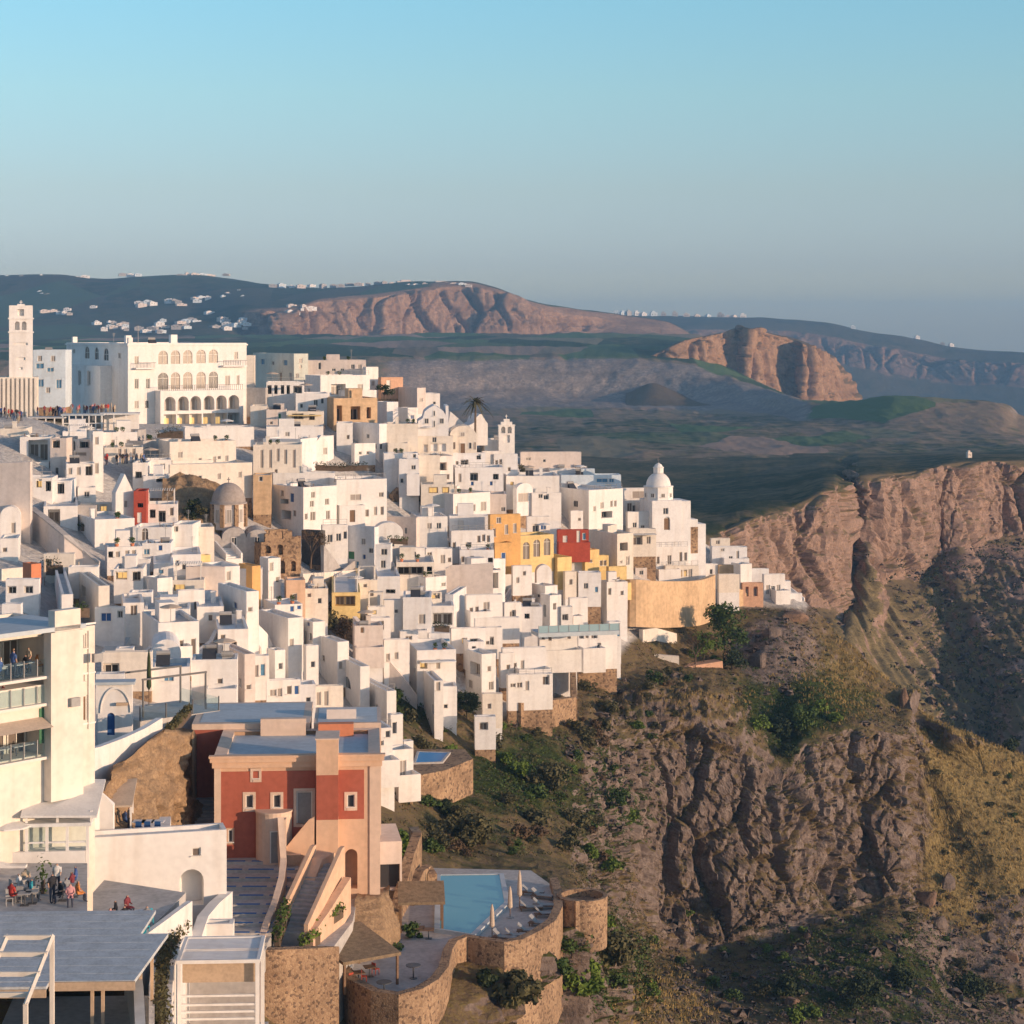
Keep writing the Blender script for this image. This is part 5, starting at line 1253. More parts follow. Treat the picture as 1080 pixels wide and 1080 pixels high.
804 806 828 606 634 | D=392;c=white;w=810,622,4,10,c 815,624,5,11,p 821,622,4,10,c;th=14;dep=6 | white house with columned porch at the seaward tip
820 823 834 613 640 | D=393;c=white2;th=10;dep=5;par=0.2 | white stepped house leaning on the columned porch
832 834 846 626 642 | D=394;c=white2;th=10;dep=4;par=0.2 | last small white house of the town, lowest on the seaward tip
781 783 805 615 636 | D=387;c=salmon;th=8;w=788,624,3,10,p 797,624,4,10,p;dep=4;par=0.1 | salmon ruined front with two recesses beside the columned porch
0 0 12 500 520 | D=290;th=8;dep=6;w=5,510,3,6,m | sliver of white house at the picture edge above the plain pinkish wall
45 46 78 584 602 | D=248;c=cream;th=4;w=52,594,8,9,p;dep=5;par=0.2 | cream garden terrace house with a planted recess beneath the ramp
70 72 103 598 617 | D=238;c=white;th=6;dep=5;par=0.25 | low white terrace house with beige posts beneath the ramp
24 33 43 595 618 | c=orange;D=232;th=38;name=orange_house | little orange house among the restaurant terraces
5 6 41 611 630 | D=226;c=white2;th=4;w=30,622,10,8,o 12,622,10,7,O;dep=5;rc=roofb;par=0.15 | low flat blue-grey roofed restaurant beside the orange house
20 65 77 627 662 | D=212;w=36,651,8,7,p 48,650,9,6,p;th=14;rc=roofb | wide white house with a blue-grey roof and two brown windows
0 2 22 637 662 | D=206;c=white2;w=8,655,10,7,o;th=4;dep=6;rc=roofb | white house with a blue-grey roof at the picture edge
76 104 113 618 664 | D=216;w=88,638,15,14,O;th=20;c=cream | white house with a square niche full of green plants
99 100 131 641 664 | D=219;w=112,651,12,10,b 127,648,5,8,p;th=5;dep=6;c=white | white house with a large blue window beside the planted niche
128 130 152 636 662 | D=226;c=white;w=141,644,8,12,m;th=12;dep=6 | white house with a brown doorway beside the shaded lane
134 136 160 625 645 | D=236;c=white2;w=143,632,6,5,m;th=6;dep=5 | low white house with flat roof above the shaded lane
120 122 140 684 706 | D=205;c=white;w=133,695,6,8,O;th=4;dep=6 | white house with one black doorway behind the wide-opening restaurant
106 107 160 688 716 | D=196;c=cream;w=116,705,18,11,O;th=5;dep=8;name=restaurant;rc=roofb | restaurant with a wide dark opening behind the blue arched door house
158 160 200 704 726 | D=198;c=white;th=8;dep=6;rc=roofb;w=178,716,10,6,l | white house with a pale blue wall below the barrel vaulted house
176 178 200 660 676 | D=236;c=cream;th=8;dep=5;w=184,668,4,6,m | small cream house above the brown door house
206 208 236 640 664 | D=238;c=white;th=10;dep=5;w=222,652,4,7,m | low white terrace house below the slim blue door house
240 241 276 600 616 | D=272;c=white2;th=4;dep=6;w=249,608,3,6,m | white roofed house behind the ochre cube
300 302 322 612 640 | D=266;c=peach;th=10;dep=5;par=0.2;w=311,630,5,8,m | peach-coloured wall house at the foot of the sunlit ramp
140 141 158 590 604 | D=262;c=white;th=6;dep=5;w=146,597,4,5,m | tiny white house in front of the long low slit house
160 162 183 594 612 | D=258;c=white2;th=10;dep=5;w=170,603,4,5,l | small white house with a pale blue window above the shaded lane
"""
GRP = 'whitewashed houses stacked over the slope'
for ln in H.strip().split('\n'):
    pos, opt, lab = [x.strip() for x in ln.split('|')]
    nums = [float(x) for x in pos.split()]
    kw = {}
    for tok in opt.split(';'):
        tok = tok.strip()
        if not tok: continue
        k_, v_ = tok.split('=', 1)
        if k_ in ('th', 'dep', 'par', 'D', 'up'): kw[k_] = float(v_)
        else: kw[k_] = v_
    if kw.get('ex') == '': kw['ex'] = ' '
    if 'D' in kw:      # listed distances are rough: rest the house on the hillside instead when they disagree
        dt = depth_at(nums[1], nums[4])
        kw['D'] = min(max(kw['D'], dt * 0.97), dt * 1.02)
    if kw.get('name') == 'restaurant': kw.setdefault('cat', 'restaurant')
    house(*nums, lab, **kw)
# ------------------------------------------------------------------ landmarks of the town
def local(root, p):
    t = root.rotation_euler[2]
    return Vector((root.location.x + p[0] * math.cos(t) - p[1] * math.sin(t), root.location.y + p[0] * math.sin(t) + p[1] * math.cos(t), root.location.z + p[2]))

def px(D): return D / F

def cross(mb, x, y, z, h=0.9):
    mb.box(x - .05, x + .05, y - .05, y + .05, z, z + h); mb.box(x - h * .3, x + h * .3, y - .045, y + .045, z + h * .58, z + h * .7)

# bell tower of the cathedral
D_ = 346.0; k = px(D_)
r = empty('bell_tower', P(-8, 440, D_), R(12), 'tall square cathedral bell tower with twin belfry openings above a fluted base', 'bell tower')
Wb = 47 * k
mb = MB(); mb.box(0, Wb, 0, 7, -4, 42 * k)
mb.build('base', M['cream'], r)
for i in range(10):
    mb = MB(); x = 0.4 + i * (Wb - 0.8) / 9
    mb.box(x - 0.22, x + 0.22, -0.45, 0, 0, 41 * k); mb.build('fin', M['cream'], r)
x0 = 17 * k; W2 = 24 * k
mb = MB(); zt0 = 42 * k
wall_face(mb, (x0, 0.6), (1, 0), (0, -1), W2, zt0, 118 * k, [(W2 * .25, W2 * .45, 92 * k, 101 * k, True, 0.8), (W2 * .55, W2 * .75, 92 * k, 101 * k, True, 0.8), (W2 * .36, W2 * .64, 107 * k, 114 * k, False, 0.6), (W2 * .2, W2 * .8, 76 * k, 78.5 * k, False, 0.2), (W2 * .3, W2 * .7, 60 * k, 63 * k, False, 0.2), (W2 * .42, W2 * .58, 50 * k, 52.5 * k, False, 0.2)])
wall_face(mb, (x0 + W2, 0.6), (0, 1), (1, 0), W2, zt0, 118 * k, [(W2 * .3, W2 * .7, 92 * k, 101 * k, True, 0.8)])
mb.quad((x0, .6, zt0), (x0, .6 + W2, zt0), (x0, .6 + W2, 118 * k), (x0, .6, 118 * k))
mb.quad((x0, .6 + W2, zt0), (x0 + W2, .6 + W2, zt0), (x0 + W2, .6 + W2, 118 * k), (x0, .6 + W2, 118 * k))
mb.quad((x0, .6, 118 * k), (x0 + W2, .6, 118 * k), (x0 + W2, .6 + W2, 118 * k), (x0, .6 + W2, 118 * k))
tw = mb.build('shaft', M['white'], r)
mb = MB()
for z in (89, 103.5):
    mb.box(x0 - .18, x0 + W2 + .18, .42, .78 + W2, z * k, (z + 1.4) * k)
mb.build('ledge', M['white'], tw)
mb = MB(); cross(mb, x0 + W2 / 2, .6 + W2 / 2, 118 * k, 0.9); mb.box(x0 + W2 / 2 - .6, x0 + W2 / 2 + .6, W2 / 2, W2 / 2 + 1.2, 117.9 * k, 118 * k + .25); mb.build('cross', M['white'], tw)

# arcaded hotel
ARC = '172,378,9,15,a 185,378,9,15,a 198,378,9,15,a 212,378,9,15,a 225,378,9,15,a 172,403,10,18,A 185,403,9,18,a 198,403,9,18,a 212,403,9,18,a 225,403,9,18,A '
ARC += '144,380,4,9,m 249,378,4,9,m 144,405,4,11 156,405,4,11 240,404,5,11,c 251,404,3,11,c 155,427,4,9 144,427,4,9,c '
ARC += '92,376,7,13,a 102,376,6,13,A 112,376,7,13,A 78,376,4,5,c 126,376,4,6,c'
HR, ha, hb, hh, hD = house(70, 135, 260, 362, 452, 'long white four-storey hotel with three tiers of arches on its sunlit front', name='arcaded_hotel', cat='hotel', D=366, th=33, w=ARC, ex=' ', par=0.5, group=None)
def on_right(root_D, root, u, t):       # distance along the sunward face for a picture column
    C = root.location; c_, s = math.cos(t), math.sin(t)
    return ((u - 540) * root_D - C.x * F) / (c_ * F - (u - 540) * s)
t = R(33)
kx = [on_right(hD, HR, u, t) for u in (163, 250)]
def zrow(v, u):
    x = on_right(hD, HR, u, t); return (452 - v) * hD / F * (hD + x * math.sin(t)) / hD
mb = MB(); holes = []
Wg = kx[1] - kx[0]
for u in (173, 187, 200, 214, 227, 240):
    x = on_right(hD, HR, u, t) - kx[0]
    holes.append((x - 1.05, x + 1.05, zrow(434, u), zrow(419, u), True, 1.9))
    holes.append((x - 1.15, x + 1.15, zrow(449, u), zrow(437.5, u), False, 1.9))
wall_face(mb, (kx[0], -2.6), (1, 0), (0, -1), Wg, -3, zrow(413, 200), holes)
for xx in (kx[0], kx[1]): mb.quad((xx, -2.6, -3), (xx, -0.02, -3), (xx, -0.02, zrow(413, 200)), (xx, -2.6, zrow(413, 200)))
zt = zrow(413, 200)
mb.quad((kx[0], -2.6, zt), (kx[1], -2.6, zt), (kx[1], -0.02, zt), (kx[0], -0.02, zt))
wing = mb.build('arcade_wing', M['white'], HR)
for h_ in holes:
    cx = kx[0] + (h_[0] + h_[1]) / 2
    gm = window_mesh(1.4, h_[3] - h_[2] - 0.4, 'y' if h_[4] is False and cx < kx[0] + Wg * .8 else 'c')
    put('window', gm, wing, (cx, -2.6 + 1.85, (h_[2] + h_[3]) / 2 - 0.2))
mb = MB()
for i in range(40):
    x = kx[0] + 0.1 + i * (Wg - .2) / 39; mb.box(x - .025, x + .025, -2.5, -2.45, zt, zt + .9)
mb.box(kx[0], kx[1], -2.52, -2.43, zt + .9, zt + .96); mb.build('railing', M['metal'], wing)
for ua, ub, v in ((141, 162, 388), (233, 258, 388)):
    xa, xb = on_right(hD, HR, ua, t), on_right(hD, HR, ub, t); z = zrow(v, ua)
    mb = MB(); mb.box(xa, xb, -1.1, -.01, z - .25, z)
    bl = mb.build('balcony', M['white'], HR)
    mb = MB(); mb.box(xa, xb, -1.08, -1.03, z + .85, z + .92)
    n = 14
    for i in range(n): mb.box(xa + (xb - xa) * i / n, xa + (xb - xa) * i / n + .04, -1.08, -1.03, z, z + .85)
    mb.build('railing', M['metal'], bl)
# cornice and rooftop boxes
mb = MB(); mb.box(-.2, ha + .2, -.2, .02, hh - .45, hh - .2); mb.box(-.2, .02, .02, hb + .2, hh - .45, hh - .2); mb.build('cornice', M['white'], HR)
for fx, fy, s in ((.02, .05, .5), (.02, .95, .55), (.62, .5, .8), (.45, .9, .7)):
    mb = MB(); mb.box(ha * fx, ha * fx + 1.6 * s, hb * fy - 1.2 * s, hb * fy, hh - .4, hh + 1.6 * s + .2); mb.build('roof_box', M['white'], HR)
mb = MB(); mb.tube([(ha * .3, hb * .4, hh - .4), (ha * .3, hb * .4, hh + 3.2)], .06); mb.build('antenna', M['rail'], HR)
# porch on its shaded flank
bl_ = lambda u: ((u - 540) * hD - HR.location.x * F) / (-math.sin(t) * F - (u - 540) * math.cos(t))
ya, yb = bl_(118), bl_(76)
zt = (452 - 387) * hD / F * 1.01
mb = MB(); hs_ = []
for u in (84, 96, 106):
    y = bl_(u); hs_.append((y - ya - .8, y - ya + .8, zt - 3.6, zt - 1.0, False, .3))
wall_face(mb, (-2.2, ya), (0, 1), (-1, 0), yb - ya, -3, zt, sorted(hs_))
mb.quad((-2.2, ya, -3), (0, ya, -3), (0, ya, zt), (-2.2, ya, zt)); mb.quad((-2.2, yb, -3), (0, yb, -3), (0, yb, zt), (-2.2, yb, zt)); mb.quad((-2.2, ya, zt), (0, ya, zt), (0, yb, zt), (-2.2, yb, zt))
pr = mb.build('porch', M['white'], HR)
for h_ in hs_: put('window', window_mesh(1.4, 2.4, 'c'), pr, (-2.2 + .27, ya + (h_[0] + h_[1]) / 2, (h_[2] + h_[3]) / 2), -math.pi / 2)

# grey domed stone church
D_ = 300.0; k = px(D_)
r = empty('stone_domed_church', P(242, 590, D_), R(10), 'weathered church with a round grey stone dome on a drum with framed windows', 'church')
rd = 18.6 * k
mb = MB(); mb.prism([(rd * math.cos(math.pi / 8 + i * math.pi / 4), 3.2 + rd * math.sin(math.pi / 8 + i * math.pi / 4)) for i in range(8)], 30 * k, 57 * k); dr = mb.build('drum', M['pinkish'], r)
for i in range(8):
    a = math.pi / 8 + i * math.pi / 4
    mb = MB(); mb.box(-.28, .28, -.28, .28, 33 * k, 57 * k); mb.build('pilaster', M['ruin'], dr, (rd * math.cos(a), 3.2 + rd * math.sin(a), 0), a)
    a2 = i * math.pi / 4
    put('window', window_mesh(0.9, 2.0, 'c'), dr, (rd * .935 * math.cos(a2), 3.2 + rd * .935 * math.sin(a2), 45 * k), a2 + math.pi / 2)
mb = MB(); mb.lathe([(rd * 1.06, 57 * k), (rd * 1.06, 58.5 * k), (rd * .99, 58.6 * k)] + [(rd * .97 * math.cos(q), 58.6 * k + rd * 1.12 * math.sin(q)) for q in [math.pi / 2 * i / 10 for i in range(11)]], 0, 3.2, 24); mb.build('dome', M['domestone'], r, smooth=True)
mb = MB(); cross(mb, 0, 3.2, 58.6 * k + rd * 1.1, .8); mb.build('cross', M['metal'], r)
mb = MB()
for (cx, w_, zt_) in ((0.6, 3.4, 24), (3.9, 3.2, 22), (-2.4, 2.6, 20)):
    n = 12; pts = [(cx - w_ / 2, -3)] + [(cx - w_ / 2 * math.cos(math.pi * i / n), zt_ * k + w_ * .42 * math.sin(math.pi * i / n)) for i in range(n + 1)] + [(cx + w_ / 2, -3)]
    for y in (-1.4, 5.5): mb.poly([(p[0], y, p[1]) for p in pts])
    for p, q in zip(pts[:-1], pts[1:]): mb.quad((p[0], -1.4, p[1]), (q[0], -1.4, q[1]), (q[0], 5.5, q[1]), (p[0], 5.5, p[1]))
mb.build('vaults', M['grey'], r)
for cx in (.6, 3.9): put('window', window_mesh(0.8, 1.2, 'n'), r, (cx, -1.42, 20 * k))

# white domed church
D_ = 384.0; k = px(D_)
r = empty('white_domed_church', P(703, 590, D_), R(16), 'white church with a ribless dome and lantern crowning the seaward end of the town', 'church')
def U(u): return (u - 703) * k
zz = lambda v: (590 - v) * k
mb = MB(); hol = [(U(699) - U(687), U(705) - U(687), zz(542.5), zz(535.5), False, .2), (U(700) - U(687), U(707) - U(687), zz(559), zz(545), True, .3)]
wall_face(mb, (U(687), 0), (1, 0), (0, -1), U(720) - U(687), -4, zz(528), hol)
for (xa, xb) in ((U(687), U(687)), (U(720), U(720))): mb.quad((xa, 0, -4), (xa, 7, -4), (xa, 7, zz(528)), (xa, 0, zz(528)))
mb.quad((U(687), 7, -4), (U(720), 7, -4), (U(720), 7, zz(528)), (U(687), 7, zz(528))); mb.quad((U(687), 0, zz(528)), (U(720), 0, zz(528)), (U(720), 7, zz(528)), (U(687), 7, zz(528)))
nave = mb.build('nave', M['white2'], r)
put('window', window_mesh(1.0, 1.2, 'n'), nave, (U(702), .18, zz(539))); put('door', window_mesh(1.2, 2.2, 'd'), nave, (U(703.5), .26, zz(552.5)))
mb = MB(); mb.box(U(720) + .003, U(731), 0.4, 6.6, -4, zz(529)); mb.box(U(731) + .003, U(740), .8, 6.2, -4, zz(549)); mb.box(U(740) + .003, U(749), .8, 6.0, -4, zz(554))
mb.build('side_chapel', M['white2'], r)
mb = MB(); mb.prism([(U(701) + 15.4 * k * math.cos(math.pi / 8 + i * math.pi / 4), 3.4 + 15.4 * k * math.sin(math.pi / 8 + i * math.pi / 4)) for i in range(8)], zz(529), zz(514.5)); dr = mb.build('drum', M['white'], r)
for i in range(8):
    a2 = i * math.pi / 4
    put('window', window_mesh(0.7, 0.9, 'm'), dr, (U(701) + 14.25 * k * math.cos(a2), 3.4 + 14.25 * k * math.sin(a2), zz(523)), a2 + math.pi / 2)
mb = MB(); R0 = 13.2 * k; mb.lathe([(16 * k, zz(514.6)), (16 * k, zz(513.8)), (R0, zz(513.8))] + [(R0 * math.cos(q), zz(513.8) + 14.5 * k * math.sin(q)) for q in [math.pi / 2 * i / 12 for i in range(12)]], U(701), 3.4, 28); mb.build('dome', M['white'], r, smooth=True)
mb = MB(); mb.lathe([(0.01, zz(500)), (5.4 * k, zz(500)), (5.4 * k, zz(494.5)), (6 * k, zz(494.4)), (6 * k, zz(493.8)), (4.8 * k, zz(493.4)), (3.4 * k, zz(491)), (0.01, zz(489))], U(701), 3.4, 12); ln_ = mb.build('lantern', M['white'], r)
mb = MB(); cross(mb, U(701), 3.4, zz(489.2), .9); mb.build('cross', M['metal'], ln_)
mb = MB(); mb.box(U(731), U(740), 0.75, .795, zz(585), zz(557)); mb.build('rough_patch', M['ruin'], r)

# pedimented house, arch-fronted house, bell gable, gable behind the palm
def profile_house(name, label, u0, vB, D, outline, depth, wins, mat, th=4, cat='house'):
    k = px(D); r = empty(name, P(u0, vB, D), R(th), label, cat)
    pts = [((u - u0) * k, (vB - v) * k) for u, v in outline]
    mb = MB()
    for y in (0.0, depth): mb.poly([(p[0], y, p[1]) for p in pts])
    for i in range(len(pts)):
        p, q = pts[i], pts[(i + 1) % len(pts)]
        mb.quad((p[0], 0, p[1]), (q[0], 0, q[1]), (q[0], depth, q[1]), (p[0], depth, p[1]))
    mb.build('wall', M[mat], r)
    for (u, v, w_, h_, kd) in wins:
        put(KINDS_[kd][0], window_mesh(w_ * k, h_ * k, kd), r, ((u - u0) * k, -0.02, (vB - v) * k))
    return r
profile_house('pedimented_house', 'tall white house with a curved pediment and cross-shaped window group beside the palm', 441, 482, 371,
              [(441, 482), (441, 444), (446, 441), (448, 434), (453, 430), (458, 427.5), (463, 430), (468, 434), (470, 438), (470, 428), (473, 428), (473, 482)], 9,
              [(450, 444, 5, 6, 'n'), (466, 444, 5, 6, 'n'), (458, 436, 2.4, 6, 'n'), (458, 447, 2.8, 7, 'n')], 'white2')
profile_house('arch_fronted_house', 'cream house with a rounded gable front and a dark red door beside the palm', 474, 482, 374,
              [(474, 482), (474, 462)] + [(488.5 - 14.5 * math.cos(math.pi * i / 10), 461 - 12 * math.sin(math.pi * i / 10)) for i in range(11)] + [(503, 482)], 8,
              [(488, 458, 4.5, 5, 'c'), (479, 470, 3, 8, 'm'), (488, 473, 6, 12, 'd'), (496, 470, 4, 7, 'n'), (501, 470, 2.6, 8, 'd')], 'cream')
profile_house('white_gable_house', 'bright white stepped gable house right behind the palm trunk', 494, 470, 386,
              [(494, 470), (494, 449), (500, 446), (502, 441), (506, 437), (509, 437), (512, 443), (515, 447), (515, 470)], 6, [], 'white', 14)
profile_house('little_gable', 'low white pointed roof between the pedimented house and the palm', 473, 464, 388,
              [(473, 464), (473, 447), (475, 434), (482, 440), (490, 447), (494, 449), (494, 464)], 5, [], 'white', 8)
D_ = 386; k = px(D_)
r = empty('bell_gable', P(526, 470, D_), R(8), 'white twin-arched bell gable rising from the chapel on the ridge', 'bell gable')
mb = MB(); W2 = 17 * k
wall_face(mb, (0, 0), (1, 0), (0, -1), W2, -3, 21 * k, [(W2 * .16, W2 * .42, 13 * k, 20 * k, True, .95), (W2 * .56, W2 * .82, 13 * k, 20 * k, True, .95), (W2 * .3, W2 * .7, 3 * k, 11 * k, False, .3)])
wall_face(mb, (0, 1.0), (1, 0), (0, 1), W2, -3, 21 * k, [(W2 * .16, W2 * .42, 13 * k, 20 * k, True, .02), (W2 * .56, W2 * .82, 13 * k, 20 * k, True, .02)])
for x in (0, W2): mb.quad((x, 0, -3), (x, 1, -3), (x, 1, 21 * k), (x, 0, 21 * k))
mb.build('wall', M['white'], r)
mb = MB(); mb.box(-.1, W2 + .1, -.1, 1.1, 21 * k + .002, 22 * k); mb.box(W2 * .15, W2 * .85, 0, 1, 22 * k, 25 * k); mb.box(W2 * .32, W2 * .68, 0, 1, 25 * k, 28 * k); cross(mb, W2 / 2, .5, 28 * k, .8); mb.build('stepped_crown', M['white'], r)

# glass rooftop restaurant and framed pavilion
def pavilion(name, label, u0, u1, vT, vB, D, th, nposts, depth, roofmat, cat, glassed=True, dark=True):
    k = px(D); r = empty(name, P(u0, vB, D), R(th), label, cat); Wd = (u1 - u0) * k / math.cos(R(th)); H_ = (vB - vT) * k
    mb = MB(); mb.box(-.25, Wd + .25, -.3, depth + .2, H_ - .22, H_); mb.build('roof', M[roofmat], r)
    for i in range(nposts):
        mb = MB(); x = i * Wd / (nposts - 1); mb.box(x - .09, x + .09, -.09, .09, -1, H_ - .222); mb.build('post', M['white'], r)
    mb = MB(); mb.box(.1, Wd - .1, depth - .1, depth, -1, H_ - .23); mb.build('back_wall', M['white2'], r)
    mb = MB(); mb.box(.12, Wd - .12, -.05, .05, H_ * .48, H_ * .52); mb.build('frame', M['white2'], r)
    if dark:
        mb = MB(); mb.quad((.1, depth - .12, 0), (Wd - .1, depth - .12, 0), (Wd - .1, depth - .12, H_ - .3), (.1, depth - .12, H_ - .3)); mb.build('shade_sheet', M['dark'], r)  # dark sheet before the back wall paints in the interior shade
    if glassed:
        mb = MB(); mb.quad((.1, 0, -.2), (Wd - .1, 0, -.2), (Wd - .1, 0, H_ - .25), (.1, 0, H_ - .25)); mb.build('glazing', M['glass'], r)
    return r
pavilion('rooftop_restaurant', 'glass-walled rooftop restaurant with a flat grey roof below the hotel', 66, 107, 437, 456, 336, 6, 7, 4, 'roofb', 'restaurant')
pavilion('terrace_pavilion', 'white-framed open terrace pavilion beside the glass rooftop restaurant', 107, 145, 436, 457, 338, 10, 4, 4, 'roofw', 'pavilion', glassed=False, dark=False)
pavilion('terrace_canopy', 'flat canopied terrace room with a red wall below the cathedral tower', 30, 66, 440, 458, 334, 5, 5, 4, 'roofg', 'restaurant', glassed=False)

# ------------------------------------------------------------------ free-standing walls, ramps and stairs
wall_between([(-30, 489), (33, 487)], 572, 'large plain pinkish retaining wall under the leftmost houses', 'pinkish', 0.8, 'retaining_wall', Ds=[266, 265])
o = wall_between([(33, 536), (50, 549), (70, 566), (88, 581), (104, 594)], [566, 580, 597, 604, 612], 'long pinkish ramp wall with a dark sloping coping', 'pinkish', 0.7, 'ramp_wall')
_vb = [566, 580, 597, 604, 612]
cop = []
for (u, v), d in zip([(33, 536), (50, 549), (70, 566), (88, 581), (104, 594)], [depth_at(u_i, v_i) for u_i, v_i in zip([33, 50, 70, 88, 104], _vb)]): cop.append(P(u, v, d))
mb = MB(); mb.ringwall([(p.x, p.y) for p in cop], 0.95, [p.z + .003 for p in cop], [p.z + .2 for p in cop]); c_o = mb.build('coping', M['grey'], o)
_x = [659, 668, 682, 700, 718, 735, 746, 752]; _u = list(np.linspace(659, 752, 26)); pc1 = lambda y: list(pchip(_x, np.array(y, float)[:, None], np.array(_u))[:, 0])
wall_between(list(zip(_u, pc1([611, 611, 612, 613, 613, 612, 609, 606]))), pc1([640, 656, 660, 658, 655, 650, 640, 628]), 'tall curved tan plaster retaining wall below the white domed church', 'tan', 0.9, 'retaining_wall', maxh=8, Ds=[depth_at(u_i, v_i) * .985 for u_i, v_i in zip(_u, pc1([640, 656, 660, 658, 655, 650, 640, 628]))])
wall_between([(546, 741), (560, 740), (580, 738), (604, 735)], [766, 766, 764, 760], 'rough stone retaining wall under the lit terraced houses', 'ruin', 1.2, 'retaining_wall', maxh=4.2)
wall_between([(604, 700), (606, 738)], [740, 760], 'short stone flank wall by the scrub slope', 'ruin', 0.8, 'retaining_wall', maxh=4)
wall_between([(374, 650), (390, 668), (406, 690), (424, 712), (440, 734)], [690, 706, 722, 736, 748], 'long pinkish diagonal wall above the green gully', 'pinkish', 0.6, 'diagonal_wall')
wall_between([(318, 605), (335, 604), (372, 601), (412, 599)], [622, 622, 618, 616], 'low sunlit wall edging the ramp across the middle of town', 'cream', 0.5, 'ramp_wall')
wall_between([(300, 650), (318, 632), (330, 606)], [662, 655, 640], 'peach sloping wall beside the shaded street', 'peach', 0.5, 'street_wall')
wall_between([(412, 522), (420, 514), (434, 516), (444, 514)], 533, 'broken rubble wall of a roofless ruin between white houses', 'ruin', 1.0, 'ruined_wall', maxh=2.6)
wall_between([(715, 703), (758, 696)], [728, 722], 'free-standing salmon wall on the scrub slope below the big green tree', 'salmon', 2.5, 'salmon_wall', Ds=[352, 356])
wall_between([(690, 690), (716, 692)], 702, 'low pale ruined wall among scrub beside the salmon wall', 'cream', 1.0, 'low_wall', D=352, found=2)
wall_between([(676, 664), (690, 662), (712, 668)], 676, 'low cream terrace wall below the tan retaining wall', 'cream', 0.8, 'low_wall', maxh=2.2)
wall_between([(470, 600), (476, 596), (520, 594)], 606, 'low pinkish parapet behind the double loggia', 'pinkish', 0.4, 'parapet_wall', D=320)
for (pts, vb, lab, c, Ds) in [
  ([(150, 690), (168, 672)], 700, 'short white wall at the head of the shaded lane', 'white', [216, 226]),
  ([(120, 668), (146, 640), (152, 628)], [684, 668, 650], 'white stepped wall along the shaded blue lane', 'white', [212, 226, 236]),
  ([(200, 692), (222, 676), (228, 664)], 700, 'white slanting wall over the broad stepped house', 'white', [212, 222, 230]),
  ([(262, 650), (280, 668), (288, 684)], 694, 'thin white wall beside the blue window house', 'white2', [236, 228, 222]),
  ([(560, 700), (578, 708), (592, 722)], 730, 'sloping white wall with brown coping by the lit porch house', 'white', [294, 290, 285]),
  ([(592, 690), (618, 684), (642, 690)], 706, 'white buttressed wall under the wide glazed row', 'white', [304, 308, 314]),
  ([(20, 668), (60, 664)], 676, 'low white parapet behind the balcony restaurant', 'white', [196, 200]),
  ([(0, 600), (24, 598)], 612, 'low cream wall at the picture edge below the vaulted house', 'cream', [236, 238]),
  ([(340, 575), (352, 590), (362, 604)], 612, 'grey street wall by the bare brown tree', 'grey', [296, 292, 288]),
  ([(440, 590), (446, 604)], 612, 'short white wall beside the restaurant canopy', 'white', [312, 306]),
  ([(650, 620), (660, 636)], 650, 'dark stone buttress beside the tan retaining wall', 'darkstone', [350, 344]),
  ([(760, 616), (782, 622), (800, 636)], 640, 'broken tan garden wall near the seaward tip', 'tan', [384, 384, 386]),
]:
    wall_between(pts, vb, lab, c, 0.5, 'garden_wall')

def stairs(label, a, b, width, mat='white', n=14, name='outdoor_stair', para=True):
    """stair from point a (u, v, D) down to b, broad to its left; side walls follow it"""
    A, B = P(a[0], a[1], depth_at(a[0], a[1] + 6)), P(b[0], b[1], depth_at(b[0], b[1] + 2)); d = B - A; L = math.hypot(d.x, d.y) or .1; drop = -d.z
    r = empty(name, B, math.atan2(d.y, d.x), label, 'stair')
    mb = MB()
    for i in range(n):
        x0, x1 = -L + L * i / n, -L + L * (i + 1) / n
        mb.box(x0, x1, 0, width, -3.5, drop * (1 - (i + 1) / n) + .004 * i)
    mb.build('steps', M[mat], r)
    if para:
        for y in (-.25, width):
            mb = MB()
            mb.v = [(-L, y, -3.5), (0, y, -3.5), (0, y, .8), (-L, y, drop + .8), (-L, y + .24, -3.5), (0, y + .24, -3.5), (0, y + .24, .8), (-L, y + .24, drop + .8)]
            mb.f = [(0, 1, 2, 3), (4, 7, 6, 5), (3, 2, 6, 7), (0, 3, 7, 4), (1, 5, 6, 2)]; mb.m = [0] * 5
            mb.build('side_wall', M[mat], r)
    return r
stairs('broad white diagonal stair above the glass-railed terrace', (619, 633, 326), (644, 660, 312), 3.2, 'white2')
stairs('white triangular stair descending through the stairs district', (546, 624, 316), (571, 656, 302), 2.4, 'white')
stairs('steep white stair beside the two brown door house', (540, 622, 310), (528, 646, 300), 1.6, 'white2')
stairs('white stair climbing past the stone domed church', (214, 560, 284), (240, 590, 272), 2.0, 'white')
stairs('pinkish stair along the flank of the blue window house', (236, 655, 238), (262, 692, 226), 1.5, 'pinkish')
stairs('white stair between the lit porch house and the stone terrace', (592, 694, 300), (578, 724, 288), 1.6, 'white2')
stairs('grey stone stair climbing from the bare brown tree', (366, 590, 292), (338, 612, 282), 2.2, 'grey')
stairs('white stair at the foot of the domed church', (706, 560, 376), (698, 574, 372), 1.8, 'white')
stairs('white stair dropping to the seaward tip', (826, 622, 394), (844, 636, 390), 1.6, 'white2')
stairs('white stair beside the cream-lit house with three windows', (524, 690, 292), (508, 716, 280), 1.4, 'white')
stairs('white stair below the arched window house', (165, 568, 276), (180, 586, 270), 1.5, 'white')

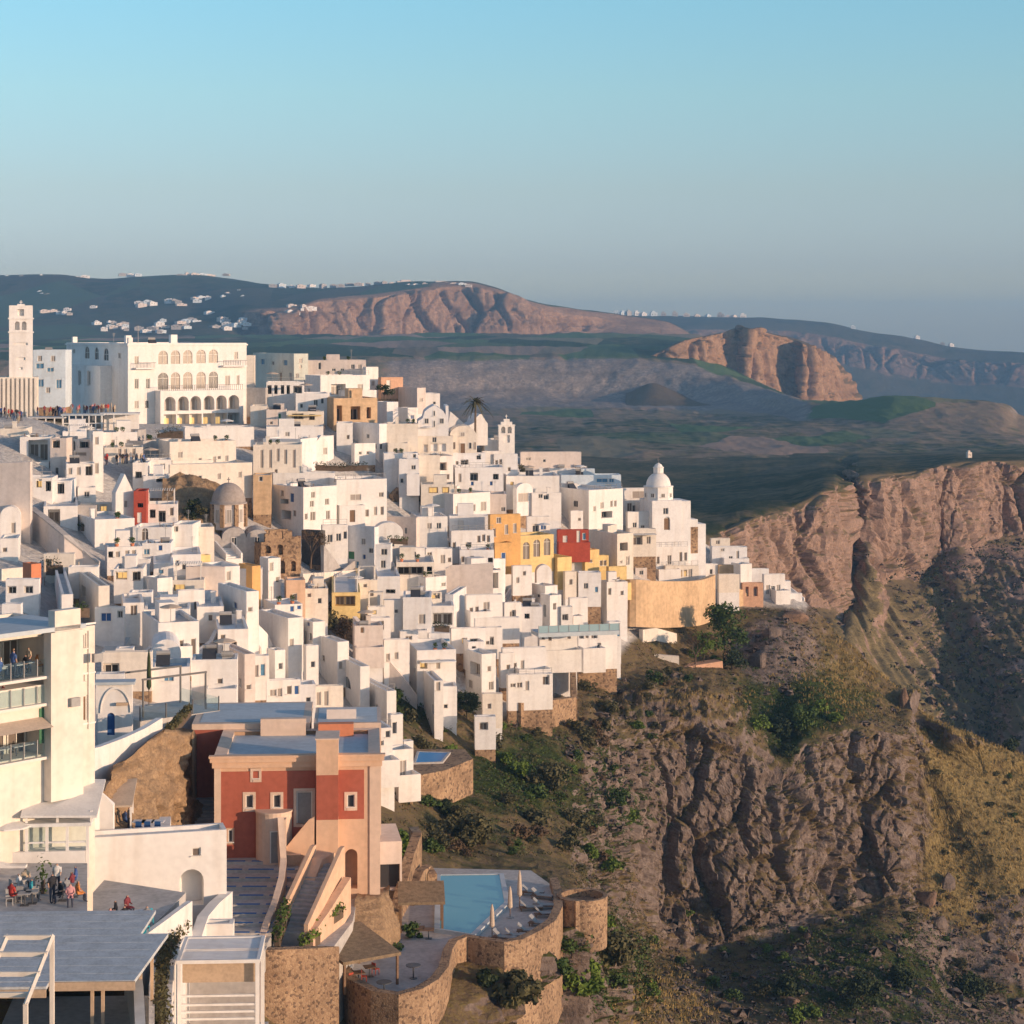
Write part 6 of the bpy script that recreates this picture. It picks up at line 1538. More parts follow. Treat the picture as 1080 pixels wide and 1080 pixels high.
# glass-railed terrace in the stairs district
D_ = 312; r = empty('glass_railed_terrace', P(568, 668, 306), R(14), 'broad roof terrace with a long blue-green glass railing', 'terrace')
L_ = 12.4
mb = MB(); mb.box(0, L_, 0, 4.5, -.6, 0); mb.build('deck', M['roofb'], r)
mb = MB(); mb.quad((0, .05, .05), (L_, .05, .05), (L_, .05, 1.05), (0, .05, 1.05)); mb.build('glass_panel', glass_mat('pale_blue_glass', (0.32, 0.45, 0.48), .2), r)
for i in range(9):
    mb = MB(); x = i * L_ / 8; mb.box(x - .04, x + .04, .0, .04, 0, 1.12); mb.build('post', M['rail'], r)

# stone ruin with arches
D_ = 296; k = px(D_)
r = empty('stone_ruin', P(275, 608, D_), R(22), 'roofless tan stone ruin with empty arched openings beside the bare brown tree', 'ruin')
mb = MB(); W2 = 44 * k
wall_face(mb, (0, 0), (1, 0), (0, -1), W2, -3, 36 * k, [(.6, 1.5, 24 * k, 32 * k, True, .6), (2.4, 3.3, 22 * k, 33 * k, True, .6), (.8, 1.7, 4 * k, 14 * k, False, .6), (2.5, 3.6, 2 * k, 16 * k, True, .6), (4.4, 5.2, 4 * k, 15 * k, True, .6)])
mb.box(0, .7, .61, 7, -3, 34 * k); mb.box(W2 - .7, W2, .61, 6, -3, 30 * k); mb.box(0, W2, 7, 7.6, -3, 44 * k)
for i in range(9): mb.box(i * W2 / 9, (i + 1) * W2 / 9, .002, .6, 36 * k, 36 * k + abs(math.sin(i * 2.3)) * 1.6)
mb.build('wall', M['ruin'], r)

# shaded street and lanes
def lane(label_name, pts, width, mat, lift=0.35):
    c = [P(*p) for p in pts]; mb = MB()
    mb.ringwall([(p.x, p.y) for p in c], width, [p.z - 1.5 for p in c], [p.z + lift for p in c])
    o = mb.build(label_name, M[mat]); o["kind"] = 'structure'; return o
lane('street', [(270, 650, depth_at(270, 650)), (300, 632, depth_at(300, 632)), (325, 612, depth_at(325, 612)), (350, 596, depth_at(350, 596))], 4.0, 'roofg')
lane('stepped_path', [(u_i, v_i, depth_at(u_i, v_i)) for u_i, v_i in ((118, 690), (140, 655), (156, 622), (164, 606))], 2.2, 'roofb')
# ------------------------------------------------------------------ the near buildings at the lower left
def fr(root_loc, th):
    """local frame: picture point at a given depth -> local xyz"""
    c_, s = math.cos(th), math.sin(th)
    def f(u, v, D):
        p = P(u, v, D) - root_loc
        return (p.x * c_ + p.y * s, -p.x * s + p.y * c_, p.z)
    return f

# --- A: three-level restaurant building at the left edge
LR, la, lb, lh, lD = house(-70, -70, 100, 681, 850, 'tall cream restaurant building with open dining floors and a roof terrace at the left edge', name='terrace_restaurant', cat='restaurant',
    D=126.5, th=48, dep=9, c='cream', w='-2,706,92,54,P -6,750,46,24,p 37,750,28,24,p 0,800,74,36,p 87,707,4,17,c 70,714,3,18,c 88,777,5,28,d 84,745,9,9,c', ex=' ', par=0.3, rc='roofb', group=None)
def sx(u):      # along the facade
    return on_right(lD, LR, u, R(48))
def sz(u, v):
    x = sx(u); return (850 - v) * lD / F * (lD + x * math.sin(R(48))) / lD
mb = MB(); mb.box(0, sx(84), -.7, 5.5, lh + .02, lh + .3); mb.build('canopy_roof', M['roofb'], LR)
mb = MB(); mb.box(sx(46), sx(80), -.8, -.004, -1, sz(60, 690)); mb.box(sx(51), sx(78), -.7, -.004, sz(60, 690), sz(64, 668)); mb.build('buttress', M['cream'], LR)
mb = MB(); mb.box(sx(58), sx(82), -.3, .5, lh, lh + .35); mb.build('shaped_parapet', M['white'], LR)
for u in (81, 93):
    mb = MB(); mb.tube([(sx(u), -.06, sz(u, 800)), (sx(u), -.06, lh - .3)], .05, 6); mb.build('downpipe', M['frame'], LR)
for v in (690, 742, 795):
    mb = MB(); mb.box(sx(81) + .3, la + .03, -.07, -.003, sz(90, v), sz(90, v) + .12); mb.build('moulding', M['white'], LR)
for u, v in ((94, 728), (70, 770)):
    mb = MB(); mb.box(sx(u) - .4, sx(u) + .3, -1.1, -.81, sz(u, v), sz(u, v) + .55); mb.build('air_conditioner', M['rail'], LR)
for (ua, ub, v) in ((-60, 57, 732), (-60, 56, 761), (-60, 58, 818)):
    z = sz(10, v)
    mb = MB(); mb.quad((sx(ua), -.12, z), (sx(ub), -.12, z), (sx(ub), -.12, z + 1.0), (sx(ua), -.12, z + 1.0)); g = mb.build('glass_railing', M['glass'], LR)
    for u in range(-60, 58, 14):
        mb = MB(); mb.box(sx(u) - .03, sx(u) + .03, -.16, -.08, z - .1, z + 1.05); mb.build('post', M['rail'], g)
    mb = MB(); mb.box(sx(ua), sx(ub), -.45, -.003, z - .22, z - .04); mb.build('floor_edge', M['frame'], LR)
mb = MB(); mb.box(sx(41), sx(57), -.05, -.02, sz(50, 806), sz(50, 769)); mb.build('green_panel', M['greendoor'], LR)
mb = MB(); z = sz(0, 785); mb.poly([(sx(-60), -.01, z + .5), (sx(44), -.01, z + .5), (sx(44), -1.3, z), (sx(-60), -1.3, z)]); mb.build('awning', M['fabric'], LR)
mb = MB(); mb.box(sx(-60), sx(47), -.02, .1, sz(0, 783), sz(0, 776)); mb.build('lintel', M['cream'], LR)
TERR = [(u, v) for u, v in ((4, 726), (14, 727), (26, 725), (34, 724), (42, 722), (20, 716), (38, 714), (8, 718))]

# --- B: chapel-like house with a blue arched door
r, a, b, h, dd = house(102, 103, 139, 722, 792, 'small white house with a blue arched door beside the terrace restaurant', name='blue_door_house', D=166, th=6, dep=6, w='117,764,8,25,V', ex=' ', par=0.25, rc='roofb')
xd = on_right(dd, r, 117, R(6)); kk = dd / F
mb = MB(); W2 = .62; H2 = 1.9
mb.poly([(-W2, 0, 0), (W2, 0, 0)] + [(W2 * math.cos(t_), 0, H2 - W2 + W2 * math.sin(t_)) for t_ in [math.pi * i / 10 for i in range(11)]])
mb.build('door', M['blue'], r, (xd, .18, (792 - 777) * kk))
mb = MB(); n = 14
arc = [(a * .52 - a * .44 * math.cos(math.pi * i / n), (792 - 752) * kk + 1.9 * math.sin(math.pi * i / n)) for i in range(n + 1)]
for p, q in zip(arc[:-1], arc[1:]): mb.quad((p[0], -.12, p[1]), (q[0], -.12, q[1]), (q[0], -.12, q[1] + .16), (p[0], -.12, p[1] + .16)); mb.quad((p[0], -.12, p[1]), (q[0], -.12, q[1]), (q[0], 0, q[1]), (p[0], 0, p[1]))
mb.build('arch_moulding', M['white'], r)
mb = MB(); mb.box(-.25, a + .25, -.35, 1.2, h + .003, h + .22); mb.build('eave', M['roofb'], r)
mb = MB(); mb.box(a * .55, a * .9, -.35, -.12, (792 - 744) * kk, (792 - 741) * kk); mb.build('flower_shelf', M['timber'], r)
house(100, 101, 131, 711, 726, 'low white block behind the blue arched door house', D=172, th=6, dep=4, ex=' ', rc='roofb')
wall_between([(66, 795), (84, 792), (104, 787), (128, 778), (150, 768), (168, 757)], 812, 'white sloping parapet wall below the blue arched door house', 'white', 0.5, 'parapet_wall', Ds=[139, 142, 146, 150, 154, 158])
wall_between([(60, 836), (80, 822), (104, 832), (120, 848)], 868, 'rounded sunlit white wall below the parapet with a small vent', 'white', 0.6, 'curved_wall', Ds=[136, 138, 139, 139], found=6)

# --- C: rugged stone bank under the parapet
def crag(name, label, pts_top, pts_bot, Dt, Db, mat, amp, seed, cat='rock', nx=70, ny=60, thick=4.0):
    """a lumpy rock or masonry face between two picture lines, closed at the back"""
    ut = np.array([p[0] for p in pts_top], float); vt = np.array([p[1] for p in pts_top], float)
    ub = np.array([p[0] for p in pts_bot], float); vb = np.array([p[1] for p in pts_bot], float)
    s = np.linspace(0, 1, nx); st = np.linspace(0, 1, len(ut)); sb = np.linspace(0, 1, len(ub))
    U0, V0 = np.interp(s, st, ut), np.interp(s, st, vt); U1, V1 = np.interp(s, sb, ub), np.interp(s, sb, vb)
    D0 = np.interp(s, np.linspace(0, 1, len(Dt)), Dt); D1 = np.interp(s, np.linspace(0, 1, len(Db)), Db)
    t = np.linspace(0, 1, ny)[:, None]
    A = np.stack([(U0 - 540) * D0 / F, D0, (HV - V0) * D0 / F], -1)[None]; B = np.stack([(U1 - 540) * D1 / F, D1, (HV - V1) * D1 / F], -1)[None]
    G = A + (B - A) * t[..., None]
    n = np.cross(np.gradient(G, axis=1), np.gradient(G, axis=0)); n /= np.maximum(np.linalg.norm(n, axis=-1, keepdims=True), 1e-9)
    n = np.where(n[..., 1:2] > 0, -n, n)
    p = G.reshape(-1, 3)
    d = (fbm(p / 2.2, 5, seed, True) * amp + fbm(p / .6, 3, seed + 3) * amp * .3).reshape(ny, nx)
    G = G + n * d[..., None]
    back = np.stack([A[0] + np.array([0, thick, -.3]), A[0] + np.array([0, thick, -12.0])])
    G = np.concatenate([back[::-1], G, G[-1:] + np.array([0, .5, -4.0])], 0)
    o = sheet(name, G, M[mat]); del o["kind"]
    return tag(o, label, cat, None, 'thing')
M['bank'] = ground_mat('bank_rock', (0.34, 0.23, 0.14), (0.50, 0.34, 0.20), (0.26, 0.18, 0.11), (0.22, 0.16, 0.08), (0.10, 0.10, 0.03), 0.5, 0.8, 0.25)
def with_rock(o, v=0.9):
    for k_, x in (('rock', v), ('green', .1), ('gold', 0.0), ('town', 0.0)):
        at = o.data.attributes.new(k_, 'FLOAT', 'POINT'); at.data.foreach_set("value", np.full(len(o.data.vertices), x, np.float32))
    return o
with_rock(crag('rock_bank', 'rugged tan rock and masonry bank below the white parapet and glass terrace', [(108, 815), (128, 806), (148, 786), (168, 772), (196, 776), (203, 790)], [(100, 862), (130, 888), (165, 888), (182, 884), (190, 872), (206, 862)], [143, 147, 151, 156, 160, 166], [141, 143, 146, 152, 158, 164], 'bank', .75, 5), .75)
# glass terrace above the bank
D_ = 168
r = empty('glass_terrace', P(146, 772, D_), R(40), 'terrace with glass balustrade on the rock bank beside the blue arched door house', 'terrace')
f_ = fr(P(146, 772, D_), R(40))
mb = MB(); mb.box(0, 7.5, -.3, 6, -1.2, .9); mb.build('deck', M['paving'], r)
mb = MB(); mb.quad((0, -.25, .9), (7.4, -.25, .9), (7.4, -.25, 2.0), (0, -.25, 2.0)); mb.quad((7.4, -.25, .9), (7.4, 5.8, .9), (7.4, 5.8, 2.0), (7.4, -.25, 2.0)); mb.build('glass_panel', M['glass'], r)
for x in (0, 2.4, 4.9, 7.4):
    mb = MB(); mb.box(x - .04, x + .04, -.29, -.2, .9, 2.1); mb.build('post', M['metal'], r)
for x, y in ((1.0, 1), (6.9, 1), (1.0, 5), (6.9, 5)):
    mb = MB(); mb.box(x - .06, x + .06, y - .06, y + .06, .9, 3.9); mb.build('frame_post', M['metal'], r)
mb = MB(); mb.box(.9, 7, .94, 1.06, 3.9, 4.05); mb.box(.9, 7, 4.94, 5.06, 3.9, 4.05); mb.build('frame_beam', M['metal'], r)

# --- D: red mansion
th = R(4); D0 = 157.0
RC = P(226, 905, D0); k = px(D0)
RM = empty('red_mansion', RC, th, 'large brick-red mansion with peach corners, blue-grey roof and a square stair tower', 'mansion')
f_ = fr(RC, th)
def ru(u): return ((u - 540) * D0 - RC.x * F) / (math.cos(th) * F - (u - 540) * math.sin(th))
def rv(v): return (905 - v) * k
Wm = ru(401); Zr = rv(797)
hol = []
def hole(u, v, w_, h_, d=.22): x = ru(u); hol.append((x - w_ * k / 2, x + w_ * k / 2, rv(v) - h_ * k / 2, rv(v) + h_ * k / 2, False, d)); return x
wl = [(270, 818, 6, 9, 'n'), (263, 846, 8, 15, 'n'), (292, 846, 8, 14, 'n'), (321, 853, 17, 35, 'g'), (370, 847, 8, 14, 'n'), (243, 882, 5, 14, 'n'), (386, 915, 3, 4, 'n')]
for w_ in wl[:6]: hole(*w_[:4])
hol.append((ru(364), ru(377), rv(940), rv(898), True, 1.4))
mb = MB(); wall_face(mb, (0, 0), (1, 0), (0, -1), Wm, -7.5, Zr - .9, merge_holes(hol))
for x in (0, Wm): mb.quad((x, 0, -7.5), (x, 10, -7.5), (x, 10, Zr), (x, 0, Zr))
mb.quad((0, 10, -7.5), (Wm, 10, -7.5), (Wm, 10, Zr), (0, 10, Zr))
mb.build('wall', M['peach'], RM)
def slab(x0, x1, z0, z1, m, nm, y=-.06, holes=hol):
    mb = MB(); hh2 = [(max(h_[0], x0) - x0 - .12, min(h_[1], x1) - x0 + .12, h_[2] - .12, h_[3] + .12, False, .055) for h_ in holes if h_[0] > x0 and h_[1] < x1 and h_[2] > z0 and h_[3] < z1]
    wall_face(mb, (x0, y), (1, 0), (0, -1), x1 - x0, z0, z1, [])if not hh2 else panel(mb, x0, x1, z0, z1, hh2, y)
    mb.quad((x0, y, z1), (x1, y, z1), (x1, 0, z1), (x0, 0, z1)); mb.quad((x0, y, z0), (x1, y, z0), (x1, 0, z0), (x0, 0, z0))
    mb.quad((x0, y, z0), (x0, y, z1), (x0, 0, z1), (x0, 0, z0)); mb.quad((x1, y, z0), (x1, y, z1), (x1, 0, z1), (x1, 0, z0))
    return mb.build(nm, M[m], RM)
def panel(mb, x0, x1, z0, z1, hs, y):
    xs = sorted(set([0, x1 - x0] + [h_[0] for h_ in hs] + [h_[1] for h_ in hs])); zs = sorted(set([z0, z1] + [h_[2] for h_ in hs] + [h_[3] for h_ in hs]))
    for i in range(len(xs) - 1):
        for j in range(len(zs) - 1):
            cx, cz = (xs[i] + xs[i + 1]) / 2, (zs[j] + zs[j + 1]) / 2
            if any(h_[0] < cx < h_[1] and h_[2] < cz < h_[3] for h_ in hs): continue
            mb.quad((x0 + xs[i], y, zs[j]), (x0 + xs[i + 1], y, zs[j]), (x0 + xs[i + 1], y, zs[j + 1]), (x0 + xs[i], y, zs[j + 1]))
slab(ru(232), ru(333), rv(905), rv(814), 'redhouse', 'red_facing')
slab(ru(357), ru(384), rv(866), rv(814), 'redhouse', 'red_facing')
for (u, v, w_, h_, kd) in wl[:6]:
    x = ru(u); put(KINDS_[kd][0], window_mesh(w_ * k, h_ * k, kd), RM, (x, .12, rv(v)))
    if v < 875:
        s_ = .2; mb = MB(); xa, xb, za, zb = x - w_ * k / 2, x + w_ * k / 2, rv(v) - h_ * k / 2, rv(v) + h_ * k / 2
        mb.box(xa - s_, xa - .004, -.1, .0, za - s_, zb + s_); mb.box(xb + .004, xb + s_, -.1, .0, za - s_, zb + s_); mb.box(xa - .004, xb + .004, -.1, .0, zb + .004, zb + s_); mb.box(xa - .004, xb + .004, -.14, .0, za - s_, za - .004)
        mb.build('window_surround', M['peachlite'], RM)
mb = MB()
mb.box(-.15, Wm + .15, -.30, .0, Zr - .9, Zr - .45); mb.box(-.3, Wm + .3, -.5, .0, Zr - .45, Zr - .12); mb.box(-.38, Wm + .38, -.6, .0, Zr - .12, Zr + .05)
mb.build('cornice', M['peach'], RM)
for xa_, xb_, zz_ in ((0, .5, -1), (Wm - .8, Wm, -7.5)):
    mb = MB(); mb.box(xa_, xb_, -.1, .0, zz_, Zr - .902); mb.build('corner_pilaster', M['peachlite'], RM)
# roof: blue-grey deck inside broad sloping parapets
mb = MB(); mb.quad((.9, .7, Zr - .35), (Wm - .9, .7, Zr - .35), (Wm - .9, 9.6, Zr - .35), (.9, 9.6, Zr - .35)); mb.build('roof', M['roofb'], RM)
mb = MB()
mb.quad((0, 0, Zr + .05), (Wm, 0, Zr + .05), (Wm - .9, .7, Zr - .05), (.9, .7, Zr - .05)); mb.quad((.9, .7, Zr - .05), (Wm - .9, .7, Zr - .05), (Wm - .9, .7, Zr - .35), (.9, .7, Zr - .35))
for xa, xb in ((0, .9), (Wm, Wm - .9)): mb.quad((xa, 0, Zr + .05), (xa, 10, Zr + .05), (xb, 9.6, Zr - .05), (xb, .7, Zr - .05)); mb.quad((xb, .7, Zr - .35), (xb, 9.6, Zr - .35), (xb, 9.6, Zr - .05), (xb, .7, Zr - .05))
mb.quad((0, 10, Zr + .05), (Wm, 10, Zr + .05), (Wm - .9, 9.6, Zr - .05), (.9, 9.6, Zr - .05))
mb.build('roof_edge', M['peachlite'], RM)
# stair tower on the front
xa, xb = ru(334), ru(357)
mb = MB(); mb.box(xa, xb, -1.45, 1.6, -6, rv(862)); mb.box(xa, xb, -1.45, 1.6, rv(815), rv(778)); tw = mb.build('tower', M['peach'], RM)
mb = MB(); mb.box(xa + .003, xb - .003, -1.447, 1.6, rv(862), rv(815)); mb.build('red_facing', M['redhouse'], tw)
mb = MB(); mb.box(xa - .08, xb + .08, -1.53, 1.68, rv(778), rv(776.5)); mb.build('tower_cap', M['peachlite'], tw)
# rounded lower block with a grey door, and the stair that climbs to the upper door
cx = ru(289); mb = MB(); rr = 1.35
mb.lathe([(rr, -1), (rr, rv(856)), (rr + .06, rv(856)), (rr + .06, rv(854)), (0.01, rv(854))], cx, -.2, 28); lo = mb.build('rounded_porch', M['peachlite'], RM, smooth=False)
put('door', window_mesh(14 * k, 34 * k, 'g'), lo, (cx + .25, -1.52, rv(889)), .12)
mb = MB(); n = 14; xs0, xs1 = ru(297), ru(332)
for i in range(n): mb.box(xs0 + (xs1 - xs0) * i / n, xs0 + (xs1 - xs0) * (i + 1) / n, -1.35, -.08, -1.5, rv(900) + (rv(872) - rv(900)) * (i + 1) / n)
mb.build('upper_steps', M['grey'], RM)
mb = MB(); v4 = [(xs0, rv(905) - 1), (xs1, rv(905) - 1), (xs1, rv(858)), (xs1 - .4, rv(861)), (xs0, rv(896))]
for y in (-1.62, -1.37): mb.poly([(p[0], y, p[1]) for p in v4])
for p, q in zip(v4, v4[1:] + v4[:1]): mb.quad((p[0], -1.62, p[1]), (q[0], -1.62, q[1]), (q[0], -1.37, q[1]), (p[0], -1.37, p[1]))
mb.build('stair_parapet', M['peach'], RM)
mb = MB(); mb.box(ru(297), ru(303), -2.3, -1.63, -3, rv(858)); mb.box(ru(303) + .002, ru(318), -2.0, -1.63, -2, rv(896)); mb.build('gate_pier', M['peachlite'], RM)
mb = MB(); mb.box(ru(303.5), ru(320), -2.12, -2.003, rv(906), rv(896)); mb.build('wooden_gate', M['timber'], RM)
# rear wings
def rear(u0, u1, vf, vb_, zt_v, Dz, mat, rmat, nm, y1):
    pass
zr = Zr - .1
mb = MB(); x0, y0, _ = f_(205, 765, 167); mb.box(-2.4, ru(226) + 6.8, 10.002, 19.5, -6, zr + .15); mb.build('rear_wing', M['redhouse'], RM)
mb = MB(); mb.box(-2.5, 6.9, 10.004, 19.6, zr + .16, zr + .62); mb.build('rear_fascia', M['peachlite'], RM)
mb = MB(); mb.quad((-1.9, 10.6, zr + .64), (6.3, 10.6, zr + .64), (6.3, 19.0, zr + .64), (-1.9, 19.0, zr + .64)); mb.build('rear_roof', M['roofb'], RM)
mb = MB(); mb.box(7.2, 12.6, 10.3, 17.5, -5, zr + .5); mb.build('side_wing', M['peachlite'], RM)
mb = MB(); mb.quad((7.5, 10.6, zr + .52), (12.3, 10.6, zr + .52), (12.3, 17.2, zr + .52), (7.5, 17.2, zr + .52)); mb.build('rear_roof', M['roofb'], RM)
mb = MB(); mb.box(3.0, 6.6, 9.2, 9.9, Zr - .34, Zr + 1.0); mb.build('roof_parapet', M['peachlite'], RM)
mb = MB(); mb.box(8.2, 10.6, 12, 13, zr + .53, zr + 1.3); mb.build('roof_box', M['pinkish'], RM)
mb = MB(); mb.box(7.6, 10.4, 8.6, 9.55, Zr - .34, Zr + .65); mb.build('roof_hatch', M['orange'], RM)
# rough footing under the right corner
with_rock(crag('stone_footing', 'dark rubble footing under the corner of the red mansion', [(374, 949), (400, 948), (408, 944)], [(372, 982), (404, 984), (420, 978)], [155.5, 156.5, 160], [153, 154, 158], 'bank', .3, 12, nx=30, ny=24), .9)

# --- E: stepped lane with blue-painted edges
def quadstrip(poly, mat, nm, parent=None, kind='structure'):
    mb = MB(); mb.poly(poly); o = mb.build(nm, M[mat], parent)
    if parent is None: o["kind"] = kind
    return o
M['steppaint'] = plain('blue_step_paint', (0.02, 0.15, 0.42), .6, .05)
lanes = empty('stepped_street', P(262, 905, 157), 0); lanes["kind"] = 'structure'
n = 10
for i in range(n + 1):
    Da = 157.5 - i * 1.55; Db = Da - 1.55
    za = P(0, 905, 157).z - .22 * i
    ul, ur = 208 - i * 2.5, 322 - i * 4
    xl0, xr0 = (ul - 540) * Da / F, (ur - 540) * Da / F; xl1, xr1 = (ul - 2.5 - 540) * Db / F, (ur - 4 - 540) * Db / F
    L0 = lanes.location
    mb = MB(); mb.prism([(xl1 - L0.x, Db - L0.y), (xr1 - L0.x, Db - L0.y), (xr0 - L0.x, Da - L0.y), (xl0 - L0.x, Da - L0.y)], za - 1.5 - L0.z, za - L0.z); st = mb.build('step', M['paving'], lanes)
    cuts = [0, .2, .5, .8, 1.0]
    mb = MB(); off = .12 * (i % 2)
    for j in range(4):
        a_, b_2 = cuts[j] + .03, cuts[j + 1] - .03
        mb.box(xl1 + (xr1 - xl1) * a_ - L0.x, xl1 + (xr1 - xl1) * b_2 - L0.x, Db - L0.y + .01, Db - L0.y + .34, za - L0.z + .004, za - L0.z + .012)
    mb.build('painted_edge', M['steppaint'], st)
up_ = empty('shaded_steps', P(206, 886, 160), 0); up_["kind"] = 'structure'
mb = MB(); L0 = up_.location
for i in range(12):
    Da = 160 + i * .55; z = P(0, 888, 160).z + .17 * i
    mb.box((188 - 540) * Da / F - L0.x, (228 - 540) * Da / F - L0.x, Da - L0.y, Da - L0.y + .55, z - 2 - L0.z, z - L0.z + .002 * i)
mb.box((186 - 540) * 167 / F - L0.x, (228 - 540) * 167 / F - L0.x, 166.6 - L0.y, 185 - L0.y, z - 2 - L0.z, z - L0.z)
mb.build('step', M['grey'], up_)

# --- F: peach wall beside the lane and the lower flights
wall_between([(296, 862), (299, 905), (297, 925), (290, 950), (280, 975), (273, 1000)], 1010, 'peach parapet wall bounding the blue-edged steps', 'peachlite', 0.45, 'parapet_wall', Ds=[153.5, 152, 150, 147.5, 144.5, 142], maxh=2.6)
r = empty('lower_stair', P(344, 905, 151), R(0), 'peach outdoor stair in two flights descending from the red mansion', 'stair')
A, B = P(357, 908, 152.5), P(322, 985, 145); d = B - A; Ls = math.hypot(d.x, d.y); dz = d.z
r.location = A; r.rotation_euler = (0, 0, math.atan2(d.y, d.x))
mb = MB()
for i in range(16): mb.box(Ls * i / 16, Ls * (i + 1) / 16, -1.9, 0, dz - 2, dz * (i + 1) / 16 + .002 * i)
mb.build('steps', M['grey'], r)
for y in (-2.2, 0.0):
    mb = MB(); pr = [(-.6, dz - 3), (Ls + .3, dz - 3), (Ls + .3, dz + .75), (0, .95), (-.6, .95)]
    for yy in (y, y + .3): mb.poly([(p[0], yy, p[1]) for p in pr])
    for p, q in zip(pr, pr[1:] + pr[:1]): mb.quad((p[0], y, p[1]), (q[0], y, q[1]), (q[0], y + .3, q[1]), (p[0], y + .3, p[1]))
    mb.build('side_wall', M['peach'], r)
wall_between([(318, 935), (330, 905), (344, 898), (352, 905)], 985, 'rounded peach wall above the lower stair of the red mansion', 'peach', 1.6, 'stair_wall', Ds=[150.5, 152.5, 154, 154.5], maxh=3.5)
wall_between([(326, 985), (345, 958), (366, 925)], 992, 'peach side wall with a planter below the red mansion', 'peach', .6, 'stair_wall', Ds=[144.5, 148, 152], maxh=2.6)

# --- G: white wall building in the foreground
Wb_, wa, wb2, wh, wd = house(89, 91, 239, 884, 978, 'big blank sunlit white building with one deep arched niche and a small vent', D=136, th=15, dep=6, w='202,944,25,40,V 207,907,8,8,m', ex=' ', par=0.25, group=None)
wall_between([(240, 940), (226, 952), (214, 966), (206, 990)], 1000, 'low white stepped wall beside the arched niche', 'white', .7, 'white_wall', Ds=[139, 136, 133, 130], found=4)
wall_between([(146, 1008), (152, 985), (170, 972), (190, 957), (200, 950)], 1012, 'white parapet along the people terrace', 'white', .35, 'terrace_parapet', Ds=[119, 121.5, 124, 127, 129])
fl = MB(); q = [P(98, 990, 121), P(150, 985, 121.5), P(196, 952, 131), P(110, 940, 134), P(98, 950, 131)]
fl.prism([(p.x, p.y) for p in q], [p.z - 3 for p in q], [P(120, 985, 122).z] * 5); t_fl = fl.build('people_terrace', M['paving']); tag(t_fl, 'small paved terrace with seated guests in front of the blank white building', 'terrace')

# --- H: glazed restaurant with pergola
pv_ = pavilion('glazed_restaurant', 'white-framed two-storey glazed restaurant beside the blank white building', 28, 91, 868, 910, 131, 6, 4, 5, 'roofw', 'restaurant')
mb = MB(); q = [(-.3, -.6, 3.1), (4.4, -.6, 3.0), (4.5, 4.5, 4.2), (-.3, 4.5, 4.3)]; mb.poly(q); mb.poly([(p[0], p[1], p[2] - .14) for p in q]); 
for p, q2 in zip(q, q[1:] + q[:1]): mb.quad(p, q2, (q2[0], q2[1], q2[2] - .14), (p[0], p[1], p[2] - .14))
mb.build('canvas_roof', M['whitefabric'], pv_)
mb = MB()
for x in (0, 1.9, 4.0): mb.box(x - .07, x + .07, -.07, .07, 2.42, 3.2)
mb.build('roof_support', M['white'], pv_)
D_ = 142; r = empty('canopy_terrace', P(97, 880, D_), R(8), 'terrace under a slanted beige canopy behind the blank white building', 'canopy')
mb = MB(); q = [(-.2, 0, 1.9), (2.7, 0, 1.9), (2.9, 3.5, 3.0), (-.3, 3.5, 2.8)]; mb.poly(q); mb.poly([(p[0], p[1], p[2] - .12) for p in q])
for p, q2 in zip(q, q[1:] + q[:1]): mb.quad(p, q2, (q2[0], q2[1], q2[2] - .12), (p[0], p[1], p[2] - .12))
mb.build('canopy', M['fabric'], r)
for x, y in ((0, .2), (2.6, .2), (0, 3.3), (2.6, 3.3)):
    mb = MB(); mb.box(x - .06, x + .06, y - .06, y + .06, -1, 1.9 + (y > 1) * .9); mb.build('post', M['white'], r)
mb = MB(); mb.box(-.4, 5.2, 0, 5, -1.6, -.1); mb.build('deck', M['white'], r)
# second canvas roof uphill of it
D_ = 138; r = empty('canvas_canopy', P(-10, 852, D_), R(4), 'long slanted pinkish canvas canopy at the left edge below the terrace restaurant', 'canopy')
mb = MB(); q = [(-2, 0, .3), (5.0, 0, .3), (6.2, 3.6, 1.5), (-2, 3.6, 1.3)]; mb.poly(q); mb.poly([(p[0], p[1], p[2] - .12) for p in q])
for p, q2 in zip(q, q[1:] + q[:1]): mb.quad(p, q2, (q2[0], q2[1], q2[2] - .12), (p[0], p[1], p[2] - .12))
mb.build('canopy', M['fabric'], r)
for x in (-1, 2, 5):
    mb = MB(); mb.box(x - .06, x + .06, .1, .22, -2.4, .28); mb.build('post', M['timber'], r)
wall_between([(-20, 905), (10, 912), (28, 912)], 960, 'white wall under the glazed restaurant at the left edge', 'white', .5, 'white_wall', D=129, found=4)
fl = MB(); q = [P(-30, 958, 116), P(92, 958, 116), P(92, 930, 130), P(-30, 930, 130)]
zf = P(0, 957, 120).z
fl.prism([(p.x, p.y) for p in q], zf - 3, zf); o = fl.build('lower_terrace', M['paving']); tag(o, 'shaded restaurant terrace with seated guests below the glazed restaurant', 'terrace')
r, *_ = house(-20, -19, 90, 900, 958, 'white wall block carrying the glazed restaurant above the guests', D=130.5, th=6, dep=5, ex=' ', par=.05, w='40,935,22,26,c 58,935,8,24,c', group=None)

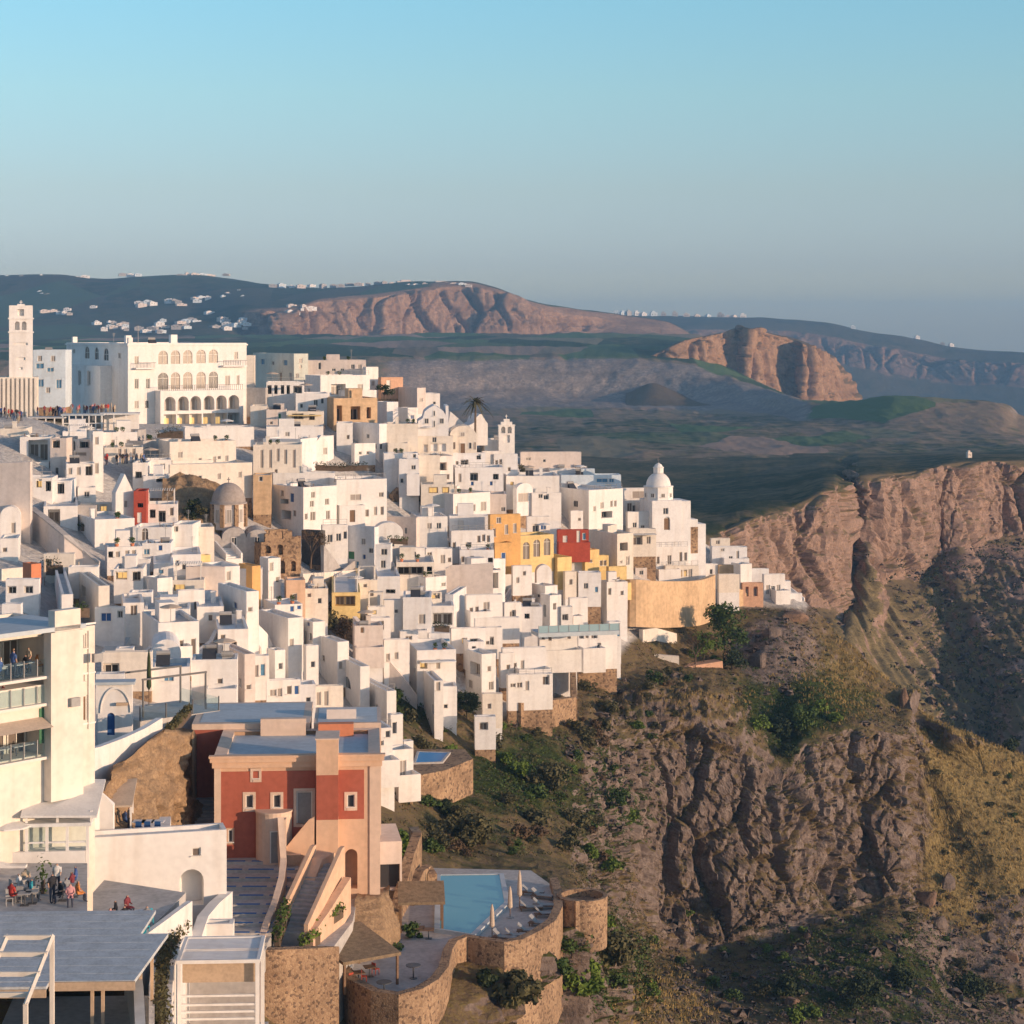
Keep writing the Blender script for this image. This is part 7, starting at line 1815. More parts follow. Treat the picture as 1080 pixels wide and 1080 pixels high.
# --- I: blue-grey board roof and the sheds at the bottom edge
zt = P(60, 1036, 105).z
r = empty('board_roof', P(52, 1036, 105), R(2), 'large blue-grey boarded flat roof on pale timber posts at the lower left', 'roof')
f_ = fr(P(52, 1036, 105), R(2))
mb = MB(); out = [(-8, 0), (4.25, 0), (4.9, 8.2), (3.4, 8.2), (3.6, 12.8), (-8, 12.8)]
mb.prism([(p[0], p[1]) for p in out], -.14, .05); mb.build('boards', M['plank'], r)
mb = MB(); mb.box(0, 4.3, -.12, -.004, -.42, .02); mb.box(-8, -.004, -.9, -.78, -.5, -.1); mb.build('fascia', M['timber'], r)
mb = MB(); mb.prism([(-8, -.78), (-.01, -.78), (-.01, -.005), (-8, -.005)], -.16, .03); mb.build('lower_boards', M['plank'], r)
for i in range(9):
    mb = MB(); y = 1.2 + i * 1.35; mb.box(-7.9, (4.3 if y < 8 else 3.4), y - .015, y + .015, .052, .06); mb.build('batten', M['plank'], r)
for x, y in ((2.1, .3), (2.6, .5), (4.0, 4), (-3, .4), (4.1, 7.6)):
    mb = MB(); mb.box(x - .08, x + .08, y - .08, y + .08, -4.2, -.141); mb.build('post', M['timber'], r)
mb = MB(); mb.box(-8, 4.4, -2.5, 11, -4.6, -4.2); mb.build('floor', M['roofg'], r)
D_ = 98; r = empty('white_pergola', P(-12, 1092, D_), R(0), 'cream-white timber pergola frame in the lower left picture corner', 'pergola')
for (x0_, y0_, z0_, x1_, y1_, z1_) in ((0, 0, 3.9, 2.4, 0, 3.9), (0, 1.6, 4.35, 2.4, 1.6, 4.35), (0, -1.5, 3.4, 2.3, -1.5, 3.4), (0, 3.0, 4.75, 2.25, 3.0, 4.75)):
    mb = MB(); mb.box(x0_, x1_, y0_ - .09, y0_ + .09, z0_ - .12 - 1.0, z0_ + .1 - 1.0); mb.build('crossbeam', M['cream'], r)
for x in (0.1, 2.3):
    mb = MB(); mb.tube([(x, -2.5, 2.2), (x, 3.2, 3.75)], .12, 4); mb.build('rafter', M['cream'], r)
for x, y in ((2.3, -2.4), (2.3, 3.1)):
    mb = MB(); mb.box(x - .1, x + .1, y - .1, y + .1, -3, 2.3 + (y > 0) * 1.4); mb.build('post', M['cream'], r)
wall_between([(148, 1082), (146, 1040), (140, 1000), (136, 985)], 1100, 'narrow sunlit cream wall between the board roof and the hedge', 'cream', .5, 'garden_wall', Ds=[103, 108, 114, 118], found=4)
# white slatted pavilion, lower middle
D_ = 117; kx2 = px(D_)
r = empty('slatted_pavilion', P(189, 1080, D_), R(3), 'white slatted-roof pavilion with folded screens beside the stone terrace wall', 'pavilion')
hz_ = (1080 - 1013) * kx2; Wp = 82 * kx2
mb = MB(); mb.box(-.15, Wp + .15, -.1, .08, hz_ - .18, hz_ + .02); mb.box(-.15, .05, .09, 4.6, hz_ - .18, hz_ + .02); mb.box(Wp - .05, Wp + .15, .09, 4.6, hz_ - .18, hz_ + .02); mb.box(.06, Wp - .06, 4.4, 4.6, hz_ - .18, hz_ + .019); mb.build('roof_frame', M['white'], r)
for i in range(16):
    mb = MB(); y = .25 + i * .26; mb.box(.06, Wp - .06, y, y + (.22 if i not in (6, 7) else .08), hz_ - .1, hz_ - .06); mb.build('slat', M['white2'], r)
for x in (0, Wp):
    for y in (0, 4.4):
        mb = MB(); mb.box(x - .1, x + .1, y - .1, y + .1, -3, hz_ - .182); mb.build('post', M['white'], r)
mb = MB(); mb.quad((.15, .3, hz_ - 1.35), (Wp - .15, .3, hz_ - 1.35), (Wp - .15, .3, hz_ - .3), (.15, .3, hz_ - .3)); mb.build('screen', M['timber'], r)
mb = MB(); mb.box(.15, Wp - .15, 4.2, 4.3, -1.6, hz_ - .3); mb.build('back_screen', M['grey'], r)
for z in (.2, .6, 1.0, 1.5, -.6, -.2):
    mb = MB(); mb.box(0.1, Wp - .1, -.06, .06, z, z + .12); mb.build('rail', M['white'], r)
mb = MB(); mb.box(-.2, Wp + .3, 0, 5, -3.5, -1.6); mb.build('floor', M['paving'], r)
wall_between([(274, 1000), (272, 1030), (270, 1085)], 1100, 'tall peach end post wall beside the stone terrace wall', 'peachlite', .5, 'end_wall', Ds=[141, 134, 126], maxh=2.2)
wall_between([(196, 968), (192, 985), (184, 1000), (178, 1025), (176, 1060), (178, 1090)], 1110, 'curving white wall along the outer side of the hedge', 'white', .5, 'curved_wall', Ds=[131, 128, 124, 119, 114, 110], found=5)
wall_between([(163, 1012), (160, 1040), (160, 1090)], 1110, 'low white wall along the inner side of the hedge', 'white', .3, 'curved_wall', Ds=[121, 115, 108], found=5)
r, *_ = house(205, 206, 246, 975, 1002, 'low white cube with blue shade beside the blue-edged steps', D=132, th=4, dep=3, ex=' ', par=.2, group=None)

# --- J: stone-walled pool terrace
ZT = -46.2
def atz(u, v, z=ZT):
    D = -z * F / (v - HV); return P(u, v, D)
outer = [(352, 1004), (357, 1022), (372, 1043), (395, 1055), (420, 1059), (442, 1053), (458, 1043), (468, 1030), (472, 1012), (478, 1002), (492, 997), (510, 1000), (532, 1003), (548, 1000), (566, 991), (582, 980), (589, 965), (588, 948), (584, 935)]
op = [atz(u, v) for u, v in outer]
mb = MB()
nW = len(op)
zz0 = [ZT - 7.5] * nW
zz1 = [ZT + 1.2, ZT + .8] + [ZT + .75] * (nW - 2)
mb.ringwall([(p.x, p.y) for p in op], .7, zz0, zz1)
pw = mb.build('stone_terrace_wall', M['rubble']); tag(pw, 'long curving rubble stone wall holding up the pool terrace', 'wall', None, 'thing')
wall_between([(273, 1001), (300, 1000), (330, 999), (352, 998), (354, 1002)], 1090, 'high rubble stone bastion below the lower stair of the red mansion', 'rubble', .7, 'stone_bastion', Ds=[141.5, 142, 143, 144, 152], maxh=9)
mb = MB(); inner = [atz(u, v) for u, v in outer] + [atz(560, 918), atz(440, 915), atz(400, 960), atz(352, 985)]
mb.prism([(p.x, p.y) for p in inner], ZT - 6, ZT); o = mb.build('pool_terrace', M['paving']); tag(o, 'pale paved terrace around the large pool behind the rubble wall', 'terrace')
mb = MB(); pp = [atz(462, 923, ZT + .25), atz(529, 922, ZT + .25), atz(535, 952, ZT + .25), atz(499, 986, ZT + .25), atz(461, 980, ZT + .25)]
m_w, t_, b_ = new_mat('pool_water'); b_.inputs["Base Color"].default_value = (0.13, 0.36, 0.42, 1); b_.inputs["Roughness"].default_value = .08
bpn = t_.nodes.new("ShaderNodeBump"); nzn = t_.nodes.new("ShaderNodeTexNoise"); nzn.inputs["Scale"].default_value = 1.4; bpn.inputs["Strength"].default_value = .08; t_.links.new(nzn.outputs[0], bpn.inputs["Height"]); t_.links.new(bpn.outputs[0], b_.inputs["Normal"])
pl = empty('swimming_pool', pp[0], 0, 'large pale blue infinity pool on the stone terrace', 'swimming pool')
L0 = pp[0]
mb.prism([(p.x - L0.x, p.y - L0.y) for p in pp][::-1], -1.2, 0.0); mb.build('water', m_w, pl)
mb = MB(); mb.ringwall([(p.x - L0.x, p.y - L0.y) for p in pp], .45, -1.2, .06, closed=True); mb.build('rim', M['roofb'], pl)
mb = MB(); q = [atz(u, v, -42.7) for u, v in ((276, 1003), (350, 1001), (372, 972), (377, 946), (340, 962), (300, 985), (276, 996))]
mb.prism([(p.x, p.y) for p in q], -50, -42.7); o = mb.build('garden_terrace', M['paving']); tag(o, 'small planted upper terrace between the lower stair and the thatched shelter', 'terrace')
# round stone outlook beyond the deck
c0 = P(614, 958, 168); mb = MB(); o_ = empty('stone_outlook', c0, 0, 'round stone-walled outlook platform beyond the sun deck', 'terrace')
mb.lathe([(2.0, -3), (2.05, 1.1), (1.7, 1.1), (1.7, .5), (0.01, .5)], 0, 0, 28); mb.build('wall', M['rubble'], o_)
wall_between([(588, 946), (600, 948), (612, 950)], 975, 'rubble stone wall linking the sun deck and the round outlook', 'rubble', .8, 'stone_wall', Ds=[169, 168, 166], maxh=2.4)
# reed-thatched shelters
def shelter(label, u, v, wx, wy, th_, sag, zup, D=None):
    c = atz(u, v); r = empty('thatched_shelter', c, R(th_), label, 'shelter')
    mb = MB(); q = [(0, 0, zup), (wx, 0, zup), (wx, wy, zup + sag), (0, wy, zup + sag)]
    mb.poly(q); mb.poly([(p[0], p[1], p[2] - .22) for p in q])
    for p, q2 in zip(q, q[1:] + q[:1]): mb.quad(p, q2, (q2[0], q2[1], q2[2] - .22), (p[0], p[1], p[2] - .22))
    mb.build('thatch', M['thatch'], r)
    for x in (.2, wx - .2):
        for y in (.2, wy - .2):
            mb = MB(); mb.box(x - .08, x + .08, y - .08, y + .08, 0, zup + sag * y / wy - .2); mb.build('post', M['wood'], r)
    return r
shelter('big brown reed-thatched shelter at the corner of the pool terrace', 362, 1050, 4.6, 6.2, 32, .7, 2.3)
shelter('smaller reed-thatched shelter beside the pool under the stone stair wall', 420, 985, 3.6, 2.8, 4, .9, 2.4)
# annex between mansion and pool
D_ = 166
r = empty('grey_annex', P(396, 972, D_), R(8), 'low annex with dark glazing and a brown panel beside the red mansion', 'annex')
k2 = px(D_)
mb = MB(); wall_face(mb, (0, 0), (1, 0), (0, -1), 28 * k2, -2, 84 * k2, [(.3, 1.95, 34 * k2, 60 * k2, False, .8), (.3, 1.95, 3 * k2, 32 * k2, False, .4)])
for x in (0, 28 * k2): mb.quad((x, 0, -2), (x, 6, -2), (x, 6, 84 * k2), (x, 0, 84 * k2))
mb.quad((0, 0, 84 * k2), (28 * k2, 0, 84 * k2), (28 * k2, 6, 84 * k2), (0, 6, 84 * k2)); mb.build('wall', M['pinkish'], r)
mb = MB(); mb.box(.3, 1.95, .3, .36, 3 * k2, 32 * k2); mb.build('wooden_panel', M['timber'], r)
mb = MB(); mb.box(.3, 1.95, .6, .66, 34 * k2, 60 * k2); mb.build('glazing', M['pane'], r)
wall_between([(416, 962), (424, 930), (432, 900), (440, 878), (436, 872)], 985, 'stepped stone stair wall climbing between annex and pool', 'ruin', .8, 'stone_wall', Ds=[163, 167, 171, 176, 181], found=5)
wall_between([(432, 940), (442, 918), (452, 912), (456, 922)], 960, 'second stone stair wall beside the pool', 'ruin', .8, 'stone_wall', Ds=[168, 171, 174, 172], found=5)
# upper little pool on its stone terrace
Zp = P(455, 800, 248).z
def atp(u, v): D = -Zp * F / (v - HV); return P(u, v, D)
mb = MB(); q = [atp(404, 823), atp(440, 818), atp(470, 812), atp(499, 800), atp(490, 790), atp(420, 790)]
for i in range(len(q) - 1): pass
mb.prism([(p.x, p.y) for p in q], Zp - 4.2, Zp - .02); o = mb.build('plunge_pool_terrace', M['ruin']); tag(o, 'stone-walled terrace with a small bright blue plunge pool above the scrub', 'terrace')
mb = MB(); q2 = [atp(437, 806), atp(466, 805), atp(474, 795), atp(441, 794)]; L0 = q2[0]
pl2 = empty('plunge_pool', L0 + Vector((0, 0, .1)), 0, 'small bright blue plunge pool on the stone terrace beside the white terraces', 'swimming pool')
m_w2, t_, b_ = new_mat('plunge_water'); b_.inputs["Base Color"].default_value = (0.01, 0.27, 0.62, 1); b_.inputs["Roughness"].default_value = .35; b_.inputs["Specular IOR Level"].default_value = .15
mb.prism([(p.x - L0.x, p.y - L0.y) for p in q2], -.4, .02); mb.build('water', m_w2, pl2)
mb = MB(); mb.ringwall([(p.x - L0.x, p.y - L0.y) for p in q2], .35, -.4, .1, closed=True); mb.build('rim', M['paving'], pl2)
# row of white terraces behind the mansion
for (uL, uC, uR, vT, vB, lab, w_) in [
  (396, 404, 436, 792, 832, 'long white terrace block with tall pale doors behind the red mansion', '415,815,7,18,c 425,812,7,18,c'),
  (388, 392, 416, 812, 846, 'low white terrace block stepping down beside the red mansion', ''),
  (424, 426, 434, 782, 800, 'pale fence-like white wall beside the plunge pool', '')]:
    house(uL, uC, uR, vT, vB, lab, D=depth_at(uC, vB) * 1.0, th=22, dep=5, w=w_, ex=' ', par=.7, rc='roofb')
# ------------------------------------------------------------------ plants, rocks, far houses
def leaf_mat(name, c, c2, sc=1.2):
    m, t, b = new_mat(name)
    tc = t.nodes.new("ShaderNodeTexCoord"); n = t.nodes.new("ShaderNodeTexNoise"); n.inputs["Scale"].default_value = sc; n.inputs["Detail"].default_value = 4
    r = t.nodes.new("ShaderNodeValToRGB"); r.color_ramp.elements[0].position = .35; r.color_ramp.elements[1].position = .65
    r.color_ramp.elements[0].color = (*c, 1); r.color_ramp.elements[1].color = (*c2, 1)
    t.links.new(tc.outputs["Object"], n.inputs["Vector"]); t.links.new(n.outputs[0], r.inputs[0]); t.links.new(r.outputs[0], b.inputs["Base Color"])
    b.inputs["Roughness"].default_value = .7; b.inputs["Specular IOR Level"].default_value = .2
    return m
M['leaf'] = leaf_mat('green_leaves', (0.035, 0.065, 0.015), (0.09, 0.13, 0.03))
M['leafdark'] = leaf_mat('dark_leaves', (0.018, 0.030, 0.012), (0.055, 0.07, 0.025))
M['leafolive'] = leaf_mat('olive_leaves', (0.06, 0.058, 0.026), (0.13, 0.115, 0.05))
M['leafdry'] = leaf_mat('dry_brown_leaves', (0.09, 0.06, 0.035), (0.17, 0.11, 0.06))
M['leafbright'] = leaf_mat('bright_leaves', (0.06, 0.10, 0.014), (0.15, 0.21, 0.035))
M['bark'] = plain('bark', (0.14, 0.10, 0.07), 0.95, 0.1, 3.0, .3)
M['straw'] = leaf_mat('dry_grass', (0.22, 0.155, 0.055), (0.38, 0.27, 0.10), .4)
NR = np.random.default_rng(11)

def leaf_cloud(centers, radii, per, size, squash=0.8, up=0.3):
    """small leaf quads through ball-shaped clumps -> verts (n,4,3)"""
    c = np.repeat(np.asarray(centers, float), per, axis=0); r = np.repeat(np.asarray(radii, float), per)
    n = len(c)
    d = NR.normal(size=(n, 3)); d /= np.linalg.norm(d, axis=1, keepdims=True)
    rad = NR.uniform(0.35, 1.0, n) ** 0.6
    p = c + d * (r * rad)[:, None] * np.array([1, 1, squash])
    nrm = d + NR.normal(size=(n, 3)) * .7; nrm[:, 2] += up; nrm /= np.linalg.norm(nrm, axis=1, keepdims=True)
    t = np.cross(nrm, NR.normal(size=(n, 3))); t /= np.maximum(np.linalg.norm(t, axis=1, keepdims=True), 1e-6)
    b = np.cross(nrm, t)
    s = (np.repeat(np.broadcast_to(size, (len(centers),)), per) * NR.uniform(.6, 1.4, n))[:, None]
    return np.stack([p - t * s - b * s * .55, p + t * s - b * s * .55, p + t * s + b * s * .55, p - t * s + b * s * .55], 1)

def quads_obj(name, V, mat, parent=None, loc=None):
    me = bpy.data.meshes.new(name); n = len(V)
    me.vertices.add(n * 4); me.vertices.foreach_set("co", V.reshape(-1).astype(np.float32))
    me.loops.add(n * 4); me.loops.foreach_set("vertex_index", np.arange(n * 4)); me.polygons.add(n)
    me.polygons.foreach_set("loop_start", np.arange(n) * 4); me.polygons.foreach_set("loop_total", np.full(n, 4)); me.update(calc_edges=True)
    me.materials.append(mat)
    return put(name, me, parent, loc)

def on_ground(u, v):
    """first point of the hillside along the sight line of a picture point"""
    d = P(u, v, 1.0).normalized()
    ok, loc, n_, i_ = hillside.ray_cast((0, 0, 0), d)
    return loc if ok else P(u, v, depth_at(u, v))

def bush(name, label, u, v, rpx, mat='leaf', cat='bush', n=9, per=60, leaf=.14, tall=1.0, trunk=0.0, group=None, at=None, D=None):
    p = at or (P(u, v, D) if D else on_ground(u, v)); k = p.y / F; r_ = rpx * k
    o = empty(name, p, NR.uniform(0, 6), label, cat, group)
    cs, rs = [], []
    for i in range(n):
        a = NR.uniform(0, 2 * math.pi); q = NR.uniform(0, .75) ** .7
        h = NR.uniform(.25, 1.35) * r_ * tall
        s = 1 - .45 * max(0, h / (r_ * tall) - .7)
        cs.append((r_ * q * s * math.cos(a), r_ * q * s * math.sin(a), trunk * r_ + h)); rs.append(r_ * NR.uniform(.3, .52))
    quads_obj('crown' if trunk else 'foliage', leaf_cloud(cs, rs, per, leaf), M[mat], o)
    mb = MB(); th_ = max(.05, r_ * .07)
    top = trunk * r_ + .7 * r_ * tall
    mb.tube([(0, 0, -.4), (.05, .03, top * .5), (0.02, -.04, top)], [th_, th_ * .8, th_ * .3], 6)
    for c in cs[:5]: mb.tube([(0.03, 0, top * .45), tuple(x * .9 for x in c)], [th_ * .5, th_ * .15], 5)
    mb.build('trunk' if trunk else 'stem', M['bark'], o)
    return o

def bare_tree(label, u, v, hpx, mat='bark', seed=3, D=None):
    p = P(u, v, D) if D else on_ground(u, v); k = p.y / F; h = hpx * k; rg = random.Random(seed)
    o = empty('bare_tree', p, 0, label, 'tree'); mb = MB(); tips = []
    def grow(a, d, L, r_, dep):
        b = a + d * L; mb.tube([tuple(a), tuple((a + b) / 2 + Vector((rg.uniform(-.06, .06) * L,) * 2 + (0,))), tuple(b)], [r_, r_ * .8, r_ * .55], 5)
        if dep == 0: tips.append(b); return
        for i in range(3 if dep > 1 else 4):
            nd = (d + Vector((rg.uniform(-.8, .8), rg.uniform(-.8, .8), rg.uniform(-.1, .5)))).normalized(); grow(b, nd, L * rg.uniform(.6, .85), r_ * .55, dep - 1)
    grow(Vector((0, 0, -.3)), Vector((0.05, 0, 1)), h * .36, h * .035, 4)
    mb.build('branches', M[mat], o)
    quads_obj('twigs', leaf_cloud([tuple(t) for t in tips], [h * .07] * len(tips), 9, h * .009 + .02), M['leafdry'], o)
    return o

def palm(label, u, v, hpx, D):
    p = P(u, v, D); k = D / F; h = hpx * k; o = empty('palm_tree', p, 0, label, 'palm tree')
    mb = MB(); mb.tube([(0, 0, -1), (.05, 0, h * .4), (.1, 0, h * .78)], [.22, .19, .17], 8); mb.build('trunk', M['bark'], o)
    V = []
    for i in range(34):
        a = 2 * math.pi * i / 34 + NR.uniform(-.1, .1); lift = NR.uniform(-.5, 1.1); L = h * NR.uniform(.26, .36); prev = None
        for s in range(7):
            t = s / 6; x = L * t * math.cos(lift * .9); z = L * (t * math.sin(lift) - .55 * t * t)
            c = np.array([.1 + x * math.cos(a), x * math.sin(a), h * .79 + z]); w_ = np.array([-math.sin(a), math.cos(a), -.25]) * (.22 * (1 - t) + .04)
            if prev is not None: V.append([prev[0] - prev[1], prev[0] + prev[1], c + w_, c - w_])
            prev = (c, w_)
    quads_obj('fronds', np.array(V), M['leafolive'], o)
    return o
palm('tall palm tree rising over the rooftops on the ridge', 501, 470, 58, 380)
bush('green_tree', 'big dense bright green tree below the tan retaining wall', 764, 694, 25, 'leaf', 'tree', 26, 90, .2, 1.5, .25)
bush('green_tree', 'paler green leafy tree beside the dense bright green one', 742, 700, 15, 'leafbright', 'tree', 12, 70, .17, 1.3, .3)
bush('green_tree', 'dark green low tree under the dense bright green one', 772, 708, 15, 'leafdark', 'tree', 12, 70, .17, 1.0, .2)
bush('round_tree', 'round dark tree among the lowest white houses above the gully', 492, 758, 15, 'leafdark', 'tree', 18, 110, .13, 1.05, .3)
bare_tree('bare pale tree standing before the dense bright green tree', 733, 703, 34, seed=5)
bare_tree('bare brown tree beside the roofless stone ruin', 328, 598, 40, seed=8, D=depth_at(328, 604))
bush('shrub', 'bent dark shrub beside the salmon shed on the ridge', 405, 420, 11, 'leafdark', n=8, D=398)
bush('shrub', 'round green shrub below the long skyline block', 551, 499, 6.5, 'leafolive', n=6, leaf=.12, D=385)
bush('green_tree', 'dark green tree against the rock outcrop by the stone dome', 203, 553, 13, 'leafdark', 'tree', 10, 70, .14, 1.2, .3, D=303)
bush('shrub', 'brown-green shrub on the rock outcrop by the stone dome', 214, 545, 8, 'leafolive', n=7, D=302)
bush('leafy_tree', 'dark leafy tree filling the gap under the yellow-lit pergola house', 345, 666, 15, 'leafolive', 'tree', 12, 70, .14, .9, .2)
bush('leafy_tree', 'brown autumnal tree in the gap under the yellow-lit pergola house', 364, 680, 13, 'leafdry', 'tree', 12, 70, .13, 1.6, .3)
bush('leafy_tree', 'small brown tree at the upper end of the diagonal wall', 352, 650, 9, 'leafdry', 'tree', 8, 50, .12, 1.4, .3)
for i, (u, v, r_, m_, lab) in enumerate([
  (576, 832, 24, 'leafolive', 'large olive bush on the scrub slope below the stone terrace wall'),
  (548, 820, 15, 'leafbright', 'bright green bush leading down the gully from the small dark porch house'),
  (532, 806, 11, 'leafbright', 'small bright green bush at the top of the gully'),
  (566, 842, 12, 'leaf', 'green bush halfway down the gully beside the large olive bush'),
  (610, 1045, 27, 'leafbright', 'biggest bright green bush below the round stone outlook'),
  (592, 1024, 13, 'leaf', 'green bush under the sun deck wall'),
  (545, 1060, 26, 'leafolive', 'big grey-olive bush at the bottom edge below the rubble wall'),
  (512, 1040, 13, 'leafdark', 'dark bush at the foot of the curving rubble wall'),
  (668, 1010, 15, 'leafolive', 'olive bush on the spur right of the round stone outlook'),
  (650, 850, 14, 'leaf', 'green bush on the dark broken slope left of the cliff'),
  (664, 868, 11, 'leafbright', 'brighter bush lowest on the broken slope left of the cliff'),
  (636, 770, 11, 'leafolive', 'olive bush on the scrub slope near the cliff top'),
  (690, 720, 10, 'leaf', 'green bush beside the salmon wall'),
  (620, 700, 8, 'leaf', 'green bush at the foot of the blue-white stair house'),
  (800, 770, 14, 'leafbright', 'bright green bush at the left of the green gully over the cliff'),
  (822, 776, 16, 'leafdark', 'dark bush in the middle of the green gully over the cliff'),
  (845, 765, 17, 'leaf', 'broad green bush on the right of the green gully over the cliff'),
  (862, 752, 12, 'leafbright', 'small bright bush highest in the green gully over the cliff'),
  (832, 800, 12, 'leafdark', 'dark bush hanging lowest in the green gully'),
  (880, 762, 9, 'leafbright', 'lone bright bush on the cliff edge right of the green gully'),
  (418, 742, 13, 'leaf', 'green bush on the slope under the diagonal wall'),
  (432, 762, 11, 'leafolive', 'olive bush beneath the slim white tower house'),
  (448, 790, 12, 'leafolive', 'olive bush between the plunge pool and the white tower house'),
  (474, 800, 11, 'leafbright', 'green bush just uphill of the plunge pool terrace'),
  (520, 792, 10, 'leafolive', 'olive bush below the small dark porch house'),
  (424, 845, 9, 'leaf', 'green bush below the plunge pool terrace wall'),
  (470, 858, 13, 'leafdark', 'dark bush on the slope below the plunge pool terrace'),
  (458, 882, 11, 'leafolive', 'olive bush above the far edge of the large pool'),
  (500, 888, 12, 'leafolive', 'grey-olive bush on the slope directly above the large pool'),
  (548, 884, 12, 'leafdry', 'dry brown bush on the slope above the sun deck'),
  (600, 900, 13, 'leafolive', 'olive bush above the round stone outlook'),
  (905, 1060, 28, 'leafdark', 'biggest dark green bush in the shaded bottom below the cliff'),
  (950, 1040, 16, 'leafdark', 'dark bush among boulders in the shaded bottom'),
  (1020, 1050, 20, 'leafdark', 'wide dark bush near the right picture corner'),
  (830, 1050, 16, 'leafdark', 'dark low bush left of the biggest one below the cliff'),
  (1068, 790, 10, 'leafdark', 'dark bush on the ridge end at the right picture edge'),
]):
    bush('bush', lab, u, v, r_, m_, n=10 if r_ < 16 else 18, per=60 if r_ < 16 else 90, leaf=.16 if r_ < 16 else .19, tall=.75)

# more bushes of the same kinds, spread over the open slope
PROTO = [[c for c in bpy.data.objects if c.parent is None and c.get('category') == 'bush' and ALLKIDS.get(c.name) and ALLKIDS[c.name][0].data.materials[0] == M[k_]][:4] for k_ in ('leafolive', 'leaf', 'leafdry', 'leafbright')]
PROTO[2] = PROTO[2] or PROTO[0]
rb_ = random.Random(4)
def spread_bushes(n, box, lab, grp, wts, smin, smax):
    k = 0
    while k < n:
        u, v = rb_.uniform(box[0], box[2]), rb_.uniform(box[1], box[3])
        if (u < 600 and v > 905) or (u < 505 and 780 < v < 850) or (u < 480 and v < 735): continue
        p = on_ground(u, v); q = rb_.choices(PROTO, wts)[0]
        c = copy_tree(rb_.choice(q), p, rb_.uniform(0, 6), lab, grp); s_ = rb_.uniform(smin, smax); c.scale = (s_, s_, s_ * rb_.uniform(.7, 1)); k += 1
spread_bushes(70, (415, 755, 650, 920), 'wild bush on the open slope between the town and the pool', 'wild bushes between town and pool', (4, 3, 3, 1), .35, 1.0)
spread_bushes(34, (610, 690, 780, 780), 'wild bush on the scrub slope above the cliff', 'wild bushes above the cliff', (4, 2, 4, 1), .3, .8)
spread_bushes(40, (600, 960, 1080, 1080), 'wild bush in the bottom below the cliff', 'wild bushes below the cliff', (3, 3, 1, 1), .35, 1.0)
spread_bushes(26, (965, 800, 1080, 960), 'wild bush on the golden grass slope', 'wild bushes on the golden slope', (4, 1, 3, 0), .2, .5)

# ground cover that nobody could count: scrub, dry grass, rubble
gu, gv = NEAR_U.reshape(-1), NEAR_V.reshape(-1); GP = G_near.reshape(-1, 3); gs = NEAR_N[..., 2].reshape(-1)
area = np.zeros(NEAR_U.shape); area[:-1, :-1] = np.linalg.norm(np.cross(G_near[1:, :-1] - G_near[:-1, :-1], G_near[:-1, 1:] - G_near[:-1, :-1]), axis=-1); area = area.reshape(-1)
infr = (gu > 395) & (gu < 1110) & (gv > 560) & (gv < 1110) & (townmask.reshape(-1) < .3) & ~((gu < 600) & (gv > 905)) & ~((gu < 505) & (gv > 785) & (gv < 845) & (gu < 500))
def scatter(wgt, n): 
    w_ = wgt * area * infr; w_ = w_ / w_.sum(); k = NR.choice(len(GP), n, p=w_); nu = G_near.shape[1]
    return GP[k] + NR.random((n, 1)) * (GP[np.minimum(k + nu, len(GP) - 1)] - GP[k]) + NR.random((n, 1)) * (GP[np.minimum(k + 1, len(GP) - 1)] - GP[k])
gn = NEAR_GREEN.reshape(-1); gd = NEAR_GOLD.reshape(-1)
sl = smoothstep(.25, .6, gs)
pts = scatter(sl * (0.25 + np.clip(gn, 0, 1)) * (1 - .7 * np.clip(gd, 0, 1)), 6500)
V = leaf_cloud(pts + np.array([0, 0, .15]), NR.uniform(.25, .85, len(pts)), 15, NR.uniform(.06, .12, len(pts)), .7)
o = quads_obj('scrub', V, M['leafolive']); tag(o, 'low olive scrub dotted over the caldera slope', 'scrub', None, 'stuff')
pts = scatter(sl * np.clip(gn - .3, 0, 1) ** 1.3, 4200)
V = leaf_cloud(pts + np.array([0, 0, .15]), NR.uniform(.3, .8, len(pts)), 16, NR.uniform(.07, .12, len(pts)), .7)
o = quads_obj('green_undergrowth', V, M['leaf']); tag(o, 'green undergrowth in the gullies', 'undergrowth', None, 'stuff')
pts = scatter(sl * (.15 + np.clip(1 - gn, 0, 1)) * (1 - np.clip(gd, 0, 1)), 2600)
V = leaf_cloud(pts + np.array([0, 0, .1]), NR.uniform(.25, .7, len(pts)), 13, NR.uniform(.05, .10, len(pts)), .6)
o = quads_obj('dry_scrub', V, M['leafdry']); tag(o, 'dry brown scrub on the slope', 'scrub', None, 'stuff')
pts = scatter(sl * np.clip(gd, 0, 1), 5200)
n_ = len(pts) * 7; b0 = np.repeat(pts, 7, 0) + NR.normal(size=(n_, 3)) * np.array([.25, .25, 0]); a_ = NR.uniform(0, 6.28, n_); hgt = NR.uniform(.2, .6, n_)
tip = b0 + np.stack([.18 * np.cos(a_ * 3), .18 * np.sin(a_ * 3), hgt], 1); sd_ = np.stack([np.cos(a_), np.sin(a_), 0 * a_], 1) * .07
o = quads_obj('dry_grass', np.stack([b0 - sd_, b0 + sd_, tip + sd_ * .3, tip - sd_ * .3], 1), M['straw']); tag(o, 'golden dry grass on the seaward slope', 'grass', None, 'stuff')

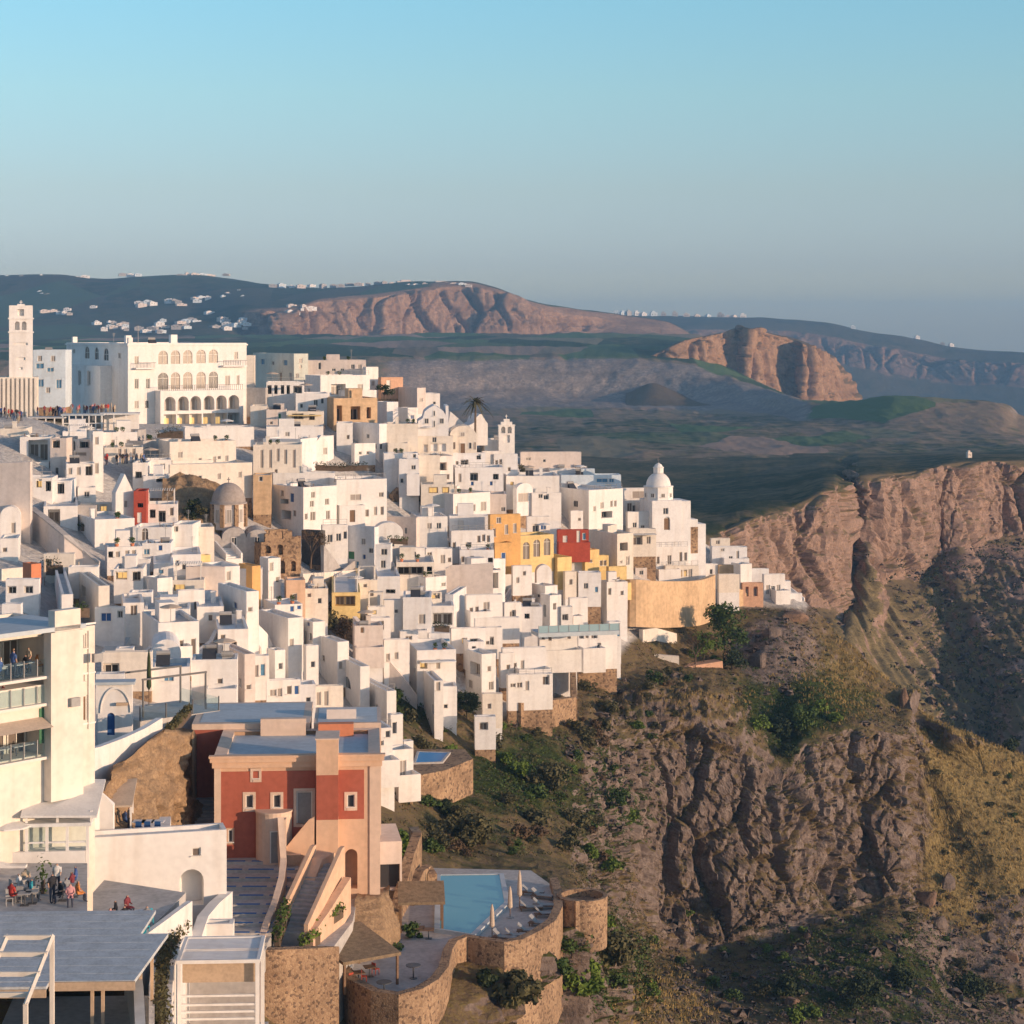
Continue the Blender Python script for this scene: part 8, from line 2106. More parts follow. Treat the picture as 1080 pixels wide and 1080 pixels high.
ICO_V = []; ph = (1 + 5 ** .5) / 2
for a_, b_2 in ((1, ph), (-1, ph), (1, -ph), (-1, -ph)): ICO_V += [(0, a_, b_2), (a_, b_2, 0), (b_2, 0, a_)]
ICO_V = np.array(ICO_V) / 1.9
from itertools import combinations
dm = [[np.linalg.norm(ICO_V[i] - ICO_V[j]) for j in range(12)] for i in range(12)]; el_ = min(d for i in range(12) for j, d in enumerate(dm[i]) if i != j) * 1.05
ICO_F = np.array([t_ for t_ in combinations(range(12), 3) if all(dm[x][y] < el_ for x, y in combinations(t_, 2))])
def rocks(name, pts, sizes, mat):
    n = len(pts); s = np.asarray(sizes)[:, None, None] * NR.uniform(.55, 1.25, (n, 1, 3)); v = ICO_V[None] * NR.uniform(.7, 1.25, (n, 12, 1)) * s
    a = NR.uniform(0, 6.28, n); c_, s_ = np.cos(a)[:, None], np.sin(a)[:, None]
    v = np.stack([v[..., 0] * c_ - v[..., 1] * s_, v[..., 0] * s_ + v[..., 1] * c_, v[..., 2] * .75], -1) + np.asarray(pts)[:, None]
    f = (ICO_F[None] + 12 * np.arange(n)[:, None, None]).reshape(-1, 3)
    me = bpy.data.meshes.new(name); me.vertices.add(n * 12); me.vertices.foreach_set("co", v.reshape(-1).astype(np.float32)); me.loops.add(f.size); me.loops.foreach_set("vertex_index", f.reshape(-1))
    me.polygons.add(len(f)); me.polygons.foreach_set("loop_start", np.arange(len(f)) * 3); me.polygons.foreach_set("loop_total", np.full(len(f), 3)); me.update(calc_edges=True); me.materials.append(M[mat])
    return put(name, me)
M['rubblerock'] = plain('broken_rock', (0.17, 0.13, 0.11), .95, .12, .6, .5, col2=(0.07, 0.058, 0.052))
M['redrock'] = plain('reddish_rock', (0.24, 0.15, 0.10), .95, .1, .9, .5, col2=(0.10, 0.068, 0.052))
zone = np.clip(smoothstep(925, 965, gv) * smoothstep(680, 720, gu) + 1.0 * blob(gu, gv, 820, 685, 45, 40) + .8 * blob(gu, gv, 650, 800, 60, 60) + .35 * blob(gu, gv, 720, 740, 50, 25) + .4 * blob(gu, gv, 940, 770, 30, 30), 0, 1)
pts = scatter(zone, 3600)
o = rocks('rubble', pts, np.exp(NR.normal(-1.15, .6, len(pts))).clip(.12, 1.5), 'rubblerock'); tag(o, 'dark rubble strewn below the cliff and over the outcrops', 'rubble', None, 'stuff')
vP = G_val.reshape(-1, 3); vu, vv = VAL_U.reshape(-1), VAL_V.reshape(-1); wv = smoothstep(940, 1000, vu) * (tt2.reshape(-1) > 2) * (vv < 800) * (vv > 550) * (vu < 1100) + .12 * (tt2.reshape(-1) > 2) * (vu > 850) * (vu < 1000) * (vv < 800)
ptv = vP[NR.choice(len(vP), 700, p=wv / wv.sum())]
o = rocks('talus_rubble', ptv, np.exp(NR.normal(-.45, .6, len(ptv))).clip(.25, 2.2), 'rubblerock'); tag(o, 'boulder rubble on the slope across the valley', 'rubble', None, 'stuff')
V = leaf_cloud(ptv[NR.choice(len(ptv), 1500)] + NR.normal(size=(1500, 3)) * np.array([9, 9, .5]), NR.uniform(.6, 1.6, 1500), 14, NR.uniform(.16, .28, 1500), .6)
o = quads_obj('valley_scrub', V, M['leafdark']); tag(o, 'dark scrub between the rocks across the valley', 'scrub', None, 'stuff')
def boulder(label, u, v, wpx, hpx, mat='rubblerock', group=None, seed=1):
    p = on_ground(u, v); k = p.y / F; bm = bmesh.new(); rs = np.random.default_rng(seed); co = rs.normal(size=(26, 3)); co /= np.linalg.norm(co, axis=1, keepdims=True); co *= rs.uniform(.7, 1.15, (26, 1)) * np.array([wpx, wpx * .8, hpx]) * k * .55
    for q in co: bm.verts.new(q)
    g_ = bmesh.ops.convex_hull(bm, input=list(bm.verts)); bmesh.ops.delete(bm, geom=[x for x in g_['geom_interior'] if isinstance(x, bmesh.types.BMVert)], context='VERTS')
    bmesh.ops.bevel(bm, geom=list(bm.edges), offset=.04 * wpx * k, segments=1, affect='EDGES')
    me = bpy.data.meshes.new('boulder'); bm.to_mesh(me); bm.free(); me.materials.append(M[mat])
    o = put('boulder', me, None, p); o.rotation_euler = (0, 0, seed * 1.3); return tag(o, label, 'boulder', group)
for i, a_ in enumerate([('big orange-brown boulder under the cliff at its right end', 978, 950, 28, 22, 'redrock'), ('dark upright boulder beside the orange-brown one', 1000, 935, 20, 30, 'rubblerock'), ('pale boulder lying at the middle of the cliff foot', 851, 990, 13, 12, 'redrock'),
  ('wide grey boulder below the upright dark one', 992, 975, 26, 16, 'rubblerock'), ('grey boulder in the shaded bottom left of the biggest dark bush', 836, 1060, 20, 18, 'redrock'), ('dark boulder near the left foot of the cliff', 735, 1000, 16, 12, 'rubblerock'),
  ('small pale boulder in front of the left cliff foot', 785, 1040, 10, 8, 'redrock'), ('reddish boulder at the right picture edge', 1066, 1010, 22, 14, 'redrock'), ('big dark rock in the overhang under the cliff', 905, 945, 26, 18, 'rubblerock'),
  ('grey rock at the right end of the shaded bottom', 1045, 990, 18, 12, 'rubblerock'), ('pinkish spire of rock on the ridge above the cliff', 955, 742, 12, 34, 'redrock'), ('dark jagged rock on the outcrop below the seaward tip', 815, 672, 24, 26, 'rubblerock'), ('second dark jagged rock lower on the same outcrop', 800, 700, 26, 28, 'rubblerock'), ('reddish rock crest of the outcrop beneath the last white house', 838, 652, 30, 18, 'redrock')]):
    boulder(*a_, seed=i + 2)
with_rock(crag('rock_outcrop', 'tan rock outcrop among the houses left of the stone dome', [(172, 506), (190, 500), (212, 506), (234, 514)], [(172, 548), (190, 556), (212, 558), (234, 556)], [309, 310, 309, 308], [303, 301, 301, 302], 'bank', .9, 22, nx=40, ny=34), .9)

# hedges and planters
def hedge(label, pts, wd, ht, mat='leafdark', D=None, per=40, leaf=.09):
    ps = [P(u, v, d) for (u, v, d) in pts]; o = empty('hedge', ps[0], 0, label, 'hedge'); cs = []
    for a, b in zip(ps[:-1], ps[1:]):
        n = max(2, int((b - a).length / (wd * .5)))
        for i in range(n): cs.append(tuple(a + (b - a) * (i / n) - ps[0] + Vector((NR.uniform(-.2, .2) * wd, NR.uniform(-.2, .2) * wd, ht * .5))))
    quads_obj('foliage', leaf_cloud(cs, [wd * .6] * len(cs), per, leaf, ht / wd), M[mat], o)
    mb = MB(); mb.ringwall([(p.x - ps[0].x, p.y - ps[0].y) for p in ps], wd * .5, [p.z - ps[0].z - .5 for p in ps], [p.z - ps[0].z + ht * .4 for p in ps]); mb.build('stems', M['bark'], o)
    return o
hedge('long clipped hedge between the two curving white walls', [(193, 980, 129), (180, 1003, 124), (170, 1030, 119), (168, 1060, 114), (172, 1092, 109)], .8, 1.0, 'leafolive')
hedge('hedge along the top of the plain terrace beside the small chapel front', [(333, 493, 346), (360, 494, 346), (388, 493, 346)], 1.0, 1.0, 'leafdark')
hedge('planted strip on the roof below the hotel arcade', [(166, 462, 342), (180, 459, 342), (193, 459, 342)], 1.2, 1.6, 'leafolive')
hedge('green planter beside the lower stair of the red mansion', [(330, 982, 146.2), (346, 970, 148), (360, 960, 150)], .7, .7, 'leafbright')
hedge('tall flowering planter at the foot of the peach parapet wall', [(292, 995, 143.5), (298, 975, 145), (304, 962, 147)], .7, 1.3, 'leaf')
hedge('low green planter on the garden terrace', [(318, 998, 143.5), (336, 988, 145.5)], .6, .7, 'leafbright')
hedge('green vine climbing in front of the glazed restaurant', [(44, 948, 123), (47, 946, 123)], .7, 2.6, 'leaf')
hedge('dark hedge on the terrace beside the ramp', [(86, 556, 280), (100, 556, 280)], .8, .7, 'leafdark')
hedge('green planting before the plain pinkish house by the pale window house', [(412, 570, 322), (430, 571, 322)], .9, .8, 'leaf')
hedge('green plants in the deep square recess', [(458, 662, 286), (474, 663, 286)], .9, .8, 'leafdark')
hedge('flower planter edging the glass terrace on the rock bank', [(178, 772, 158), (192, 758, 163), (200, 748, 167)], .6, .5, 'leafolive')
hedge('plants around the smaller thatched shelter', [(424, 985, 161), (446, 984, 161)], .8, .9, 'leaf')
hedge('green bed on the pool terrace beside the big thatched shelter', [(408, 1008, 155), (424, 1000, 156.5)], .7, .5, 'leaf')
hedge('green plants filling the square niche of the cream-sided house', [(83, 646, 216), (94, 646, 216.5)], .8, 1.2, 'leaf')
hedge('garden plants beneath the plain pinkish retaining wall', [(46, 602, 246), (66, 602, 246)], 1.0, 1.6, 'leafdark')
bush('palm_shrub', 'small spiky palm shrub beside the smaller thatched shelter', 435, 990, 10, 'leaf', n=8, per=50, leaf=.12, D=159)

# white houses over the far hills
def hill_pt(u, v):
    V, Q = rows_at(HIL, np.array([float(u)])); V, Q = V[1:, 0], Q[1:, 0]
    return P(u, v, 1 / float(pchip(V, Q[:, None], np.array([float(v)]))[0, 0]) - 8)
FARM = [M['white2'], M['pinkish'], M['bluewhite'], M['grey']]
def far_house(u, v, wpx, hpx, label, group, D=None):
    p = P(u, v, D) if D else hill_pt(u, v); k = p.y / F; w_, h_ = wpx * k, hpx * k; rg = random.Random(int(u * 31 + v * 17))
    mb = MB(); mb.box(-w_ / 2, w_ / 2, 0, w_ * .7, -h_ * .8, h_); mb.box(-w_ * .3, w_ * .15, w_ * .1, w_ * .6, h_, h_ * 1.35)
    o = mb.build('distant_house', FARM[rg.randrange(4)], None, p, rg.uniform(-.2, .75)); tag(o, label, 'house', group); ALLKIDS.setdefault(o.name, [])
    wn = MB()
    for i in range(2): wn.box(-w_ * .3 + i * w_ * .35, -w_ * .16 + i * w_ * .35, -.06, -.004, h_ * .3, h_ * .62)
    wn.build('window_row', M['pane2'], o)
    return o
rg = random.Random(21)
SETS = [('tiny white house scattered on the far dark hillside', 'houses scattered on the far hillside', [(152 + rg.uniform(-6, 14), 320 + rg.uniform(-2, 4)) for _ in range(6)] + [(182 + rg.uniform(-8, 10), 320 + rg.uniform(-2, 3)) for _ in range(5)] + [(212 + rg.uniform(-6, 8), 316 + rg.uniform(-3, 3)) for _ in range(4)] + [(245 + rg.uniform(-12, 12), 311 + rg.uniform(-4, 4)) for _ in range(7)] + [(60 + rg.uniform(-16, 16), 329 + rg.uniform(-3, 3)) for _ in range(6)] + [(80 + rg.uniform(-10, 10), 307 + rg.uniform(-3, 3)) for _ in range(5)] + [(45 + rg.uniform(-6, 16), 311 + rg.uniform(-2, 2)) for _ in range(4)] + [(98, 324), (222, 331), (278, 311), (200, 300)]),
  ('tiny white house in the bright hamlet above the hotel roof', 'houses of the hamlet above the hotel', [(240 + rg.uniform(-14, 22), 341 + rg.uniform(-5, 6)) for _ in range(16)] + [(115 + rg.uniform(-14, 22), 343 + rg.uniform(-4, 5)) for _ in range(12)] + [(192 + rg.uniform(-24, 20), 341 + rg.uniform(-3, 5)) for _ in range(12)] + [(160 + rg.uniform(-20, 20), 348 + rg.uniform(-2, 3)) for _ in range(6)]),
  ('tiny pale house on the crest of the far hill', 'houses on the crest of the far hill', [(u, 293 + rg.uniform(-1, 2)) for u in (8, 22, 44, 52, 60, 66, 74, 82, 90)] + [(u, 290.5 + rg.uniform(-.6, 1)) for u in (130, 138, 146, 190, 198, 206, 214, 222, 238)] + [(u, 302 + rg.uniform(-1, 1)) for u in (288, 298, 308, 318, 330, 342, 352, 360)]),
  ('tiny white house perched over the far cliff edge', 'houses perched over the far cliff', [(318 + rg.uniform(-12, 12), 327 + rg.uniform(-4, 4)) for _ in range(8)] + [(u, 301 + rg.uniform(-2, 1)) for u in (370, 378, 388, 398, 406, 414, 422, 432, 440, 448, 456, 464, 472, 480, 488, 494)])]
for lab, grp, L_ in SETS:
    for (u, v) in L_: far_house(u, v, rg.uniform(4.5, 11), rg.uniform(1.3, 2.6), lab, grp)
for u in (650, 658, 664, 672, 680, 690, 700, 712, 724, 736, 748, 760, 768, 776, 784):
    far_house(u, np.interp(u, [640, 700, 760, 800], [331.5, 332.5, 334.5, 335.5]) + 1, rg.uniform(5, 9), rg.uniform(2.5, 5), 'tiny pale house of the village on the far headland skyline', 'houses on the far headland', D=4700)
for u, v in ((900, 346), (968, 357), (994, 364), (1004, 365)): far_house(u, v, 5, 2.4, 'tiny pale house on the low end of the far headland', 'houses on the low headland', D=4520)
far_house(430, 300.5, 22, 4, 'long low pale building on the far cliff top', None, D=3340); far_house(468, 303, 26, 5, 'long white building over the lit far cliff', None, D=3230)
far_house(1023, 482, 5, 5, 'small tan tower house alone on the far valley rim', None, D=790); far_house(963, 497, 4, 3, 'small hut with a mast on the valley rim', None, D=745); far_house(872, 512, 8, 3, 'small grey hut on the dark plain beyond the valley', None, D=760)
# ------------------------------------------------------------------ people
def person_mesh(pose):
    """one continuous skinned body; faces coloured by where they lie (skin, top, trousers, hair)"""
    me = bpy.data.meshes.new('skeleton'); o = bpy.data.objects.new('skeleton', me); COL.objects.link(o)
    if pose == 'stand':
        v = [(0, 0, .95), (0, 0, 1.2), (0, 0, 1.42), (0, 0, 1.52), (0, -.02, 1.66), (-.2, 0, 1.40), (-.25, .02, 1.13), (-.24, -.08, .90), (.2, 0, 1.40), (.25, .02, 1.13), (.22, -.14, .95), (-.1, 0, .90), (-.11, -.02, .5), (-.11, 0, .08), (-.12, -.14, .03), (.1, 0, .90), (.12, .02, .5), (.13, .06, .08), (.14, -.08, .03)]
    elif pose == 'walk':
        v = [(0, 0, .95), (0, 0, 1.2), (0, -.02, 1.42), (0, -.03, 1.52), (0, -.06, 1.66), (-.2, 0, 1.40), (-.24, .12, 1.15), (-.22, .16, .92), (.2, -.02, 1.40), (.24, -.12, 1.16), (.2, -.26, .98), (-.1, 0, .90), (-.11, -.16, .52), (-.11, -.2, .08), (-.12, -.34, .05), (.1, 0, .90), (.11, .12, .5), (.11, .34, .12), (.12, .28, .04)]
    else:
        v = [(0, 0, .55), (0, .02, .80), (0, 0, 1.02), (0, -.01, 1.12), (0, -.04, 1.26), (-.2, 0, 1.0), (-.25, -.02, .74), (-.16, -.26, .70), (.2, 0, 1.0), (.25, -.04, .74), (.14, -.28, .72), (-.1, -.02, .52), (-.12, -.42, .52), (-.12, -.42, .08), (-.12, -.56, .03), (.1, -.02, .52), (.12, -.42, .52), (.13, -.38, .08), (.13, -.52, .03)]
    e_ = [(0, 1), (1, 2), (2, 3), (3, 4), (2, 5), (5, 6), (6, 7), (2, 8), (8, 9), (9, 10), (0, 11), (11, 12), (12, 13), (13, 14), (0, 15), (15, 16), (16, 17), (17, 18)]
    r_ = [.15, .14, .15, .06, .115, .075, .052, .04, .075, .052, .04, .10, .075, .05, .045, .10, .075, .05, .045]
    me.from_pydata(v, e_, []); me.update()
    m1 = o.modifiers.new('skin', 'SKIN')
    if not me.skin_vertices: me.attributes  # the layer comes with the modifier below
    bm = bmesh.new(); bm.from_mesh(me); ly = bm.verts.layers.skin.verify()
    for i, x in enumerate(bm.verts): x[ly].radius = (r_[i] * (1.15 if i in (1, 2) else 1), r_[i]); x[ly].use_root = (i == 0)
    bm.to_mesh(me); bm.free()
    o.modifiers.new('sub', 'SUBSURF').levels = 1
    bpy.context.view_layer.update()
    ev = o.evaluated_get(bpy.context.evaluated_depsgraph_get()); nm = bpy.data.meshes.new_from_object(ev); nm.name = 'person_' + pose
    bpy.data.objects.remove(o)
    nm.materials.clear()
    for _ in range(4): nm.materials.append(None)
    return nm, v
M['skin'] = plain('skin', (0.50, 0.30, 0.21), .6, .03); M['hairdark'] = plain('dark_hair', (0.05, 0.035, 0.025), .7, .1); M['hairfair'] = plain('fair_hair', (0.30, 0.20, 0.10), .7, .1)
SHIRTS = {'black': (0.03, 0.03, 0.035), 'white': (0.68, 0.66, 0.63), 'red': (0.45, 0.05, 0.04), 'blue': (0.07, 0.13, 0.32), 'grey': (0.25, 0.25, 0.26), 'pink': (0.60, 0.30, 0.30), 'beige': (0.50, 0.40, 0.29), 'turquoise': (0.05, 0.35, 0.42), 'orange': (0.6, 0.22, 0.06), 'maroon': (0.20, 0.04, 0.05)}
for s_, c in SHIRTS.items(): M['shirt_' + s_] = plain(s_ + '_cloth', c, .85, .05)
TROUS = [plain('dark_trousers', (0.05, 0.055, 0.08), .85), plain('denim', (0.10, 0.16, 0.27), .85), plain('khaki', (0.38, 0.31, 0.22), .85)]
BASE = {}
for pose in ('stand', 'walk', 'sit'):
    nm, v = person_mesh(pose)
    hz0, tz = (v[4][2], v[0][2]); hy = v[4][1]
    idx = []
    for f_ in nm.polygons:
        c = f_.center
        if c.z > v[3][2] + .03: k_ = 3 if (c.z > hz0 + .035 or c.y > hy + .05) else 0
        elif c.z > tz - .02 and (abs(c.x) < .215 or c.z > v[5][2] - .22): k_ = 1
        elif c.z > tz - .02 or (pose == 'sit' and abs(c.x) > .05 and c.z > v[7][2] - .05 and c.y < -.15 and c.z > .62): k_ = 0
        elif abs(c.x) > .19 and c.z > (.8 if pose != 'sit' else .62): k_ = 0
        else: k_ = 2
        idx.append(k_)
    nm.polygons.foreach_set('material_index', idx); nm.polygons.foreach_set('use_smooth', [True] * len(idx)); BASE[pose] = nm
PCACHE = {}
def person(p, rz, shirt, pose='stand', label=None, group=None, tr=0, hair='hairdark', sc=1.0):
    key = (pose, shirt, tr, hair)
    if key not in PCACHE:
        m_ = BASE[pose].copy(); m_.name = 'person'
        for i_, x in enumerate((M['skin'], M['shirt_' + shirt], TROUS[tr], M[hair])): m_.materials[i_] = x
        PCACHE[key] = m_
    o = put('person', PCACHE[key], None, p, rz); o.scale = (sc, sc, sc)
    return tag(o, label, 'person', group)
rg = random.Random(5); SH = list(SHIRTS)
def floor_hit(u, v, dmin=1.0):
    dg = bpy.context.evaluated_depsgraph_get(); d = P(u, v, 1).normalized(); ok, loc, n_, i_, ob, m_ = SC.ray_cast(dg, Vector((0, 0, 0)), d, distance=6000)
    return (loc, ob) if ok else (None, None)
bpy.context.view_layer.update()
# --- crowds far up the street: small figures standing on the paving
def crowd(us, vs, D, n, lab, grp):
    for i in range(n):
        u = rg.uniform(*us); v = rg.uniform(*vs); d = D + rg.uniform(-3, 3); q = P(u, v, d); g = ground_z(q.x, q.y)
        z = q.z if g is None or abs(g - q.z) > 2.5 else max(g, q.z - .1)
        person(Vector((q.x, q.y, z)), rg.uniform(0, 6.28), rg.choice(['black', 'red', 'blue', 'grey', 'maroon', 'black', 'beige', 'pink']), rg.choice(['stand', 'stand', 'walk']), lab, grp, rg.randrange(3))
crowd((-2, 30), (448, 452), 326, 12, 'person in the crowd below the cathedral bell tower', 'crowd below the bell tower')
crowd((36, 70), (437, 441), 344, 16, 'person in the crowd between bell tower and hotel', 'crowd between the bell tower and the hotel')
crowd((74, 122), (435, 438), 348, 26, 'person in the crowd in front of the hotel porch', 'crowd in front of the hotel')
crowd((110, 152), (488, 491), 318, 16, 'person on the crowded white terrace beside the stair tower house', 'guests on the crowded white terrace')
# --- guests of the terrace restaurant
def guest(p, rz, shirt, pose, where, grp=None, hair='hairdark', tr=0):
    person(p, rz, shirt, pose, where, grp, tr, hair)
zt_ = sz(10, 732)
def lrp(u, y, z): return local(LR, (sx(u), y, z))
for u, y, s_, ps, lab in ((4, .5, 'blue', 'sit', 'seated guest in blue at the left end of the upper dining terrace'), (12, 1.2, 'white', 'sit', 'seated guest in white on the upper dining terrace'), (20, .6, 'blue', 'stand', 'standing guest in a blue top on the upper dining terrace'), (28, 1.4, 'black', 'stand', 'standing waiter in black in the middle of the upper dining terrace'),
      (34, .7, 'black', 'sit', 'seated guest in black on the upper dining terrace'), (40, 1.0, 'beige', 'stand', 'guest in beige standing at the upper dining terrace'), (45, .6, 'orange', 'sit', 'seated guest in orange at the right end of the upper dining terrace')):
    guest(lrp(u, y, zt_), rg.uniform(0, 6), s_, ps, lab)
for u, y, s_, lab in ((10, .7, 'maroon', 'seated guest in maroon on the middle dining floor'), (2, .9, 'orange', 'seated guest in orange on the middle dining floor')):
    guest(lrp(u, y, sz(10, 761)), rg.uniform(0, 6), s_, 'sit', lab)
def table(p, rz, label, mat='white2', h=.74, r_=.42, group=None, chairs=0, cm='wood', clab=None, cgrp=None):
    o = empty('table', p, rz, label, 'table', group)
    mb = MB(); mb.box(-r_, r_, -r_, r_, h - .05, h); mb.build('tabletop', M[mat], o)
    mb = MB(); mb.tube([(0, 0, 0), (0, 0, h - .051)], .045, 6); mb.box(-.25, .25, -.25, .25, 0, .03); mb.build('pedestal', M['metal'], o)
    return o
CH = None
def chair(p, rz, label, group, mat='wood'):
    global CH
    if CH is None: CH = {}
    if mat not in CH:
        o = empty('chair', p, rz, label, 'chair', group)
        mb = MB(); mb.box(-.21, .21, -.2, .2, .42, .46); mb.build('seat', M[mat], o)
        mb = MB(); mb.box(-.21, .21, .17, .2, .461, .9); mb.build('backrest', M[mat], o)
        for x in (-.18, .18):
            for y in (-.17, .17):
                mb = MB(); mb.box(x - .02, x + .02, y - .02, y + .02, 0, .419); mb.build('leg', M[mat], o)
        CH[mat] = o; return o
    return copy_tree(CH[mat], p, rz, label, group)
for i, (u, y) in enumerate(((8, 1.0), (24, .9), (37, 1.1), (-8, .9))):
    table(lrp(u, y, zt_), R(48), 'square white dining table on the upper dining terrace', group='dining tables of the upper dining terrace')
for i, (u, y) in enumerate(((6, .8), (30, .8), (42, .9))):
    table(lrp(u, y, sz(10, 761)), R(48), 'square white dining table on the middle dining floor', group='dining tables of the middle dining floor')
for i, (u, y) in enumerate(((8, .6), (24, .7), (34, .8))):
    table(lrp(u, y, sz(10, 818)), R(48), 'square white dining table on the lowest dining floor', group='dining tables of the lowest dining floor')
# --- terrace before the blank white building
zf2 = P(120, 985, 122).z
def at_z(u, v, z): return P(u, v, -z * F / (v - HV))
seats = [((131, 978), 'black', 'sit', 'guest in black seated nearest the arched niche wall'), ((122, 972), 'black', 'sit', 'guest in a black top farthest back on the small paved terrace'), ((134, 966), 'maroon', 'sit', 'guest in dark red at the back of the small paved terrace'), ((116, 980), 'pink', 'sit', 'guest in pink on the small paved terrace'), ((141, 1000), 'maroon', 'sit', 'guest in dark red nearest the board roof'), ((155, 978), 'grey', 'sit', 'guest in grey by the white terrace parapet')]
for (u, v), s_, ps, lab in seats: guest(at_z(u, v, zf2), rg.uniform(-1.5, 1.5), s_, ps, lab)
for i, (u, v) in enumerate(((146, 986), (150, 974), (138, 986))): table(at_z(u, v, zf2), .3, 'small square table on the small paved terrace', group='tables on the small paved terrace')
M['turq'] = plain('turquoise_paint', (0.03, 0.36, 0.46), .5)
for i, (u, v) in enumerate(((149, 994), (158, 975), (147, 1004), (153, 985))): chair(at_z(u, v, zf2), .4 * i, 'turquoise chair on the small paved terrace', 'turquoise chairs on the small paved terrace', 'turq')
# --- lower restaurant terrace
low = [((55, 952), 'black', 'stand', 'waiter in black standing on the shaded restaurant terrace'), ((80, 936), 'blue', 'sit', 'guest in blue seated at the back of the shaded restaurant terrace'), ((76, 942), 'maroon', 'sit', 'guest in maroon on the shaded restaurant terrace'), ((70, 948), 'grey', 'sit', 'guest in grey on the shaded restaurant terrace'), ((74, 955), 'pink', 'sit', 'guest in pink at the front of the shaded restaurant terrace'), ((64, 952), 'black', 'sit', 'guest in black on the shaded restaurant terrace'), ((82, 952), 'orange', 'sit', 'guest in orange on the shaded restaurant terrace'), ((20, 944), 'white', 'sit', 'guest in white among the grey tables of the shaded terrace'), ((33, 950), 'turquoise', 'sit', 'guest in turquoise among the grey tables of the shaded terrace'), ((27, 938), 'beige', 'sit', 'guest in beige among the grey tables of the shaded terrace'), ((60, 940), 'white', 'walk', 'waiter in white walking across the shaded restaurant terrace'), ((12, 954), 'red', 'sit', 'guest in red at the left end of the shaded restaurant terrace')]
for (u, v), s_, ps, lab in low: guest(at_z(u, v, zf), rg.uniform(0, 6), s_, ps, lab)
for i, (u, v) in enumerate(((22, 948), (30, 940), (18, 938), (34, 953), (66, 950), (78, 946), (26, 955), (12, 950))): table(at_z(u, v, zf), .1, 'small grey table on the shaded restaurant terrace', 'rail', group='tables on the shaded restaurant terrace', r_=.36)
for i, (u, v) in enumerate(((20, 952), (28, 945), (14, 943), (38, 950), (24, 936), (33, 946), (10, 955), (40, 942))): chair(at_z(u, v, zf), i * 1.1, 'pale grey chair on the shaded restaurant terrace', 'pale grey chairs on the shaded restaurant terrace', 'rail')
# canopy terrace guests
cz = local(r_can, (0, 0, -.1)).z if 'r_can' in globals() else P(97, 880, 142).z - .1
for x, y, s_, ps, lab in ((.3, 1.2, 'white', 'stand', 'guest in white under the slanted beige canopy'), (.8, .9, 'black', 'stand', 'guest in black under the slanted beige canopy'), (1.2, .8, 'red', 'stand', 'guest in a bright red top under the slanted beige canopy'), (2.3, 1.2, 'grey', 'stand', 'guest in grey under the slanted beige canopy'), (1.9, 2.0, 'blue', 'sit', 'guest in blue seated under the slanted beige canopy')):
    c0 = P(97, 880, 142); guest(Vector((c0.x + x, c0.y + y, cz)), rg.uniform(0, 6), s_, ps, lab)
for i, x in enumerate((3.0, 3.6, 4.3)):
    c0 = P(97, 880, 142); table(Vector((c0.x + x, c0.y + 1.2, cz)), 0, 'small table with blue chairs beside the slanted beige canopy', group='tables beside the slanted beige canopy'); chair(Vector((c0.x + x + .1, c0.y + .55, cz)), math.pi, 'blue chair beside the slanted beige canopy', 'blue chairs beside the slanted beige canopy', 'blue')

# ------------------------------------------------------------------ parasols, loungers and small things
def closed_parasol(p, h, label, group=None, mat='fabric'):
    o = empty('closed_parasol', p, 0, label, 'parasol', group)
    mb = MB(); mb.tube([(0, 0, 0), (0, 0, h)], .035, 6); mb.build('pole', M['wood'], o)
    mb = MB(); mb.lathe([(.05, h * .28), (.20, h * .34), (.17, h * .6), (.13, h * .85), (.04, h * .99), (.01, h)], 0, 0, 10); mb.build('folded_canopy', M[mat], o)
    mb = MB(); mb.lathe([(.3, 0), (.3, .06), (.05, .08)], 0, 0, 12); mb.build('base', M['rail'], o); return o
def open_parasol(p, h, rad, label, group=None, mat='whitefabric'):
    o = empty('open_parasol', p, 0, label, 'parasol', group)
    mb = MB(); mb.tube([(0, 0, 0), (0, 0, h)], .03, 6); mb.build('pole', M['rail'], o)
    mb = MB(); mb.lathe([(rad, h - .38), (rad * .98, h - .30), (rad * .5, h - .12), (.02, h)], 0, 0, 8); mb.build('canopy', M[mat], o)
    mb = MB(); mb.lathe([(.28, 0), (.28, .06), (.05, .08)], 0, 0, 10); mb.build('base', M['rail'], o); return o
for (u, v, h, lab) in ((548, 957, 3.0, 'tallest closed beige parasol on the sun deck beside the pool'), (538, 968, 2.5, 'closed beige parasol standing between the other two by the pool'), (519, 988, 2.5, 'closed beige parasol nearest the rubble wall by the pool')): closed_parasol(atz(u, v), h, lab)
for (u, v, lab) in ((405, 1050, 'small dark outdoor lamp table near the front of the pool terrace'), (436, 1032, 'small dark outdoor table near the curving rubble wall')):
    p = atz(u, v); o = empty('outdoor_table', p, 0, lab, 'table'); mb = MB(); mb.lathe([(.01, .92), (.55, .92), (.55, .97), (.01, .97)], 0, 0, 14); mb.build('tabletop', M['metal'], o); mb = MB(); mb.tube([(0, 0, 0), (0, 0, .919)], .05, 6); mb.lathe([(.28, 0), (.28, .04), (.05, .05)], 0, 0, 10); mb.build('pedestal', M['metal'], o)
LNG = None
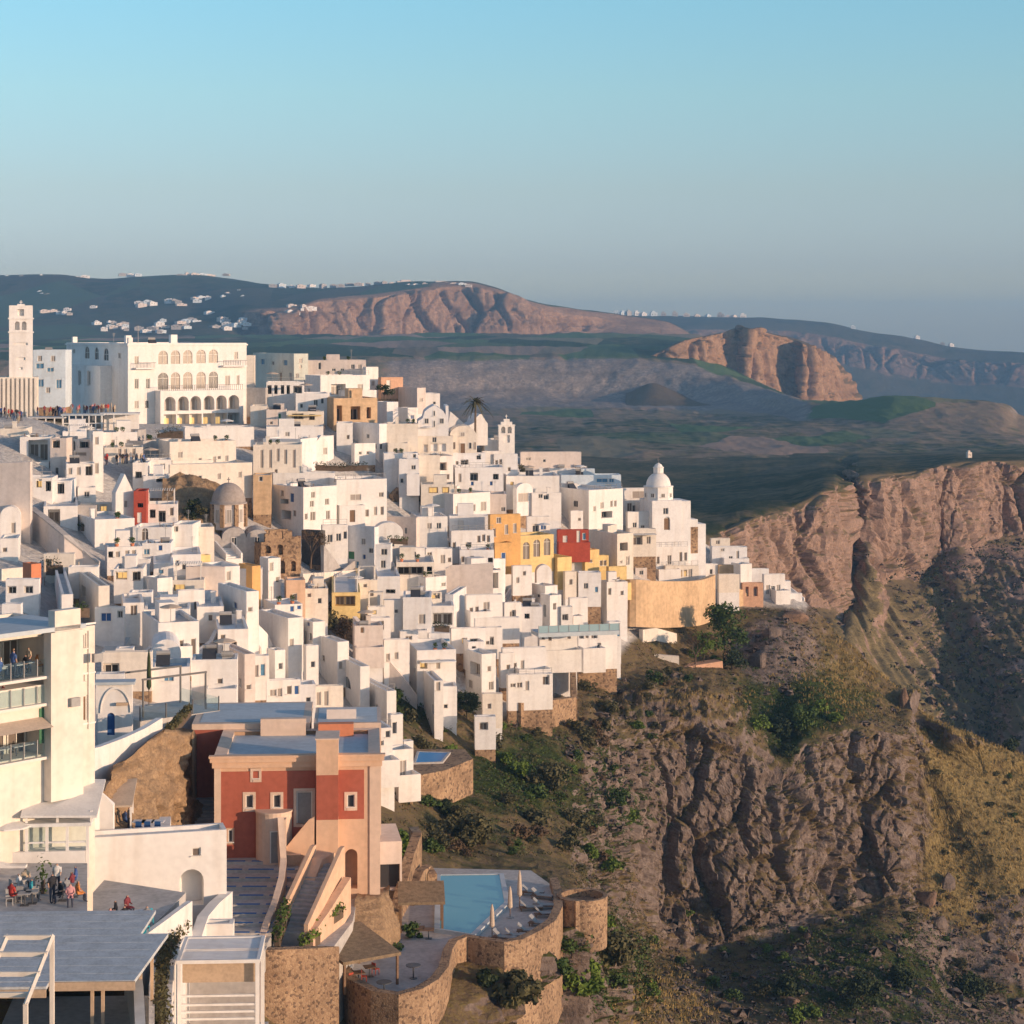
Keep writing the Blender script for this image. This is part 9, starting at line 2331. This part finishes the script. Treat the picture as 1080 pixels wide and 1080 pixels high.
def lounger(p, rz, label, group):
    global LNG
    if LNG is not None: return copy_tree(LNG, p, rz, label, group)
    o = empty('sun_lounger', p, rz, label, 'sun lounger', group)
    mb = MB(); mb.box(-.33, .33, -.95, .95, .22, .28); mb.build('frame', M['wood'], o)
    mb = MB(); mb.box(-.31, .31, -.93, .35, .281, .36); mb.build('cushion', M['rail'], o)
    mb = MB(); mb.v = [(-.31, .36, .28), (.31, .36, .28), (.31, .9, .75), (-.31, .9, .75), (-.31, .33, .36), (.31, .33, .36), (.31, .86, .83), (-.31, .86, .83)]; mb.f = [(0, 1, 2, 3), (4, 7, 6, 5), (0, 4, 5, 1), (1, 5, 6, 2), (2, 6, 7, 3), (3, 7, 4, 0)]; mb.m = [0] * 6; mb.build('backrest', M['rail'], o)
    for x in (-.28, .28):
        for y in (-.85, .8):
            mb = MB(); mb.box(x - .03, x + .03, y - .03, y + .03, 0, .219); mb.build('leg', M['wood'], o)
    LNG = o; return o
for i, (u, v) in enumerate(((572, 948), (574, 958), (576, 967), (570, 977), (558, 985), (545, 990), (532, 992), (562, 944), (560, 960))): lounger(atz(u, v), R(70 + 14 * (i % 3)), 'dark cushioned sun lounger on the deck between pool and rubble wall', 'sun loungers on the deck')
for i, (u, v) in enumerate(((442, 988), (452, 990))): table(atz(u, v), 0, 'small dark table by the smaller thatched shelter', 'wood', group='tables by the smaller thatched shelter')
for i, (u, v) in enumerate(((366, 1034), (378, 1036), (390, 1030))): table(atz(u, v), .3, 'wooden dining table under the big thatched shelter', 'wood', group='tables under the big thatched shelter')
for i, (u, v) in enumerate(((360, 1032), (372, 1040), (384, 1036), (396, 1028))): chair(atz(u, v), .8 * i, 'red chair under the big thatched shelter', 'red chairs under the big thatched shelter', 'red')
# under the board roof: a red sofa, orange cushion ball chair
zr_ = P(60, 1036, 105).z - 4.2
def sofa(p, rz, label, mat):
    o = empty('sofa', p, rz, label, 'sofa'); mb = MB(); mb.box(-1, 1, -.4, .4, .1, .45); mb.build('seat', M[mat], o); mb = MB(); mb.box(-1, 1, .25, .45, .451, .95); mb.build('backrest', M[mat], o)
    for x in (-1.12, .92):
        mb = MB(); mb.box(x, x + .199, -.4, .449, .1, .65); mb.build('armrest', M[mat], o)
    return o
sofa(Vector((-20.0, 104.5, zr_)), .2, 'dark red sofa under the edge of the board roof', 'red'); 
p_ = Vector((-18.6, 102.6, zr_)); o = empty('lounge_chair', p_, 0, 'bright orange round lounge chair beside the dark red sofa', 'chair'); mb = MB(); mb.lathe([(.02, .1), (.5, .1), (.62, .35), (.5, .5), (.02, .46)], 0, 0, 14); mb.build('seat', M['orange'], o); mb = MB(); mb.lathe([(.62, .36), (.68, .8), (.6, .95), (.5, .5)], 0, 0, 14, a0=.3, a1=3.2); mb.build('backrest', M['orange'], o)
table(Vector((-17.0, 103.5, zr_)), 0, 'small yellow table under the board roof', 'yellow', r_=.4); table(Vector((-19.4, 101.5, zr_)), .2, 'small beige table before the dark red sofa', 'cream', r_=.4)
# parasols over terraces
closed_parasol(P(157, 744, 172), 4.6, 'very dark green closed parasol on the glass terrace', None, 'leafdark')
open_parasol(at_z(10, 905, P(10, 905, 131).z), 2.4, 1.5, 'pale open parasol at the left edge before the glazed restaurant', None, 'whitefabric')
for i, (u, v) in enumerate(((47, 618), (55, 616), (64, 622), (83, 620), (61, 606))): closed_parasol(P(u, v, depth_at(u, v)), 3.2, 'closed beige parasol on the terraces beneath the ramp', 'closed parasols on the terraces beneath the ramp')
# potted shrubs, parasols and tables on flat roofs of the town
bpy.context.view_layer.update()
ALLH = [h_ for h_ in HOUSES if h_[1] > 3.5 and h_[2] > 3.0]
rg.shuffle(ALLH)
POT = None
def potted(p, label, group, k=1.0):
    global POT
    if POT is not None: return copy_tree(POT, p, rg.uniform(0, 6), label, group)
    o = empty('potted_plant', p, 0, label, 'plant', group); mb = MB(); mb.lathe([(.01, 0), (.2, 0), (.28, .42), (.24, .42), (.2, .36), (.01, .36)], 0, 0, 12); mb.build('pot', M['orange'], o)
    quads_obj('foliage', leaf_cloud([(0, 0, .75), (.15, .1, 1.0), (-.12, -.1, .95)], [.34, .3, .3], 50, .07), M['leaf'], o); POT = o; return o
cnt = [0, 0, 0]
for root, a, b, h in ALLH:
    if any(c.name.startswith(('vaulted', 'gable', 'sloping')) for c in ALLKIDS.get(root.name, [])): continue
    ro = [c for c in ALLKIDS.get(root.name, []) if c.name.startswith('roof')]
    if not ro or rg.random() < .35: continue
    zr = ro[0].data.vertices[0].co.z
    q = lambda: local(root, (rg.uniform(.6, a - .6), rg.uniform(.5, min(b - .5, 2.2)), zr))
    t_ = rg.random()
    if t_ < .3 and cnt[0] < 34: open_parasol(q(), 2.3, 1.2, 'small pale open parasol on a flat roof terrace of the town', 'open parasols on roof terraces', rg.choice(['whitefabric', 'fabric'])); cnt[0] += 1
    elif t_ < .75 and cnt[1] < 46:
        for _ in range(2): potted(q(), 'green plant in a clay pot on a flat roof terrace', 'potted plants on roof terraces'); cnt[1] += 1
    elif cnt[2] < 34:
        p_ = q(); table(p_, rg.uniform(0, 3), 'small pale table on a flat roof terrace of the town', group='tables on roof terraces'); chair(p_ + Vector((.7, .1, 0)), -1.6, 'brown wooden chair on a flat roof terrace', 'chairs on roof terraces', 'wood'); chair(p_ + Vector((-.7, .1, 0)), 1.6, 'brown wooden chair on a flat roof terrace', 'chairs on roof terraces', 'wood'); cnt[2] += 1
